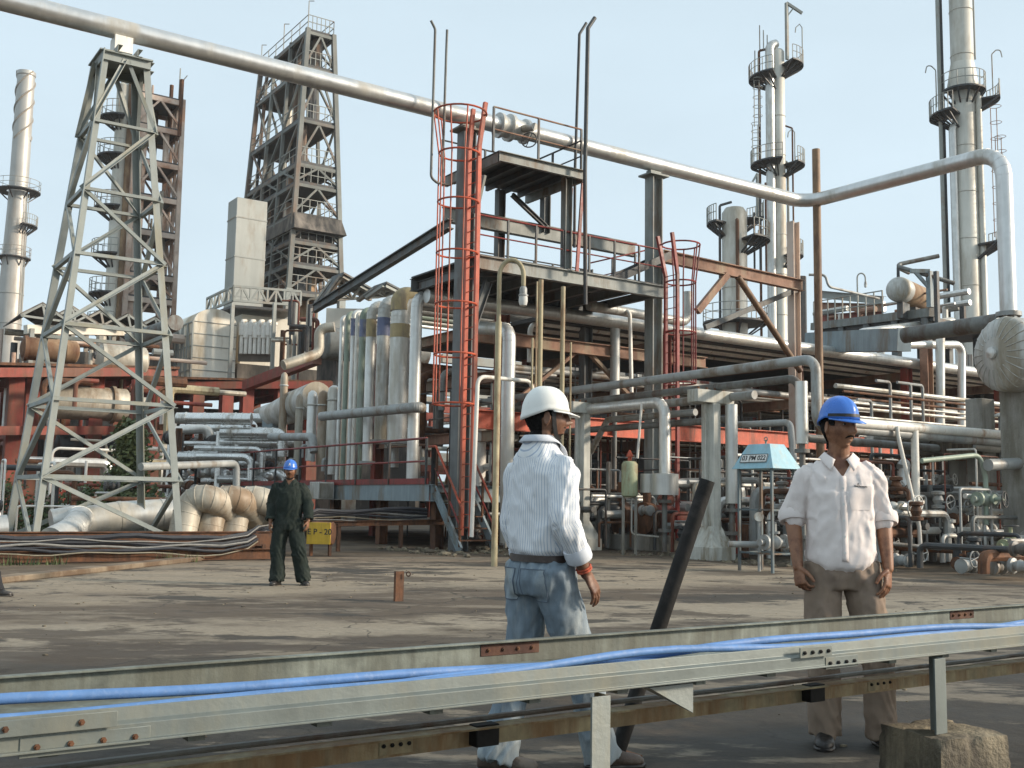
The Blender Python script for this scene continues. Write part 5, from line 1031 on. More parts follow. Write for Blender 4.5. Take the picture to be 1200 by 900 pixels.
# chrome exchanger manifold at (200-310, 480-590)
lw = thing('darkening_wall', 'dark wall added to darken the space under the furnace and red frames', 'wall', V((D(200, 590, 63).x, 63, 0))); a, e = D(-60, 470, 62), D(430, 470, 66); b = MB(); b.bar(V((a.x, a.y, a.z/2)), V((e.x, e.y, a.z/2)), .3, a.z); part('wall_sheet', b, m['soot_shade'], lw)  # added wall that keeps the space below the red frames dark
cm = thing('exchanger_bank', 'dense bank of shiny silver exchanger piping left of the skid', 'exchanger bank', V((D(255, 590, 41).x, 41, 0))); random.seed(77)
for i in range(30):
    y = 492+i % 10*9+random.uniform(-3, 3); px = random.uniform(198, 260); d_ = random.uniform(37, 43); a = D(px, y, d_); L2 = random.uniform(1.2, 3.4); b = MB(); r_ = random.choice((.1, .14, .2)); e = a+X*L2*.85-Y*.1
    b.tube([a, e] if i % 3 else [a, e, e-Z*.8], r_, 12, bend=.3, bands=.6, bw=.04, br=1.12); part('pipe', b, m['chrome'], cm)
for i in range(64):
    px = random.uniform(196, 316); y = random.uniform(510, 578); p = D(px, y, random.uniform(38, 43)); b = MB(); r_ = random.uniform(.12, .22); b.dome(p, -B, r_, r_*.5, .4, 14, 4); b.lathe(p, B, [(r_*1.25, 0), (r_*1.25, .08)], 14); part('exchanger_end', b, m[random.choice(('chrome', 'chrome', 'chrome', 'dark', 'rust'))], cm)
for i in range(30):
    px = random.uniform(196, 312); y = random.uniform(495, 540); p = D(px, y, random.uniform(37.5, 43)); b = MB(); b.tube([p, V((p.x, p.y, random.uniform(.1, p.z*.6)))], random.choice((.05, .08, .12)), 8); part('riser', b, m[random.choice(('chrome', 'rust', 'chrome', 'dark', 'rackred'))], cm)
pipe('silver_loop', 'silver pipe loop standing above the shiny exchanger bank', [D(204, 505, 39), D(246, 502, 39), D(247, 530, 39)], .17, 'clad', 'pipe', None, .3, 14)
# mid-ground piping between tower legs
manifold('yard_piping', 'low mixed piping seen between the legs of the lattice tower', -6, 7, 27, 34, 2.2, 46, 51, ('clad', 'cladwarm', 'rust', 'dark', 'rackred', 'white'))
# ------------------------------------------------------------------ trees and shrubs
def leaf_mat(name, c, c2):
    mt = bpy.data.materials.new(name); mt.use_nodes = True; nt = mt.node_tree; L = nt.links.new; b = nt.nodes['Principled BSDF']; tc = nd(nt, 'ShaderNodeTexCoord'); n = nd(nt, 'ShaderNodeTexNoise'); n.inputs['Scale'].default_value = 2.2; n.inputs['Detail'].default_value = 6; L(tc.outputs['Object'], n.inputs['Vector'])
    cr = nd(nt, 'ShaderNodeValToRGB'); cr.color_ramp.elements[0].position = .35; cr.color_ramp.elements[1].position = .68; cr.color_ramp.elements[0].color = (*c, 1); cr.color_ramp.elements[1].color = (*c2, 1); L(n.outputs['Fac'], cr.inputs[0]); L(cr.outputs[0], b.inputs['Base Color']); b.inputs['Roughness'].default_value = .7; return mt
m['leaf'] = leaf_mat('conifer_foliage', (.06, .085, .03), (.17, .185, .07)); m['leaf2'] = leaf_mat('shrub_foliage', (.03, .055, .02), (.10, .13, .04)); m['bark'] = mat('bark', (.10, .075, .05), .9)
def plant(name, lab, cat, p, h, w, n, ml, seed, conic=True, ls=.16, grp=None):
    random.seed(seed); r = thing(name, lab, cat, p, grp); b = MB(); b.tube([p, p+Z*h*.45, p+Z*h*.95], [.09*h/4, .06*h/4, .015], 7)
    for i in range(14):
        z = h*(.12+.8*random.random()); a = random.random()*6.28; rr = w*(1-z/h if conic else .8)*.8; b.tube([p+Z*z, p+Z*(z+.2)+V((math.cos(a), math.sin(a), 0))*rr], [.03, .008], 5)
    part('trunk', b, m['bark'], r); b = MB(); cl = []
    for i in range(26 if conic else 16): z = h*(.08+.9*random.random()); a = random.random()*6.28; rr = w*((1-z/h)**.8+.08 if conic else math.sqrt(max(.05, 1-(2*z/h-1)**2)))*random.uniform(.35, 1); cl.append(p+Z*z+V((math.cos(a), math.sin(a), 0))*rr)
    for i in range(n):
        c_ = random.choice(cl); q_ = c_+V((random.gauss(0, 1), random.gauss(0, 1), random.gauss(0, .9)))*w*.2; d_ = V((random.uniform(-1, 1), random.uniform(-1, 1), random.uniform(-.6, .8))).normalized(); u = d_.orthogonal().normalized()*ls*.4; L_ = ls*random.uniform(.6, 1.4)
        b.add([q_-u*.6, q_+d_*L_*.5-u, q_+d_*L_, q_+d_*L_*.5+u], [(0, 1, 2, 3)])
    part('crown', b, m[ml], r)
p = D(150, 590, 33); plant('conifer', 'pointed green conifer between the lattice tower legs', 'tree', V((p.x, p.y, 0)), D(148, 500, 33).z, .85, 4200, 'leaf', 1)
for i, (px, y, d_, h, w, lab) in enumerate(((64, 600, 33, 1.0, 1.0, 'low dark shrub behind the leftmost tower leg'), (110, 600, 31, 1.2, .9, 'round shrub beside the pointed conifer'), (8, 600, 36, 1.4, 1.1, 'shrub at the left edge below the red frame'), (185, 600, 31, 1.1, .7, 'small shrub next to the tower\'s outer leg'))):
    p = D(px, y, d_); plant('shrub', lab, 'shrub', V((p.x, p.y, 0)), h, w, 1800, 'leaf2', 20+i, False, .12, 'shrubs below the lattice tower')
b = MB(); random.seed(6)
for i in range(2600):
    s_ = random.uniform(-3, 7.5); t = 19.9+random.random()*.35 if random.random() < .4 else random.uniform(21.2, 23); p = P(s_, t, 0)
    if noise.noise(p*.9) < -.02: continue
    h = random.uniform(.05, .22); a = random.random()*6.28; d_ = V((math.cos(a), math.sin(a), 0)); b.add([p-d_*.012, p+d_*.012, p+d_.cross(Z)*h*.4+Z*h], [(0, 1, 2)])
solo('weeds', 'weeds growing around the cable trough', None, b, m['leaf2'], kind='stuff')

# ------------------------------------------------------------------ distant process columns on the right
def column(lab, c, z1, r, mt, side=(), plats=(), extra=(), seed=0):
    rr = thing('process_column', lab, 'column', c, 'process columns on the skyline'); b = MB(); b.lathe(c, Z, [(r*1.15, 0), (r*1.15, 2), (r, 3), (r, z1-r*.5), (r*.75, z1-.1*r), (.05, z1)], 28); part('shell', b, m[mt], rr)
    k = int(z1/3.2)
    for i in range(1, k): part('seam_ring', MB().ring(c+Z*(i*3.2), Z, r, .035, 28, 5), m[mt], rr)
    for (dx, dy, r_, z0, z2, mt2) in side: b = MB(); b.tube([c+V((dx, dy, z0)), c+V((dx, dy, z2)), c+V((dx*.2, dy*.2, z2+.3))], r_, 12, bend=r_*2, bands=3.2 if r_ > .15 else 0); part('side_pipe', b, m[mt2], rr)
    for (z, r1, a0, a1) in plats: circ_platform(rr, c+Z*z, r*.98, r1, a0, a1)
    return rr
c, _ = axis_at(1130, 40, 1133, 370, 70); zz = lambda y, px=1130, d=70: D(px, y, d).z
cc = column('widest tall column rising past the top of the photo', c, zz(-60), .74, 'colm', ((-.95, -.35, .24, 2, zz(150), 'clad'), (-1.55, .1, .13, 2, zz(-40), 'fartower'), (-1.25, .3, .1, 2, zz(-40), 'dark'), (.8, -.5, .2, 2, zz(112), 'colm'), (1.0, .2, .08, 2, zz(120), 'rust'), (.85, -.1, .06, zz(70), zz(-30), 'fartower')), ((zz(107), 1.45, -3.3, .3), (zz(118), 2.3, -.6, .7), (zz(135), 2.2, 2.5, 4.0), (zz(288), 2.2, -1.0, .5)))
b = MB(); b.lathe(c+Z*(zz(107)), Z, [(1.02, 0), (1.02, .3), (.76, zz(75)-zz(107))], 28); part('reducer_cone', b, m['colm'], cc)
for (x_, z0, z1) in ((2.0, 165, 300), (1.75, 130, 280)):
    b = MB()
    for k in (-.2, .2): b.tube([c+V((x_+k, -.6, zz(z1))), c+V((x_+k, -.6, zz(z0)))], .03, 5)
    for i in range(8): b.ring(c+V((x_, -.9, zz(z0)+(zz(z1)-zz(z0))*i/8)), Z, .36, .02, 14, 4)
    part('cage_ladder', b, m['rustred'], cc)
for (x_, yb, ha) in ((1.9, 108, 1), (-1.95, 128, -1), (2.0, 262, 1)): b = MB(); a = c+V((x_, -.3, zz(yb))); b.tube([a, a+Z*2.6, a+Z*2.9+X*.3*ha, a+Z*2.9+X*.6*ha, a+Z*2.4+X*.7*ha], .04, 6, bend=.2); part('lamp_arm', b, m['fartower'], cc)
c, _ = axis_at(913, 60, 913, 380, 82); zz2 = lambda y: D(913, y, 82).z
cc = column('slender tall column with a davit crane arm on its top', c, zz2(58), .52, 'colm', ((-.72, -.3, .36, 2, zz2(56), 'clad'), (-1.5, 0, .1, 2, zz2(60), 'rust'), (.75, .2, .1, 2, zz2(190), 'fartower'), (1.1, 0, .07, 2, zz2(150), 'rust')), ((zz2(78), 2.0, -1.2, 1.0), (zz2(92), 2.3, 2.4, 4.3), (zz2(193), 2.2, 2.6, 4.6), (zz2(194), 2.0, -1.0, .6), (zz2(300), 1.8, -1.2, 1)))
b = MB(); a = c+V((.65, -.4, zz2(72))); e = c+V((.65, -.4, zz2(6))); b.bar(a, e, .22); b.bar(e, e+V((1.25, 0, -.85)), .2); b.bar(a.lerp(e, .75), e+V((.6, 0, -.35)), .1); part('davit', b, m['fartower'], cc)
for (x_, y0, y1) in ((-1.85, 98, 152), (-2.0, 150, 195)):
    b = MB()
    for k in (-.2, .2): b.tube([c+V((x_+k, -.6, zz2(y1))), c+V((x_+k, -.6, zz2(y0)))], .035, 5)
    for i in range(5): b.ring(c+V((x_, -.9, zz2(y0)+(zz2(y1)-zz2(y0))*i/5)), Z, .36, .025, 14, 4)
    part('cage_ladder', b, m['fartower'], cc)
for (x_, yb, h_) in ((1.9, 76, 3.0), (1.2, 188, 2.2), (-1.9, 90, 2), (-1.2, 60, 1.6), (-.9, 60, 1.2), (-1.5, 60, 2.0)): b = MB(); a = c+V((x_, -.3, zz2(yb))); b.tube([a, a+Z*h_]+([a+Z*(h_+.3)-X*.2, a+Z*h_-X*.5, a+Z*(h_-.4)-X*.55] if h_ > 2.1 else []), .045, 6); part('lamp_arm', b, m['fartower'], cc)
c, _ = axis_at(861, 260, 861, 380, 72); zz3 = lambda y: D(861, y, 72).z
cc = column('stout short column with a domed top between two slender ones', c, zz3(243), .86, 'colm', ((-1.05, -.2, .09, 2, zz3(242), 'dark'), (0, -.95, .12, 3, zz3(262), 'rustcasing')), ((zz3(262), 1.9, 2.4, 3.8), (zz3(282), 2.4, -1.2, .6), (zz3(255), 2.0, -.3, .9), (zz3(378), 2.2, 0, 6.28)))
for x_ in (1.3, 1.7, 2.1): b = MB(); a = c+V((x_, -.3, zz3(330))); b.tube([a, a+Z*(zz3(215 if x_ > 1.6 else 250)-zz3(330))], .07, 6); part('riser', b, m[random.choice(('rust', 'fartower', 'dark'))], cc)
b = MB(); a = c+V((1.6, 0, zz3(222))); b.bar(c+V((1.6, 0, zz3(262))), c+V((1.6, 0, zz3(203))), .14); b.bar(c+V((1.6, 0, zz3(203))), c+V((1.1, 0, zz3(218))), .14); part('davit', b, m['fartower'], cc)
# raised dark platform with horizontal drum, at right
pf = thing('drum_platform', 'raised dark platform edge with handrails below the rusty drum', 'platform', D(1030, 500, 46)*1); pf.location.z = 0
a, e = D(954, 383, 52), D(1094, 366, 43); b = MB(); b.bar(a, e, .4, .35); part('edge_beam', b, m['greybeam'], pf)
b = MB(); b.add([a-Z*.2, e-Z*.2, e-Z*.2+A*7, a-Z*.2+A*7, a-Z*.35, e-Z*.35, e-Z*.35+A*7, a-Z*.35+A*7], [(0, 1, 2, 3), (7, 6, 5, 4), (0, 4, 5, 1), (1, 5, 6, 2), (2, 6, 7, 3), (3, 7, 4, 0)]); part('deck', b, m['dark'], pf)
for k in range(5):
    x = a.lerp(e, .05+.9*k/4)
    for o in (0, 6): b = MB(); b.bar(V((x.x, x.y, 0))+A*o, x+A*o, .3); part('leg', b, m['greydark'], pf)
railing(pf, a+Z*.15, a.lerp(e, .62)+Z*.15, 1.1, 9, rm='fartower', pm='fartower', r=.03)
for j in range(3): b = MB(); b.ibar(D(962, 345+j*14, 55), D(1035, 352+j*9, 50), .3, .4); part('beam', b, m[('fartower', 'rustred', 'rackred')[j]], pf)
random.seed(19)
for j in range(24):
    x = a.lerp(e, random.random())+A*random.uniform(.5, 5); b = MB(); h = random.uniform(.4, 1.5); b.tube(random.choice(([x, x+Z*h], [x, x+Z*h, x+Z*h-B*random.uniform(.5, 2)], [x+Z*h, x+Z*h+B*2])), random.choice((.05, .08, .14, .2)), 8, bend=.15); part('pipe', b, m[random.choice(('rustred', 'cladold', 'dark', 'fartower', 'clad'))], pf)
dc = D(1053, 339, 44); rdm = thing('rusty_drum', 'grey and rusty horizontal drum on the raised dark platform', 'drum', dc-Z*.6); ax = (A*.9-B*-.25).normalized(); b = MB(); b.dome(dc, ax, .52, .2, 2.6, 24); part('shell', b, m['rustcasing'], rdm); b = MB(); b.dome(dc-ax*.02, ax, .53, .22, .5, 24); part('end_cap', b, m['cladold'], rdm)
for k in (.5, 2.0): b = MB(); b.bar(dc+ax*k-Z*1.2, dc+ax*k-Z*.3, .25, .8, up=ax); part('saddle', b, m['greydark'], rdm)
b = MB(); b.tube([dc+Z*.5, dc+Z*.9, dc+Z*.9+ax*1.2], .07, 8); part('nozzle', b, m['dark'], rdm)
pipe('slanted_boom', 'grey folded boom pipe reaching over the rusty drum', [D(1100, 300, 43), D(1047, 311, 43), D(1085, 322, 42), D(1118, 332, 42)], .09, 'pipedark', 'pipe')
b = MB(); q = D(1089, 318, 42); b.bar(V((q.x, q.y, D(1089, 360, 42).z)), q, .2); b.bar(q, q-X*.75+Z*.0, .16); b.bar(q-Z*.7, q-X*.6, .12); solo('davit_frame', 'pale grey triangular davit frame beside the rusty drum', 'davit', b, m['bluegrey'])
for i, (px, y0, y1, d_, lab) in enumerate(((1005, 316, 352, 50, 'slim gooseneck lamp post on the platform beyond the rusty pole'), )):
    p = D(px, y1, d_); lamp(lab, p, D(px, y0, d_).z, .05, 'fartower', X, .75)
pipe('handrail_pipe', 'bent handrail pipe leaving the rusty pole toward the drum platform', [D(948, 322, 40), D(967, 322, 40), D(971, 336, 40), D(1030, 350, 42)], .05, 'pipegrey', 'pipe')
sl = MB(); a, e = D(950, 402, 40), D(1060, 398, 34); sl.bar(a, e, .5, .75); solo('grey_girder', 'plain grey girder below the drum platform', 'girder', sl, m['bluegrey'])
# far filler: dim machinery and a tree line that close the horizon
for i, (px, d_, n_, lab) in enumerate(((60, 95, 34, 'far jumble of frames and pipes behind the chimney foot'), (480, 75, 40, 'far jumble of frames and pipes behind the pipe bank'), (700, 70, 44, 'far jumble of dark frames behind the pipe rack'), (900, 66, 44, 'far jumble of rusty frames beneath the skyline columns'), (1120, 62, 44, 'far jumble of frames behind the ribbed vessel'))):
    random.seed(60+i); p0 = V((D(px, 500, d_).x, d_, 0)); r = thing('process_unit', lab, 'process unit', p0, 'far process units')
    zmx = D(px, 420 if px != 480 else 440, d_).z
    for k in range(12): x = p0+A*random.uniform(-11, 11)+B*random.uniform(0, 6); b = MB(); b.bar(x, x+Z*zmx*random.uniform(.7, 1), .4); part('column', b, m[random.choice(('rackred', 'fartower', 'greydark'))], r)
    for z in (.35, .62, .9): b = MB(); b.bar(p0-A*12+Z*zmx*z, p0+A*12+Z*zmx*z, .5); b.bar(p0-A*12+Z*zmx*z+B*6, p0+A*12+Z*zmx*z+B*6, .5); part('beam', b, m[random.choice(('rackred', 'fartower', 'greydark'))], r)
    for k in range(3): x = p0+A*random.uniform(-10, 4)+B*3+Z*zmx*random.choice((.2, .5, .75)); b = MB(); b.dome(x, A, random.uniform(.8, 1.3), .4, random.uniform(4, 7), 18); part('drum', b, m[random.choice(('cladold', 'dark', 'rustcasing'))], r)
    for k in range(n_): x = p0+A*random.uniform(-12, 12)+B*random.uniform(-1, 7)+Z*zmx*random.uniform(.05, .9); b = MB(); d_2 = random.choice((A, A, B, Z)); b.tube([x, x+d_2*random.uniform(1.5, 6)], random.choice((.1, .15, .25)), 7); part('pipe', b, m[random.choice(('fartower', 'cladold', 'rust', 'dark', 'greydark', 'cladwarm'))], r)
b = MB(); random.seed(12)
for i in range(7000):
    x = random.uniform(-210, 210); h = 5+2.5*noise.noise(V((x*.04, 3, 0)))+2*noise.noise(V((x*.15, 9, 0))); z = random.uniform(0, h); yy = 190+random.uniform(-6, 6); q_ = V((x, yy, z)); d_ = V((random.uniform(-1, 1), random.uniform(-1, 1), random.uniform(-1, 1))).normalized(); u = d_.orthogonal()*.7; b.add([q_-u, q_+d_*1.2-u*.4, q_+d_*1.8+u, q_+u], [(0, 1, 2, 3)])
solo('treeline', 'far dark line of trees closing the horizon', None, b, m['leaf2'], kind='stuff')
# ------------------------------------------------------------------ people
m['skinA'] = mat('brown_skin', (.19, .095, .056), .5, 0, .12, 14, (.10, .04, .024), .34, 9, bump=.08, bscale=160, spec=.45)
m['skinB'] = mat('warm_brown_skin', (.25, .12, .066), .5, 0, .12, 14, (.14, .055, .03), .34, 9, bump=.08, bscale=160, spec=.45)
m['hair'] = mat('black_hair', (.006, .0055, .005), .7, 0, .4, 60, bump=.5, bscale=160, spec=.15)
m['eyewhite'] = mat('eye_white', (.5, .46, .42), .25, 0, .05, 5, bump=0); m['iris'] = mat('dark_iris', (.012, .008, .006), .15, 0, .05, 5, bump=0)
m['stubble'] = mat('short_black_beard', (.022, .014, .011), .75, 0, .4, 60, bump=.4, bscale=200, spec=.2); m['lip'] = mat('brown_lip', (.13, .045, .032), .45, 0, .15, 30, bump=0)
m['helmwhite'] = mat('white_helmet_plastic', (.78, .78, .74), .32, 0, .03, 6, (.6, .57, .5), .22, 5, bump=.02); m['helmblue'] = mat('blue_helmet_plastic', (.045, .17, .58), .3, 0, .06, 6, (.09, .22, .52), .28, 5, bump=.02)
m['strap'] = mat('black_strap', (.012, .012, .013), .6, 0, .2, 30); m['leather'] = mat('brown_belt_leather', (.035, .02, .014), .45, 0, .3, 20); m['shoe'] = mat('black_shoe_leather', (.018, .016, .015), .4, 0, .4, 12, (.07, .06, .05), .4, 8, bump=.2)
m['shoebrown'] = mat('dusty_brown_shoe_leather', (.075, .05, .036), .6, 0, .3, 12, (.14, .115, .09), .42, 8, bump=.3)
m['thread'] = mat('red_orange_wrist_thread', (.50, .09, .04), .7, 0, .4, 60); m['gold'] = mat('gold_ring', (.7, .5, .18), .3, .9, .05, 5, bump=0)
m['cotton'] = mat('off_white_cotton', (.76, .69, .66), .85, 0, .05, 6, bump=.25, bscale=400, spec=.2); m['khaki'] = mat('khaki_trouser_cloth', (.27, .205, .155), .85, 0, .12, 7, (.26, .2, .16), .34, 5, bump=.25, bscale=300, spec=.2)
m['cover'] = mat('dark_green_coverall_cloth', (.018, .026, .022), .85, 0, .2, 6, (.035, .042, .036), .36, 4, bump=.25, bscale=200, spec=.2); m['darktr'] = mat('dark_trouser_cloth', (.016, .017, .02), .85, 0, .2, 6)
def jeans_mat():
    mt = mat('faded_blue_denim', (.21, .265, .315), .85, 0, .16, 7, (.38, .42, .43), .52, 4.5, .2, bump=.3, bscale=350, spec=.2); return mt
m['jeans'] = jeans_mat()
def stripe_mat():
    mt = bpy.data.materials.new('striped_shirt_cotton'); mt.use_nodes = True; nt = mt.node_tree; L = nt.links.new; b = nt.nodes['Principled BSDF']
    at = nd(nt, 'ShaderNodeAttribute', attribute_name='stripe'); mu = nd(nt, 'ShaderNodeMath', operation='FRACT'); L(at.outputs['Fac'], mu.inputs[0])
    c = nd(nt, 'ShaderNodeMath', operation='LESS_THAN'); L(mu.outputs[0], c.inputs[0]); c.inputs[1].default_value = .24
    x = nd(nt, 'ShaderNodeMix', data_type='RGBA'); L(c.outputs[0], x.inputs[0]); x.inputs[6].default_value = (.76, .77, .78, 1); x.inputs[7].default_value = (.42, .48, .58, 1); L(x.outputs[2], b.inputs['Base Color']); b.inputs['Roughness'].default_value = .85; b.inputs['Specular IOR Level'].default_value = .2
    return mt
m['stripe'] = stripe_mat()

def remesh(mb, vox, it=2):
    me = bpy.data.meshes.new('tmp'); me.from_pydata(mb.v, [], mb.f); o = bpy.data.objects.new('tmp', me); col.objects.link(o)
    r = o.modifiers.new('r', 'REMESH'); r.mode = 'VOXEL'; r.voxel_size = vox
    if it: s = o.modifiers.new('s', 'SMOOTH'); s.iterations = it; s.factor = .5
    dg = bpy.context.evaluated_depsgraph_get(); out = bpy.data.meshes.new_from_object(o.evaluated_get(dg)); bpy.data.objects.remove(o); out.shade_smooth(); return out
def mpart(name, me, mt, root, label=None):
    me.name = name; me.materials.clear(); me.materials.append(mt); o = bpy.data.objects.new(name, me); col.objects.link(o); o.parent = root
    if label: o['label'] = label
    return o
def lpart(name, mb, mt, root, label=None, sharp=50):      # part built directly in the root's own coordinates
    o = bpy.data.objects.new(name, mesh_of(name, mb, V((0, 0, 0)), sharp)); col.objects.link(o); o.parent = root; o.data.materials.append(mt)
    if label: o['label'] = label
    return o
def spline(pts, rad, k=6):
    n = len(pts); op, orr = [], []
    for i in range(n-1):
        p0, p1, p2, p3 = (V(pts[max(0, i-1)]), V(pts[i]), V(pts[i+1]), V(pts[min(n-1, i+2)])); a0, a1, a2, a3 = rad[max(0, i-1)], rad[i], rad[i+1], rad[min(n-1, i+2)]
        for j in range(k):
            t = j/k; f = lambda a, b, c, d: .5*((2*b)+(c-a)*t+(2*a-5*b+4*c-d)*t*t+(3*b-a-3*c+d)*t**3)
            op.append(V([f(p0[q], p1[q], p2[q], p3[q]) for q in range(3)])); orr.append(max(.004, f(a0, a1, a2, a3)))
    return op+[V(pts[-1])], orr+[rad[-1]]
def limb(mb, pts, rad, n=16): p, r = spline(pts, rad); mb.tube(p, r, n)
def eloft(mb, rings, n=32, pw=2.3):     # rings: (z, half width x, half depth y, centre y[, centre x])
    rr = []
    for q in rings:
        z, wx, wy, cy = q[:4]; cx = q[4] if len(q) > 4 else 0; pts = []
        for j in range(n):
            a = 2*math.pi*j/n; c, s = math.cos(a), math.sin(a); pts.append(V((cx+wx*math.copysign(abs(c)**(2/pw), c), cy+wy*math.copysign(abs(s)**(2/pw), s), z)))
        rr.append(pts)
    mb.loft(rr)
def interp(keys, z):
    for a, b in zip(keys, keys[1:]):
        if a[0] <= z <= b[0]: t = (z-a[0])/(b[0]-a[0]); t = t*t*(3-2*t); return [a[i]+(b[i]-a[i])*t for i in range(4)]
    return list(keys[0]) if z < keys[0][0] else list(keys[-1])
def dense(keys, n=26): return [interp(keys, keys[0][0]+(keys[-1][0]-keys[0][0])*i/n) for i in range(n+1)]
g_ = lambda x, s: math.exp(-(x/s)**2)
def head_mesh(mb, M, sc=1.0, nu=72, nv=64, nose=1.0):
    rx, ry, rz = .0745, .095, .118; vs = []
    for i in range(nv+1):
        th = math.pi*(i+.001)/(nv+.002)
        for j in range(nu):
            ph = 2*math.pi*j/nu; dx, dy, dz = math.sin(th)*math.sin(ph), math.sin(th)*math.cos(ph), math.cos(th)
            x, y, z = rx*math.copysign(abs(dx)**.92, dx), ry*math.copysign(abs(dy)**.92, dy), rz*dz
            if z < 0:
                k = min(1, -z/rz); x *= 1-.24*k**1.6; y = y*(1-.10*k) if y > 0 else y*(1-.42*k)
            if dy > 0:
                f = min(1, dy*1.8); ax = abs(x)
                e = nose*(.034*g_(x, .012)*g_(z+.026, .016)+.018*g_(x, .011)*g_(z-.002, .024))+.011*g_(ax-.014, .009)*g_(z+.032, .010)
                e += .009*g_(z-.033, .011)*g_(x, .055)-.015*g_(ax-.033, .016)*g_(z-.014, .012)+.006*g_(ax-.046, .018)*g_(z+.022, .02)
                e += .012*g_(x, .024)*(g_(z+.057, .0058)+1.05*g_(z+.071, .0068))-.004*g_(x, .026)*g_(z+.0635, .003)-.003*g_(x, .03)*g_(z+.084, .006)+.017*g_(x, .026)*g_(z+.102, .016)
                y += e*f
            vs.append(M @ (V((x, y, z))*sc))
    mb.add(vs, [(i*nu+j, i*nu+(j+1) % nu, (i+1)*nu+(j+1) % nu, (i+1)*nu+j) for i in range(nv) for j in range(nu)]+[tuple(range(nu))[::-1], tuple(nv*nu+j for j in range(nu))])
    for s in (-1, 1):
        ear = MB(); ear.ell(V((0, 0, 0)), .006, .014, .028, 12, 8); ear.ring(V((.004*s, 0, .002)), X, .0145, .0042, 18, 6); ear.v = [V((v.x, v.y, v.z*1.0 if abs(v.x) < .003 else v.z*1.75)) for v in ear.v]
        R_ = Matrix.Rotation(R(-8), 3, 'X') @ Matrix.Rotation(R(-22*s), 3, 'Z'); mb.add([M @ (R_ @ v+V((s*.078, -.008, -.006)))*1.0 for v in ear.v], ear.f)
def hand(mb, w, d, pn, side, k=1.0, curl=(18, 26, 22), spread=5):
    d = d.normalized(); side = (side-d*side.dot(d)).normalized(); pn = (pn-d*pn.dot(d)-side*pn.dot(side)).normalized()
    rr = []
    for t, wx, th in ((-.02, .026, .02), (.0, .026, .019), (.03, .034, .017), (.065, .041, .015), (.092, .041, .013), (.1, .036, .010)):
        rr.append([w+d*t*k+side*(wx*k*math.cos(2*math.pi*j/16))+pn*(th*k*math.sin(2*math.pi*j/16)) for j in range(16)])
    mb.loft(rr)
    for i, (o, L) in enumerate(((.032, .92), (.0115, 1.05), (-.010, 1.0), (-.0305, .8))):
        p = w+d*(.084-.006*abs(i-1.2))*k+side*o*k; a = 0; pts = [p-d*.02*k, p]; ax = d.cross(pn).normalized(); dd = Matrix.Rotation(R(spread*(1.4-i)*(-1)), 3, pn) @ d
        if dd.dot(side)*o < -1e-6: dd = Matrix.Rotation(R(spread*(1.4-i)), 3, pn) @ d
        for seg, cu in zip((.044, .027, .022), curl):
            a += cu; p = p+(dd*math.cos(R(a))+pn*math.sin(R(a)))*seg*L*k; pts.append(p)
        mb.tube(pts, [.0098*k, .0095*k, .0088*k, .0078*k, .0062*k], 10)
    p = w+d*.022*k+side*.026*k; pts = [p-side*.02*k, p]
    for seg, (a, b_, c_) in zip((.036, .032, .026), ((.62, .66, .35), (.82, .42, .4), (.92, .2, .38))): p = p+(d*a+side*b_+pn*c_).normalized()*seg*k; pts.append(p)
    mb.tube(pts, [.015*k, .0145*k, .0115*k, .0105*k, .0078*k], 10)
def folds(me, segs, amp, seed, z0f=None):
    """cloth folds: ridged noise stretched along each limb / torso, stronger near joints"""
    nrm = [v.normal.copy() for v in me.vertices]
    for v, n in zip(me.vertices, nrm):
        p = v.co; best = None
        for (a, b, jo, k, *fl) in segs:
            ab = b-a; t = max(0, min(1, (p-a).dot(ab)/ab.length_squared)); q = a+ab*t; d2 = (p-q).length
            if best is None or d2 < best[0]: best = (d2, t, jo, k*(min(1, .12+(1-t)/.35) if fl and fl[0] else 1), ab.normalized(), q)
        d2, t, jo, k, ax, q = best
        e = k*(.45+sum(g_(t-j, .2) for j in jo)); r = p-q; al = p.dot(ax); rad = r.normalized()
        # oblique rings round the limb
        e *= min(1, max(0, (p.z-z0f)/.09)) if z0f is not None else 1; c = V((rad.x*.9+seed, rad.y*.9, al*9+rad.x*1.6+rad.y*1.1)); w = 1-2*abs(noise.noise(c)); c2 = V((p.x*7+seed*3, p.y*7, p.z*3.2)); w2 = max(-.7, 1-2.2*abs(noise.noise(c2))); w3 = noise.noise(p*30+V((seed, 0, 0))); w4 = max(-.5, 1-2.4*abs(noise.noise(V((p.x*17+p.z*6, p.y*17, p.z*8-p.x*5+seed)))))
        v.co = p+n*amp*(e*(w-.35)*.9+(w2-.3)*.8*k+w3*.15+(w4-.4)*.32)
    me.update()
def patch(me, o, d, u, v, w, h, off=.004, n=10, round_=0):
    bt = BVHTree.FromPolygons([x.co for x in me.vertices], [tuple(p.vertices) for p in me.polygons]); b = MB(); vs = []; lo = []
    d = d.normalized()
    for j in range(n+1):
        for i in range(n+1):
            a, c = i/n-.5, j/n-.5
            if round_ and c < 0: a *= 1-round_*(-2*c)**2
            q = o+u*(a*w)+v*(c*h); hit = bt.ray_cast(q, d, 2); x = hit[0] if hit[0] else q+d*.05; vs.append(x-d*off); lo.append(x+d*off)
    k = n+1; fs = [(j*k+i, j*k+i+1, (j+1)*k+i+1, (j+1)*k+i) for j in range(n) for i in range(n)]
    b.add(vs, fs); e = [i for i in range(n)]+[j*k+n for j in range(n)]+[n*k+i for i in range(n, 0, -1)]+[j*k for j in range(n, 0, -1)]
    m0 = len(vs); b.v += lo
    for a, c in zip(e, e[1:]+e[:1]): b.f.append((a, a+m0, c+m0, c))
    return b
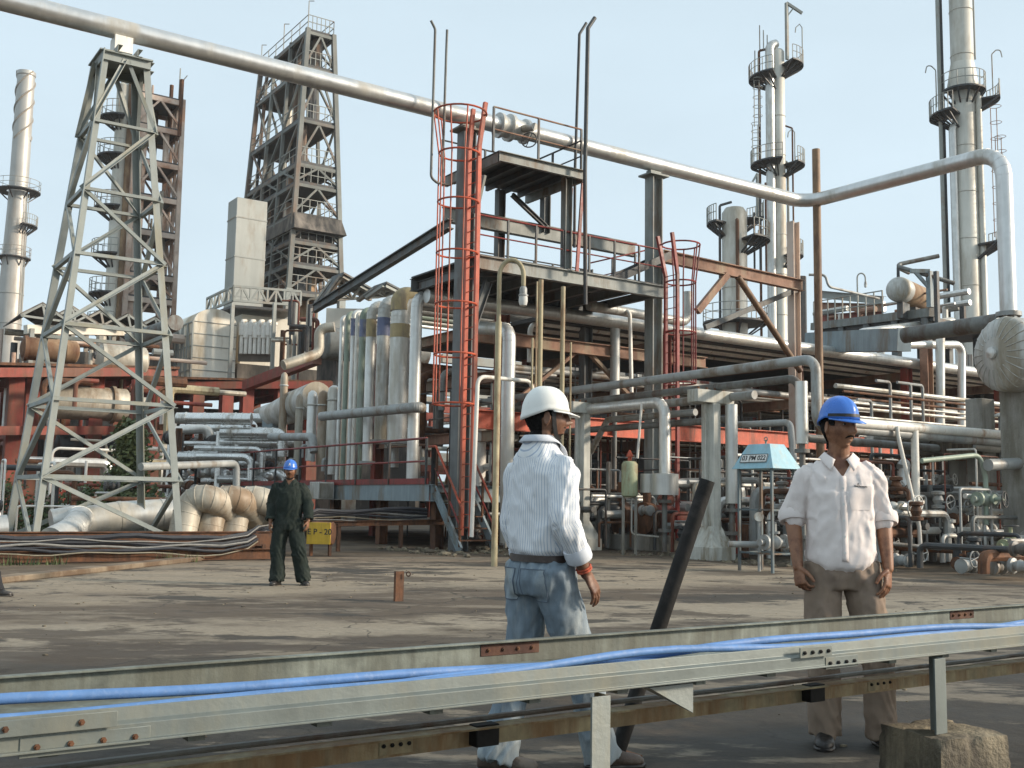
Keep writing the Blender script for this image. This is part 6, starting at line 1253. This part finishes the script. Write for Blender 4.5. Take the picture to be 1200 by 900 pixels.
def shell_from(me, cond, off, jit=0, seed=0):
    sel = {v.index for v in me.vertices if cond(v.co)}; b = MB(); idx = {}; fs = [p for p in me.polygons if all(i in sel for i in p.vertices)]; cnt = {}
    for p in fs:
        for a, c in zip(p.vertices, list(p.vertices[1:])+[p.vertices[0]]): cnt[(a, c)] = 1
        for i in p.vertices:
            if i not in idx: v = me.vertices[i]; idx[i] = len(b.v); b.v.append(v.co+v.normal*(off+jit*noise.noise(v.co*120)))
        b.f.append(tuple(idx[i] for i in p.vertices))
    for (a, c) in list(cnt):
        if (c, a) not in cnt:
            k = len(b.v); b.v += [me.vertices[a].co-me.vertices[a].normal*.002, me.vertices[c].co-me.vertices[c].normal*.002]; b.f.append((idx[c], idx[a], k, k+1))
    return b
def helmet(root, M, mt, emblem=None, strap=True, ridge=True):
    h = MB(); nu, nv = 56, 18; vs = []
    def dome(ph, t):     # t 0 rim .. 1 top
        th = (1-t)*math.pi/2; c = math.cos(ph); s = math.sin(ph); r = math.sin(th)**.8
        x, y, z = .092*r*s, (.110*r*c), .114*math.cos(th)**.95; return V((x, y-.006, z))
    for i in range(nv+1):
        for j in range(nu):
            ph = 2*math.pi*j/nu; p = dome(ph, i/nv*.995); low = (1-i/nv)**2*.046*max(0, -math.cos(ph)); e = 0
            if i <= 1: e = .004
            if ridge: e += .004*g_(p.x, .012)*min(1, i/5)
            n_ = V((p.x/.101**2, (p.y+.006)/.12**2, max(p.z, 0)/.122**2+1e-6)).normalized(); vs.append(M @ (p+n_*e-Z*low))
    h.add(vs, [(i*nu+j, i*nu+(j+1) % nu, (i+1)*nu+(j+1) % nu, (i+1)*nu+j) for i in range(nv) for j in range(nu)]+[tuple(nv*nu+j for j in range(nu))])
    o = lpart('helmet', h, mt, root); s = o.modifiers.new('thick', 'SOLIDIFY'); s.thickness = .003; s.offset = -1
    # peak
    b = MB(); k = 25; ins, out = [], []
    for i in range(k):
        ph = R(-78+156*i/(k-1)); p = dome(ph, 0); q = p+V((math.sin(ph)*.012, math.cos(ph)*.012+.046*max(0, math.cos(ph*1.12))**.8, -.004-.018*max(0, math.cos(ph))**1.2)); ins.append(M @ p); out.append(M @ q)
    vs = ins+out; b.add(vs, [(i, k+i, k+i+1, i+1) for i in range(k-1)]); p_ = lpart('peak', b, mt, o); s = p_.modifiers.new('thick', 'SOLIDIFY'); s.thickness = .004; s.offset = 0
    # rim band under the shell and the harness
    b = MB(); b.ring(V((0, 0, 0)), Z, 1, .03, 36, 6); b.v = [M @ V((v.x*.086, v.y*.103-.006, v.z*.2+(.004-.044*max(0, -v.y)**1.5))) for v in b.v]; lpart('headband', b, m['strap'], o)
    if strap:
        b = MB()
        for s in (-1, 1):
            pts = [V((s*.086, .022, .0)), V((s*.080, .028, -.06)), V((s*.067, .040, -.115)), V((s*.040, .062, -.150)), V((0, .072, -.160))]; q, _ = spline(pts, [1]*5, 5); Lf = MB()
            rr = []
            for i, p in enumerate(q): d_ = (q[min(i+1, len(q)-1)]-q[max(i-1, 0)]).normalized(); u = d_.cross(V((s, .2, 0))).normalized(); n_ = d_.cross(u).normalized(); rr.append([M @ (p+u*.010*a+n_*.0015*c) for a, c in ((-1, -1), (1, -1), (1, 1), (-1, 1))])
            b.loft(rr)
        lpart('chin_strap', b, m['strap'], o)
    if emblem:
        b = MB(); c = MB(); cc = dome(0, .30)
        for a, e, w_ in (((-.012, -.018), (0, .02), .006), ((0, .02), (.012, -.018), .006), ((-.009, -.004), (.010, -.006), .005)):
            p0, p1 = V((a[0], cc.y, cc.z+a[1])), V((e[0], cc.y, cc.z+e[1])); f = lambda p: M @ V((p.x, .122*math.sqrt(max(0, 1-(p.x/.1)**2-(p.z/.125)**2))+.001, p.z)); b.bar(f(p0), f(p1), w_, .004, up=M.to_3x3() @ Y)
        lpart('emblem', b, emblem, o)
    return o
def shoe(root, ank, yaw, mt, roll=0, k=1.0):
    b = MB(); rr = []; Rz = Matrix.Rotation(yaw, 3, 'Z'); s = MB(); sr = []
    for y, w_, h in ((-.085, .018, .05), (-.078, .032, .075), (-.05, .039, .088), (-.01, .040, .10), (.03, .041, .092), (.07, .045, .072), (.11, .049, .058), (.15, .047, .05), (.178, .036, .042), (.192, .016, .03)):
        ring = []; sring = []
        for j in range(20):
            a = 2*math.pi*j/20; c_, s_ = math.cos(a), math.sin(a); z = max(0, .5+.55*s_)*h if s_ > -.6 else 0; z = h*(.5+.5*math.copysign(abs(s_)**.8, s_)); x = w_*math.copysign(abs(c_)**.7, c_)*(1-.25*max(0, s_)); ring.append(V((ank.x, ank.y, 0))+Rz @ V((x*k, y*k, z*k+.012)))
            sring.append(V((ank.x, ank.y, 0))+Rz @ V((w_*1.1*k*math.copysign(abs(c_)**.6, c_), y*1.03*k, .003+.011*(s_+1))))
        rr.append(ring); sr.append(sring)
    b.loft(rr); o = lpart('shoe', b, mt, root); s.loft(sr); lpart('sole', s, m['shoe'], o)
def person(lab, p, yaw, J, spec):
    """J: joints in local axes (x = own right, y = forward, z up)"""
    root = thing('person', lab, 'person', p, None, yaw); vox = spec.get('vox', .0042)
    HM = Matrix.Translation(V(J['head'])) @ Matrix.Rotation(spec.get('hyaw', 0), 4, 'Z') @ Matrix.Rotation(spec.get('hpitch', 0), 4, 'X')
    tk = spec['torso']; body = MB(); head_mesh(body, HM, 1, nose=spec.get('nose', 1)); hd = V(J['head'])
    limb(body, [V((0, -.02, 1.40)), V((0, -.012, 1.47)), hd+V((0, -.012, -.07)), hd+V((0, -.005, -.03))], [.066, .060, .056, .05])
    eloft(body, dense([(z, wx*.86, wy*.84, cy) for z, wx, wy, cy in tk]))
    for s, n in ((1, 'r'), (-1, 'l')):
        sh, el, wr, ht = V(J['sh'+n]), V(J['el'+n]), V(J['wr'+n]), V(J['hd'+n]); limb(body, [sh-Z*.03, sh.lerp(el, .5), el, el.lerp(wr, .35), wr, wr+(ht-wr).normalized()*.02], [.038, .044, .041, .040, .028, .026])
        d = ht-wr; sd = V(J.get('th'+n, (-.3*s, 1, 0))); hand(body, wr+d.normalized()*.012, d, V(J.get('pn'+n, (-s, 0, 0))), sd, spec.get('hk', 1.0), spec.get('curl'+n, (16, 24, 20)))
        hp, kn, an = V(J['hp'+n]), V(J['kn'+n]), V(J['an'+n]); limb(body, [hp, kn, kn.lerp(an, .35), an, V((an.x, an.y, .05))], [.075, .052, .050, .036, .036])
    bm_ = remesh(body, vox, 1); mpart('body', bm_, m[spec['skin']], root)
    HI = HM.inverted()
    # shirt
    sh_ = MB(); eloft(sh_, dense(tk, 34)); segs = []
    z0, z1 = tk[0][0], tk[-1][0]; cutz = []
    for s, n in ((1, 'r'), (-1, 'l')):
        sh, el, wr = V(J['sh'+n]), V(J['el'+n]), V(J['wr'+n]); end = el.lerp(wr, spec['sleeve']) ; r = spec.get('slr', (.075, .068, .060, .055, .054))
        limb(sh_, [sh+V((-s*.06, 0, .022)), sh+V((s*.004, 0, -.012)), sh.lerp(el, .45), el, el.lerp(end, .5), end-(wr-el).normalized()*.022], [.045, r[0], r[1], r[2], r[3], r[4]]); segs += [(sh, el, (0, 1), .9, 0), (el, end, (0, 1), 1.0, 1)]
    segs.append((V((0, 0, z0)), V((0, 0, 1.30)), (0,), 1.0)); segs.append((V((0, 0, 1.3)), V((0, 0, 1.46)), (), .35))
    if spec.get('coverall'):
        tr = sh_
    else: tr = MB()
    hipk = spec['hips']; eloft(tr, dense(hipk, 14)); tsegs = []
    for s, n in ((1, 'r'), (-1, 'l')):
        hp, kn, an = V(J['hp'+n]), V(J['kn'+n]), V(J['an'+n]); hem = V((an.x, an.y, spec.get('hem', .05))); rt_ = spec.get('leg', (.098, .092, .074, .072, .072))
        limb(tr, [hp+Z*.03, hp.lerp(kn, .3), kn, kn.lerp(hem, .5), hem], rt_); tsegs += [(hp, kn, (0, 1), .8), (kn, hem, (0, 1), 1.1)]
    tsegs.append((V((0, 0, .82)), V((0, 0, 1.0)), (), .35))
    vx = spec.get('cvox', .008)
    sm = remesh(sh_, vx, 3)
    if spec.get('stripes'):
        at = sm.attributes.new('stripe', 'FLOAT', 'POINT'); vals = []
        for v in sm.vertices:
            q = v.co; best = (9, None)
            for k, (a, b, *_r) in enumerate(segs[:4]):
                ab = b-a; t = max(0, min(1, (q-a).dot(ab)/ab.length_squared)); d2 = (q-a-ab*t).length
                if d2 < best[0]: best = (d2, k)
            wx = .155
            if best[0] < .085 and abs(q.x) > wx-.0+.02*(q.z-1.2):
                a, b = segs[best[1]][:2]; ax = (b-a).normalized(); u = ax.cross(X).normalized(); w_ = ax.cross(u); r_ = q-a; vals.append(math.atan2(r_.dot(u), r_.dot(w_))*.066/.0125)
            elif q.z > 1.425 and q.y < .06: vals.append((q.z*.6-q.y*.8)/.0125)
            else: vals.append((q.x+.25*q.y)/.0125)
        at.data.foreach_set('value', vals)
    folds(sm, segs+(tsegs if spec.get('coverall') else []), spec.get('famp', .011), spec.get('seed', 1), None if spec.get('coverall') else z0+.02)
    vz = spec.get('vee')
    if vz:
        bm2 = bmesh.new(); bm2.from_mesh(sm); [bmesh.ops.bisect_plane(bm2, geom=bm2.verts[:]+bm2.edges[:]+bm2.faces[:], plane_co=V((0, 0, vz)), plane_no=V((s9*1.55, 0, -1))) for s9 in (1, -1)]; bmesh.ops.delete(bm2, geom=[f for f in bm2.faces if (lambda c: c.y > -.01 and c.z > vz+abs(c.x)*1.55 and abs(c.x) < .075)(f.calc_center_median())], context='FACES'); bm2.to_mesh(sm); bm2.free(); sm.shade_smooth()
    if spec.get('untuck'):
        for v in sm.vertices:
            if v.co.z < 1.0: v.co.z -= (.030*(1-min(1, abs(v.co.x)/.17)**2)-.010)*min(1, (1.0-v.co.z)/.07)
        sm.update()
    so_ = mpart('coverall' if spec.get('coverall') else 'shirt', sm, m[spec['cloth']], root)
    if not spec.get('coverall'):
        tm = remesh(tr, vx, 3); folds(tm, tsegs, spec.get('tamp', .010), spec.get('seed', 1)+5); to = mpart('trousers', tm, m[spec['tcloth']], root)
        if spec['belt']:
            hz = spec['belt']; hk = interp(sorted(hipk), hz-.02); b = MB(); eloft(b, [(hz-.016, hk[1]+.012, hk[2]+.012, hk[3]), (hz+.015, hk[1]+.009, hk[2]+.009, hk[3])]); lpart('belt', b, m['leather'], root)
    # collar: folded ribbon round the neck, open in front
    cz = spec.get('cz', 1.47); b = MB(); n = 40; top, mid, low = [], [], []
    for j in range(n+1):
        u = -1+2*j/n; a = u*R(158); fr_ = max(0, abs(u)-.62)/.38; c_, s_ = math.sin(a), -math.cos(a)      # u=0 at the nape
        r_ = .066+.006*fr_; p0_ = V((c_*r_, -.012+s_*r_*1.02, cz+.018-.040*fr_**1.3)); top.append(p0_)
        mid.append(p0_+V((c_*.007, s_*.007, .004))); d_ = .026+.032*fr_**2; low.append(p0_+V((c_*.036+.016*fr_*math.copysign(1, c_), s_*.028+.030*fr_, -d_)))
    k = n+1; b.add(top+mid+low, [(r_*k+j, r_*k+j+1, (r_+1)*k+j+1, (r_+1)*k+j) for r_ in range(2) for j in range(n)]); cme = lpart('collar', b, m[spec['cloth']] if not spec.get('stripes') else m['stripecuff'], so_)
    s = cme.modifiers.new('thick', 'SOLIDIFY'); s.thickness = .004; s.offset = 0
    # cuffs
    for n in 'rl':
        el, wr = V(J['el'+n]), V(J['wr'+n]); e = el.lerp(wr, spec['sleeve']); d = (wr-el).normalized(); r0 = spec.get('slr', (0, 0, 0, 0, .054))[4]+.006; b = MB(); b.lathe(e-d*spec.get('cuff', .05), d, [(r0-.006, 0), (r0+.006, .004), (r0+.009, spec.get('cuff', .05)*.5), (r0+.008, spec.get('cuff', .05)), (r0+.003, spec.get('cuff', .05)+.010), (r0*.74, spec.get('cuff', .05)+.009)], 24, caps=False)
        for v in b.v: v += V((noise.noise(v*22), noise.noise(v*22+V((5, 0, 0))), noise.noise(v*22+V((0, 7, 0)))))*.0025
        lpart('cuff', b, m[spec['cloth']] if not spec.get('stripes') else m['stripecuff'], so_)
    # face details
    btb = BVHTree.FromPolygons([HI @ x.co for x in bm_.vertices], [tuple(p_.vertices) for p_ in bm_.polygons])
    def fy(x, z): h_ = btb.ray_cast(V((x, .3, z)), -Y, 1); return h_[0].y if h_[0] else .09
    for s in (-1, 1):
        b = MB(); ey = fy(s*.033, .013)-.0085; c = HM @ V((s*.033, ey, .013)); b.ell(c, .0125, .0115, .0088, 14, 10, tuple(HM.to_3x3() @ q for q in (X, Y, Z))); e = lpart('eye', b, m['eyewhite'], root)
        b = MB(); b.ell(HM @ V((s*.033+spec.get('gaze', 0), ey+.0085, .013)), .0062, .0040, .0062, 10, 8, tuple(HM.to_3x3() @ q for q in (X, Y, Z))); lpart('iris', b, m['iris'], e)
        b = MB()
        pts = [HM @ V((s*x, fy(s*x, z), z)) for x, z in ((.014, .030), (.026, .035), (.040, .035), (.050, .029))]; b.tube(pts, [.003, .0048, .0042, .002], 8); lpart('eyebrow', b, m['hair'], root)
    def lc(q): return HI @ q
    if 'hair' in spec:
        def cond(q):
            l = lc(q)
            if (l-V((0, 0, 0))).length > .16 or l.z < -.125: return False
            hl = .052 if l.y > .03 else (.03-.9*(.03-l.y) if l.y > -.02 else -.118)
            sb = l.y > .012 and l.y < .038 and abs(l.x) > .055 and l.z > .002
            return (l.z > hl and l.y < .1 and (l.y < -.03 or l.z > .0)) or sb and abs(l.x) < .083
        b = shell_from(bm_, lambda q: cond(q) and abs(lc(q).x) < .079, .006, .004); 
        if b.v: lpart('hair', b, m['hair'], root)
    if spec.get('beard'):
        def cb(q):
            l = lc(q)
            if l.length > .17: return False
            a = abs(l.x); return a < .085 and ((l.y > .018 and l.z < -.074-.25*max(0, .06-l.y) and l.z > -.135) or (.012 < l.y < .034 and -.10 < l.z < .0 and a > .05) or (l.y > .06 and -.05 < l.z < -.043 and a < .034)); jaw = l.y > -.0 and l.z < -.028-.35*max(0, l.y-.03) and l.z > -.128 and a < .09 and not (a < .026 and -.078 < l.z < -.046 and l.y > .07) and not (l.y > .068 and l.z > -.05 and a > .0) and (l.y < .062 or l.z < -.078)
            side = .002 < l.y < .03 and l.z > -.09 and l.z < .02 and .05 < a < .079
            return jaw or side
        b = shell_from(bm_, cb, .0012, .0015)
        if b.v: lpart('beard', b, m['stubble'], root)
    if spec.get('moustache'):
        b = MB(); 
        for s in (-1, 1): b.tube([HM @ V((s*x, fy(s*x, z)-.0005, z)) for x, z in ((.0, -.0475), (.009, -.0475), (.020, -.051), (.029, -.059))], [.005, .0062, .0052, .0022], 8)
        lpart('moustache', b, m['hair'], root)
    hm = helmet(root, HM @ Matrix.Translation(V((0, .002, spec.get('hz', .040)))) @ Matrix.Rotation(R(spec.get('htilt', -4)), 4, 'X'), m[spec['helm']], m['signwhite'] if spec.get('emblem') else None, spec.get('strap', True))
    for n in 'rl': shoe(root, V(J['an'+n]), J.get('toe'+n, 0), m[spec['shoe']])
    return root, bm_, sm, (tm if not spec.get('coverall') else None), so_, HM

m['stripecuff'] = mat('pale_striped_cuff', (.60, .63, .68), .85, 0, .06, 30, bump=.2, bscale=300)
TORSO = [(.93, .130, .085, 0), (.968, .140, .095, 0), (1.0, .168, .116, 0), (1.05, .172, .120, .0), (1.16, .170, .117, .002), (1.27, .176, .122, .004), (1.34, .174, .118, .0), (1.39, .158, .106, -.006), (1.435, .126, .092, -.012), (1.475, .092, .078, -.014), (1.515, .070, .067, -.014)]
# ---- man in the striped shirt, seen from behind
pa = G(640, 890); pa = V(((636-600)/F*5.02, 5.02, 0))
JA = dict(head=(.012, .015, 1.612), shr=(.170, -.005, 1.370), shl=(-.170, -.005, 1.370), elr=(.235, -.045, 1.135), ell=(-.205, -.01, 1.12), wrr=(.222, .085, .915), wrl=(-.18, .06, .90), hdr=(.250, .175, .765), hdl=(-.165, .10, .75),
          hpr=(.085, 0, .90), hpl=(-.085, 0, .90), knr=(.105, .15, .50), knl=(-.105, -.02, .49), anr=(.11, .30, .07), anl=(-.10, -.16, .07), toer=R(-28), toel=R(-42), thr=(-.5, 1, .3), pnr=(-1, -.2, 0))
A_ = dict(skin='skinA', torso=TORSO, hips=[(.80, .150, .112, -.004), (.86, .168, .125, -.008), (.92, .163, .117, -.004), (.955, .152, .105, 0), (.965, .148, .10, 0)], belt=.965, sleeve=.74, slr=(.062, .063, .060, .054, .047), cuff=.06, cloth='stripe', stripes=True, tcloth='jeans', helm='helmwhite', shoe='shoebrown', hyaw=R(-29), hpitch=R(3), hair=1, beard=1, seed=2.3, famp=.013, tamp=.013, leg=(.104, .098, .080, .078, .084), hem=.045, cz=1.508, hz=.034)
ra, bA, sA_, tA, soA, HA = person('man in white helmet and striped shirt seen from behind', pa, R(-54), JA, A_)
def seam(pb_, root):
    n = 10; k = n+1; e = [i for i in range(n+1)]+[j*k+n for j in range(1, n+1)]+[n*k+i for i in range(n-1, -1, -1)]+[j*k for j in range(n-1, -1, -1)]; lpart('pocket_seam', MB().tube([pb_.v[i] for i in e], .0024, 6), m['denimdark'], root)
m['denimdark'] = mat('dark_denim_stitching', (.10, .13, .17), .85)
b = patch(tA, V((.082, -.5, .845)), Y, X, Z, .128, .145, .003, 10, .3); lpart('back_pocket', b, m['jeans'], ra); seam(b, ra); b = patch(tA, V((-.085, -.5, .845)), Y, X, Z, .12, .145, .003, 10, .3); lpart('back_pocket', b, m['jeans'], ra); seam(b, ra)
b = MB(); bt = BVHTree.FromPolygons([x.co for x in tA.vertices], [tuple(p.vertices) for p in tA.polygons]); pts = []
for i in range(18):
    z = .945-i*.0095; h_ = bt.ray_cast(V((0, -.6, z)), Y, 2)
    if h_[0]: pts.append(h_[0])
lpart('centre_seam', MB().tube(pts, .0022, 6), m['denimdark'], ra)
b = MB(); w0 = V(JA['wrr']); dW = (V(JA['elr'])-w0).normalized()
for k_ in (.0, .012): b.ring(w0+dW*(.005+k_), dW+V((.1*k_*10, 0, 0)), .033, .005, 20, 6)
lpart('wrist_thread', b, m['thread'], ra)
# ---- man in the blue helmet
pb = V(((984-600)/F*5.64, 5.64, 0))
JB = dict(head=(0, .02, 1.640), shr=(.162, 0, 1.388), shl=(-.162, 0, 1.388), elr=(.236, -.03, 1.165), ell=(-.222, -.02, 1.16), wrr=(.226, .06, .925), wrl=(-.226, .06, .925), hdr=(.212, .10, .76), hdl=(-.214, .10, .76),
          hpr=(.092, 0, .90), hpl=(-.092, 0, .90), knr=(.10, .035, .49), knl=(-.165, .03, .49), anr=(.085, -.02, .07), anl=(-.205, -.02, .07), toer=R(-12), toel=R(14), thr=(-.6, 1, 0), thl=(.6, 1, 0), pnr=(-1, -.3, 0), pnl=(1, -.3, 0))
TB = [(.905, .150, .11, .006), (.94, .178, .134, .008), (.975, .178, .135, .010), (1.06, .172, .130, .014), (1.18, .168, .124, .012), (1.29, .172, .122, .008), (1.365, .170, .114, 0), (1.41, .152, .1, -.006), (1.445, .118, .084, -.010), (1.475, .086, .073, -.012), (1.5, .069, .066, -.012)]
B_ = dict(skin='skinB', torso=TB, hips=[(.80, .152, .112, -.002), (.86, .168, .124, 0), (.91, .163, .12, .004), (.94, .155, .112, .004), (.95, .15, .108, .004)], belt=0, untuck=1, sleeve=.06, slr=(.058, .060, .062, .062, .061), cuff=.055, cloth='cotton', tcloth='khaki', helm='helmblue', shoe='shoe', hyaw=R(37), hpitch=R(-2), hair=1, moustache=1, seed=6.1, famp=.014, tamp=.013, leg=(.100, .096, .082, .078, .082), hem=.055, strap=False, vee=1.375, cz=1.486, hz=.046, htilt=-3, gaze=.002, curlr=(38, 45, 30))
JB = {k: (V(v)-V((0, 0, .0)) if k == 'head' else v) for k, v in JB.items()}
rb_, bB, sB_, tB, soB, HB = person('man in blue helmet and cream shirt with khaki trousers', pb, R(172), JB, B_)
b = patch(sB_, V((-.085, .6, 1.27)), -Y, X, Z, .115, .125, .003, 8, .15); lpart('shirt_pocket', b, m['cotton'], soB)
b = MB(); bt = BVHTree.FromPolygons([x.co for x in sB_.vertices], [tuple(p.vertices) for p in sB_.polygons])
def onB(x, z, off=.006): h_ = bt.ray_cast(V((x, .6, z)), -Y, 1); return (h_[0] if h_[0] else V((x, .12, z)))+Y*off
for x0, z0_, x1, z1_ in ((-.055, 1.332, -.075, 1.330), (-.078, 1.332, -.090, 1.327), (-.092, 1.329, -.108, 1.327), (-.110, 1.329, -.122, 1.326), (-.074, 1.334, -.076, 1.346)): b.bar(onB(x0, z0_), onB(x1, z1_), .003, .004)
lpart('pocket_emblem', b, m['letter'], soB)
for i in range(6): b = MB(); q = onB(.002, 1.40-i*.082, .003); b.lathe(q, Y, [(.006, 0), (.006, .003)], 10); lpart('button', b, m['signwhite'], soB)
b = MB(); vs0 = [onB(x, 1.42-.475*i/24, .0032) for i in range(25) for x in (-.016, .016)]; b.add(vs0, [(2*i, 2*i+1, 2*i+3, 2*i+2) for i in range(24)]); o_ = lpart('button_placket', b, m['cotton'], soB); s = o_.modifiers.new('thick', 'SOLIDIFY'); s.thickness = .006
# goggles strip round the front of the blue helmet
b = MB(); rr = []
for i in range(25):
    ph = R(-80+160*i/24); c = V((math.sin(ph)*.0955, math.cos(ph)*.1145-.004, 0)); rr.append([HB @ (c+V((0, 0, .052+z))+V((math.sin(ph), math.cos(ph), 0))*e) for z, e in ((.0, .0), (.0, .006), (.016, .002), (.016, -.004))])
b.loft(rr); lpart('goggle_strap', b, m['strap'], rb_)
# ---- man in dark coveralls
pc = G(347, 686); pc.x = (343-600)/F*pc.y
TC = [(.80, .165, .13, 0), (.95, .175, .135, 0), (1.08, .185, .14, .004), (1.2, .188, .138, .004), (1.3, .192, .130, .002), (1.36, .182, .118, -.004), (1.405, .155, .1, -.01), (1.44, .115, .085, -.014), (1.49, .075, .07, -.014)]
JC = dict(head=(0, .02, 1.607), shr=(.180, 0, 1.37), shl=(-.180, 0, 1.37), elr=(.245, -.04, 1.14), ell=(-.262, .01, 1.14), wrr=(.245, .05, .90), wrl=(-.285, .07, .92), hdr=(.255, .06, .75), hdl=(-.275, .07, .75),
          hpr=(.095, 0, .88), hpl=(-.095, 0, .88), knr=(.135, .02, .48), knl=(-.16, .02, .48), anr=(.12, .04, .07), anl=(-.245, -.04, .07), toer=R(-15), toel=R(20))
C_ = dict(skin='skinB', torso=TC, hips=[(.78, .16, .125, 0), (.86, .178, .135, 0), (.95, .176, .135, 0)], belt=.95, sleeve=.93, slr=(.075, .075, .072, .07, .064), cuff=.03, cloth='cover', coverall=True, helm='helmblue', shoe='shoe', hyaw=R(4), hair=1, moustache=1, seed=9.0, famp=.016, leg=(.115, .110, .098, .1, .104), hem=.06, vox=.0065, cvox=.012, emblem=True, strap=True, cz=1.46, vee=1.40)
person('man in dark green coveralls and blue helmet facing the camera', pc, R(183), JC, C_)
# ---- man mostly cut off by the left edge
pd = G(-35, 697)
JD = dict(JC); JD.update(anr=(.10, .39, .07), knr=(.11, .27, .48), anl=(-.10, -.10, .07), knl=(-.11, -.02, .48), toer=0, toel=0)
D_ = dict(C_); D_.update(coverall=False, torso=TORSO, hips=A_['hips'], cloth='cotton', tcloth='darktr', emblem=False, seed=4, vox=.008, leg=(.1, .095, .08, .078, .08))
person('person cut off by the left edge, only a dark trouser leg and shoe visible', pd, R(-95), JD, D_)
# ------------------------------------------------------------------ world, sun, haze, camera
SUN_EL, SUN_AZ = R(22), R(96)      # azimuth of the sun measured clockwise from +Y (away from the camera)
w = bpy.data.worlds.new('World'); bpy.context.scene.world = w; w.use_nodes = True; nt = w.node_tree; L = nt.links.new; bg = nt.nodes['Background']
sky = nt.nodes.new('ShaderNodeTexSky'); sky.sky_type = 'NISHITA'; sky.sun_disc = False; sky.sun_elevation = SUN_EL; sky.sun_rotation = SUN_AZ; sky.air_density = 1.0; sky.dust_density = 3.0; sky.ozone_density = 1.0; sky.altitude = 50
hs = nt.nodes.new('ShaderNodeHueSaturation'); hs.inputs['Saturation'].default_value = .55; L(sky.outputs[0], hs.inputs['Color'])
mx = nt.nodes.new('ShaderNodeMix'); mx.data_type = 'RGBA'; mx.inputs[0].default_value = .65; L(hs.outputs[0], mx.inputs[6]); mx.inputs[7].default_value = (6.6, 8.1, 9.0, 1); wt = nt.nodes.new('ShaderNodeTexCoord'); wm = nt.nodes.new('ShaderNodeMapping'); wm.inputs['Scale'].default_value = (1, 1, 3.2); L(wt.outputs['Generated'], wm.inputs[0]); wn = nt.nodes.new('ShaderNodeTexNoise'); wn.inputs['Scale'].default_value = 2.2; wn.inputs['Detail'].default_value = 6; L(wm.outputs[0], wn.inputs['Vector'])
wr = nt.nodes.new('ShaderNodeMapRange'); wr.inputs[1].default_value = .35; wr.inputs[2].default_value = .7; wr.inputs[3].default_value = .96; wr.inputs[4].default_value = 1.05; L(wn.outputs['Fac'], wr.inputs[0]); wv = nt.nodes.new('ShaderNodeVectorMath'); wv.operation = 'SCALE'; L(mx.outputs[2], wv.inputs[0]); L(wr.outputs[0], wv.inputs['Scale']); L(wv.outputs[0], bg.inputs['Color'])
bg.inputs['Strength'].default_value = .1
sl = bpy.data.lights.new('sun', 'SUN'); sl.energy = 3.5; sl.angle = R(7); sl.color = (1, .86, .69); so = bpy.data.objects.new('sun', sl); col.objects.link(so)
sd_ = V((math.sin(SUN_AZ)*math.cos(SUN_EL), math.cos(SUN_AZ)*math.cos(SUN_EL), math.sin(SUN_EL))); so.rotation_euler = sd_.to_track_quat('Z', 'Y').to_euler(); so.location = (30, -20, 40)
hz = MB(); hz.box(V((0, 80, 30)), 640, 320, 62.4, (X, Y, Z)); ho = solo('haze', 'thin afternoon haze over the plant', None, hz, bpy.data.materials.new('haze_air'), kind='stuff')
hm_ = ho.data.materials[0]; hm_.use_nodes = True; hn = hm_.node_tree; hn.nodes.remove(hn.nodes['Principled BSDF']); pv_ = hn.nodes.new('ShaderNodeVolumePrincipled'); pv_.inputs['Density'].default_value = .0003; pv_.inputs['Color'].default_value = (.86, .92, .98, 1); hn.links.new(pv_.outputs[0], hn.nodes['Material Output'].inputs['Volume'])
cd = bpy.data.cameras.new('camera'); cam = bpy.data.objects.new('camera', cd); col.objects.link(cam); sc_n = bpy.context.scene; sc_n.camera = cam
cd.sensor_width = 36; cd.lens = F/1200*36; cd.clip_end = 3000; cd.clip_start = .05
cam.matrix_world = Matrix(((CR.x, CU.x, -_f.x, CAM.x), (CR.y, CU.y, -_f.y, CAM.y), (CR.z, CU.z, -_f.z, CAM.z), (0, 0, 0, 1)))
sc_n.view_settings.view_transform = 'Standard'; sc_n.view_settings.look = 'None'; sc_n.view_settings.exposure = .44; sc_n.view_settings.gamma = 1
sc_n.render.engine = 'CYCLES'; sc_n.cycles.use_denoising = True; sc_n.cycles.max_bounces = 6; sc_n.cycles.volume_bounces = 0; sc_n.render.resolution_x = 1024; sc_n.render.resolution_y = 768
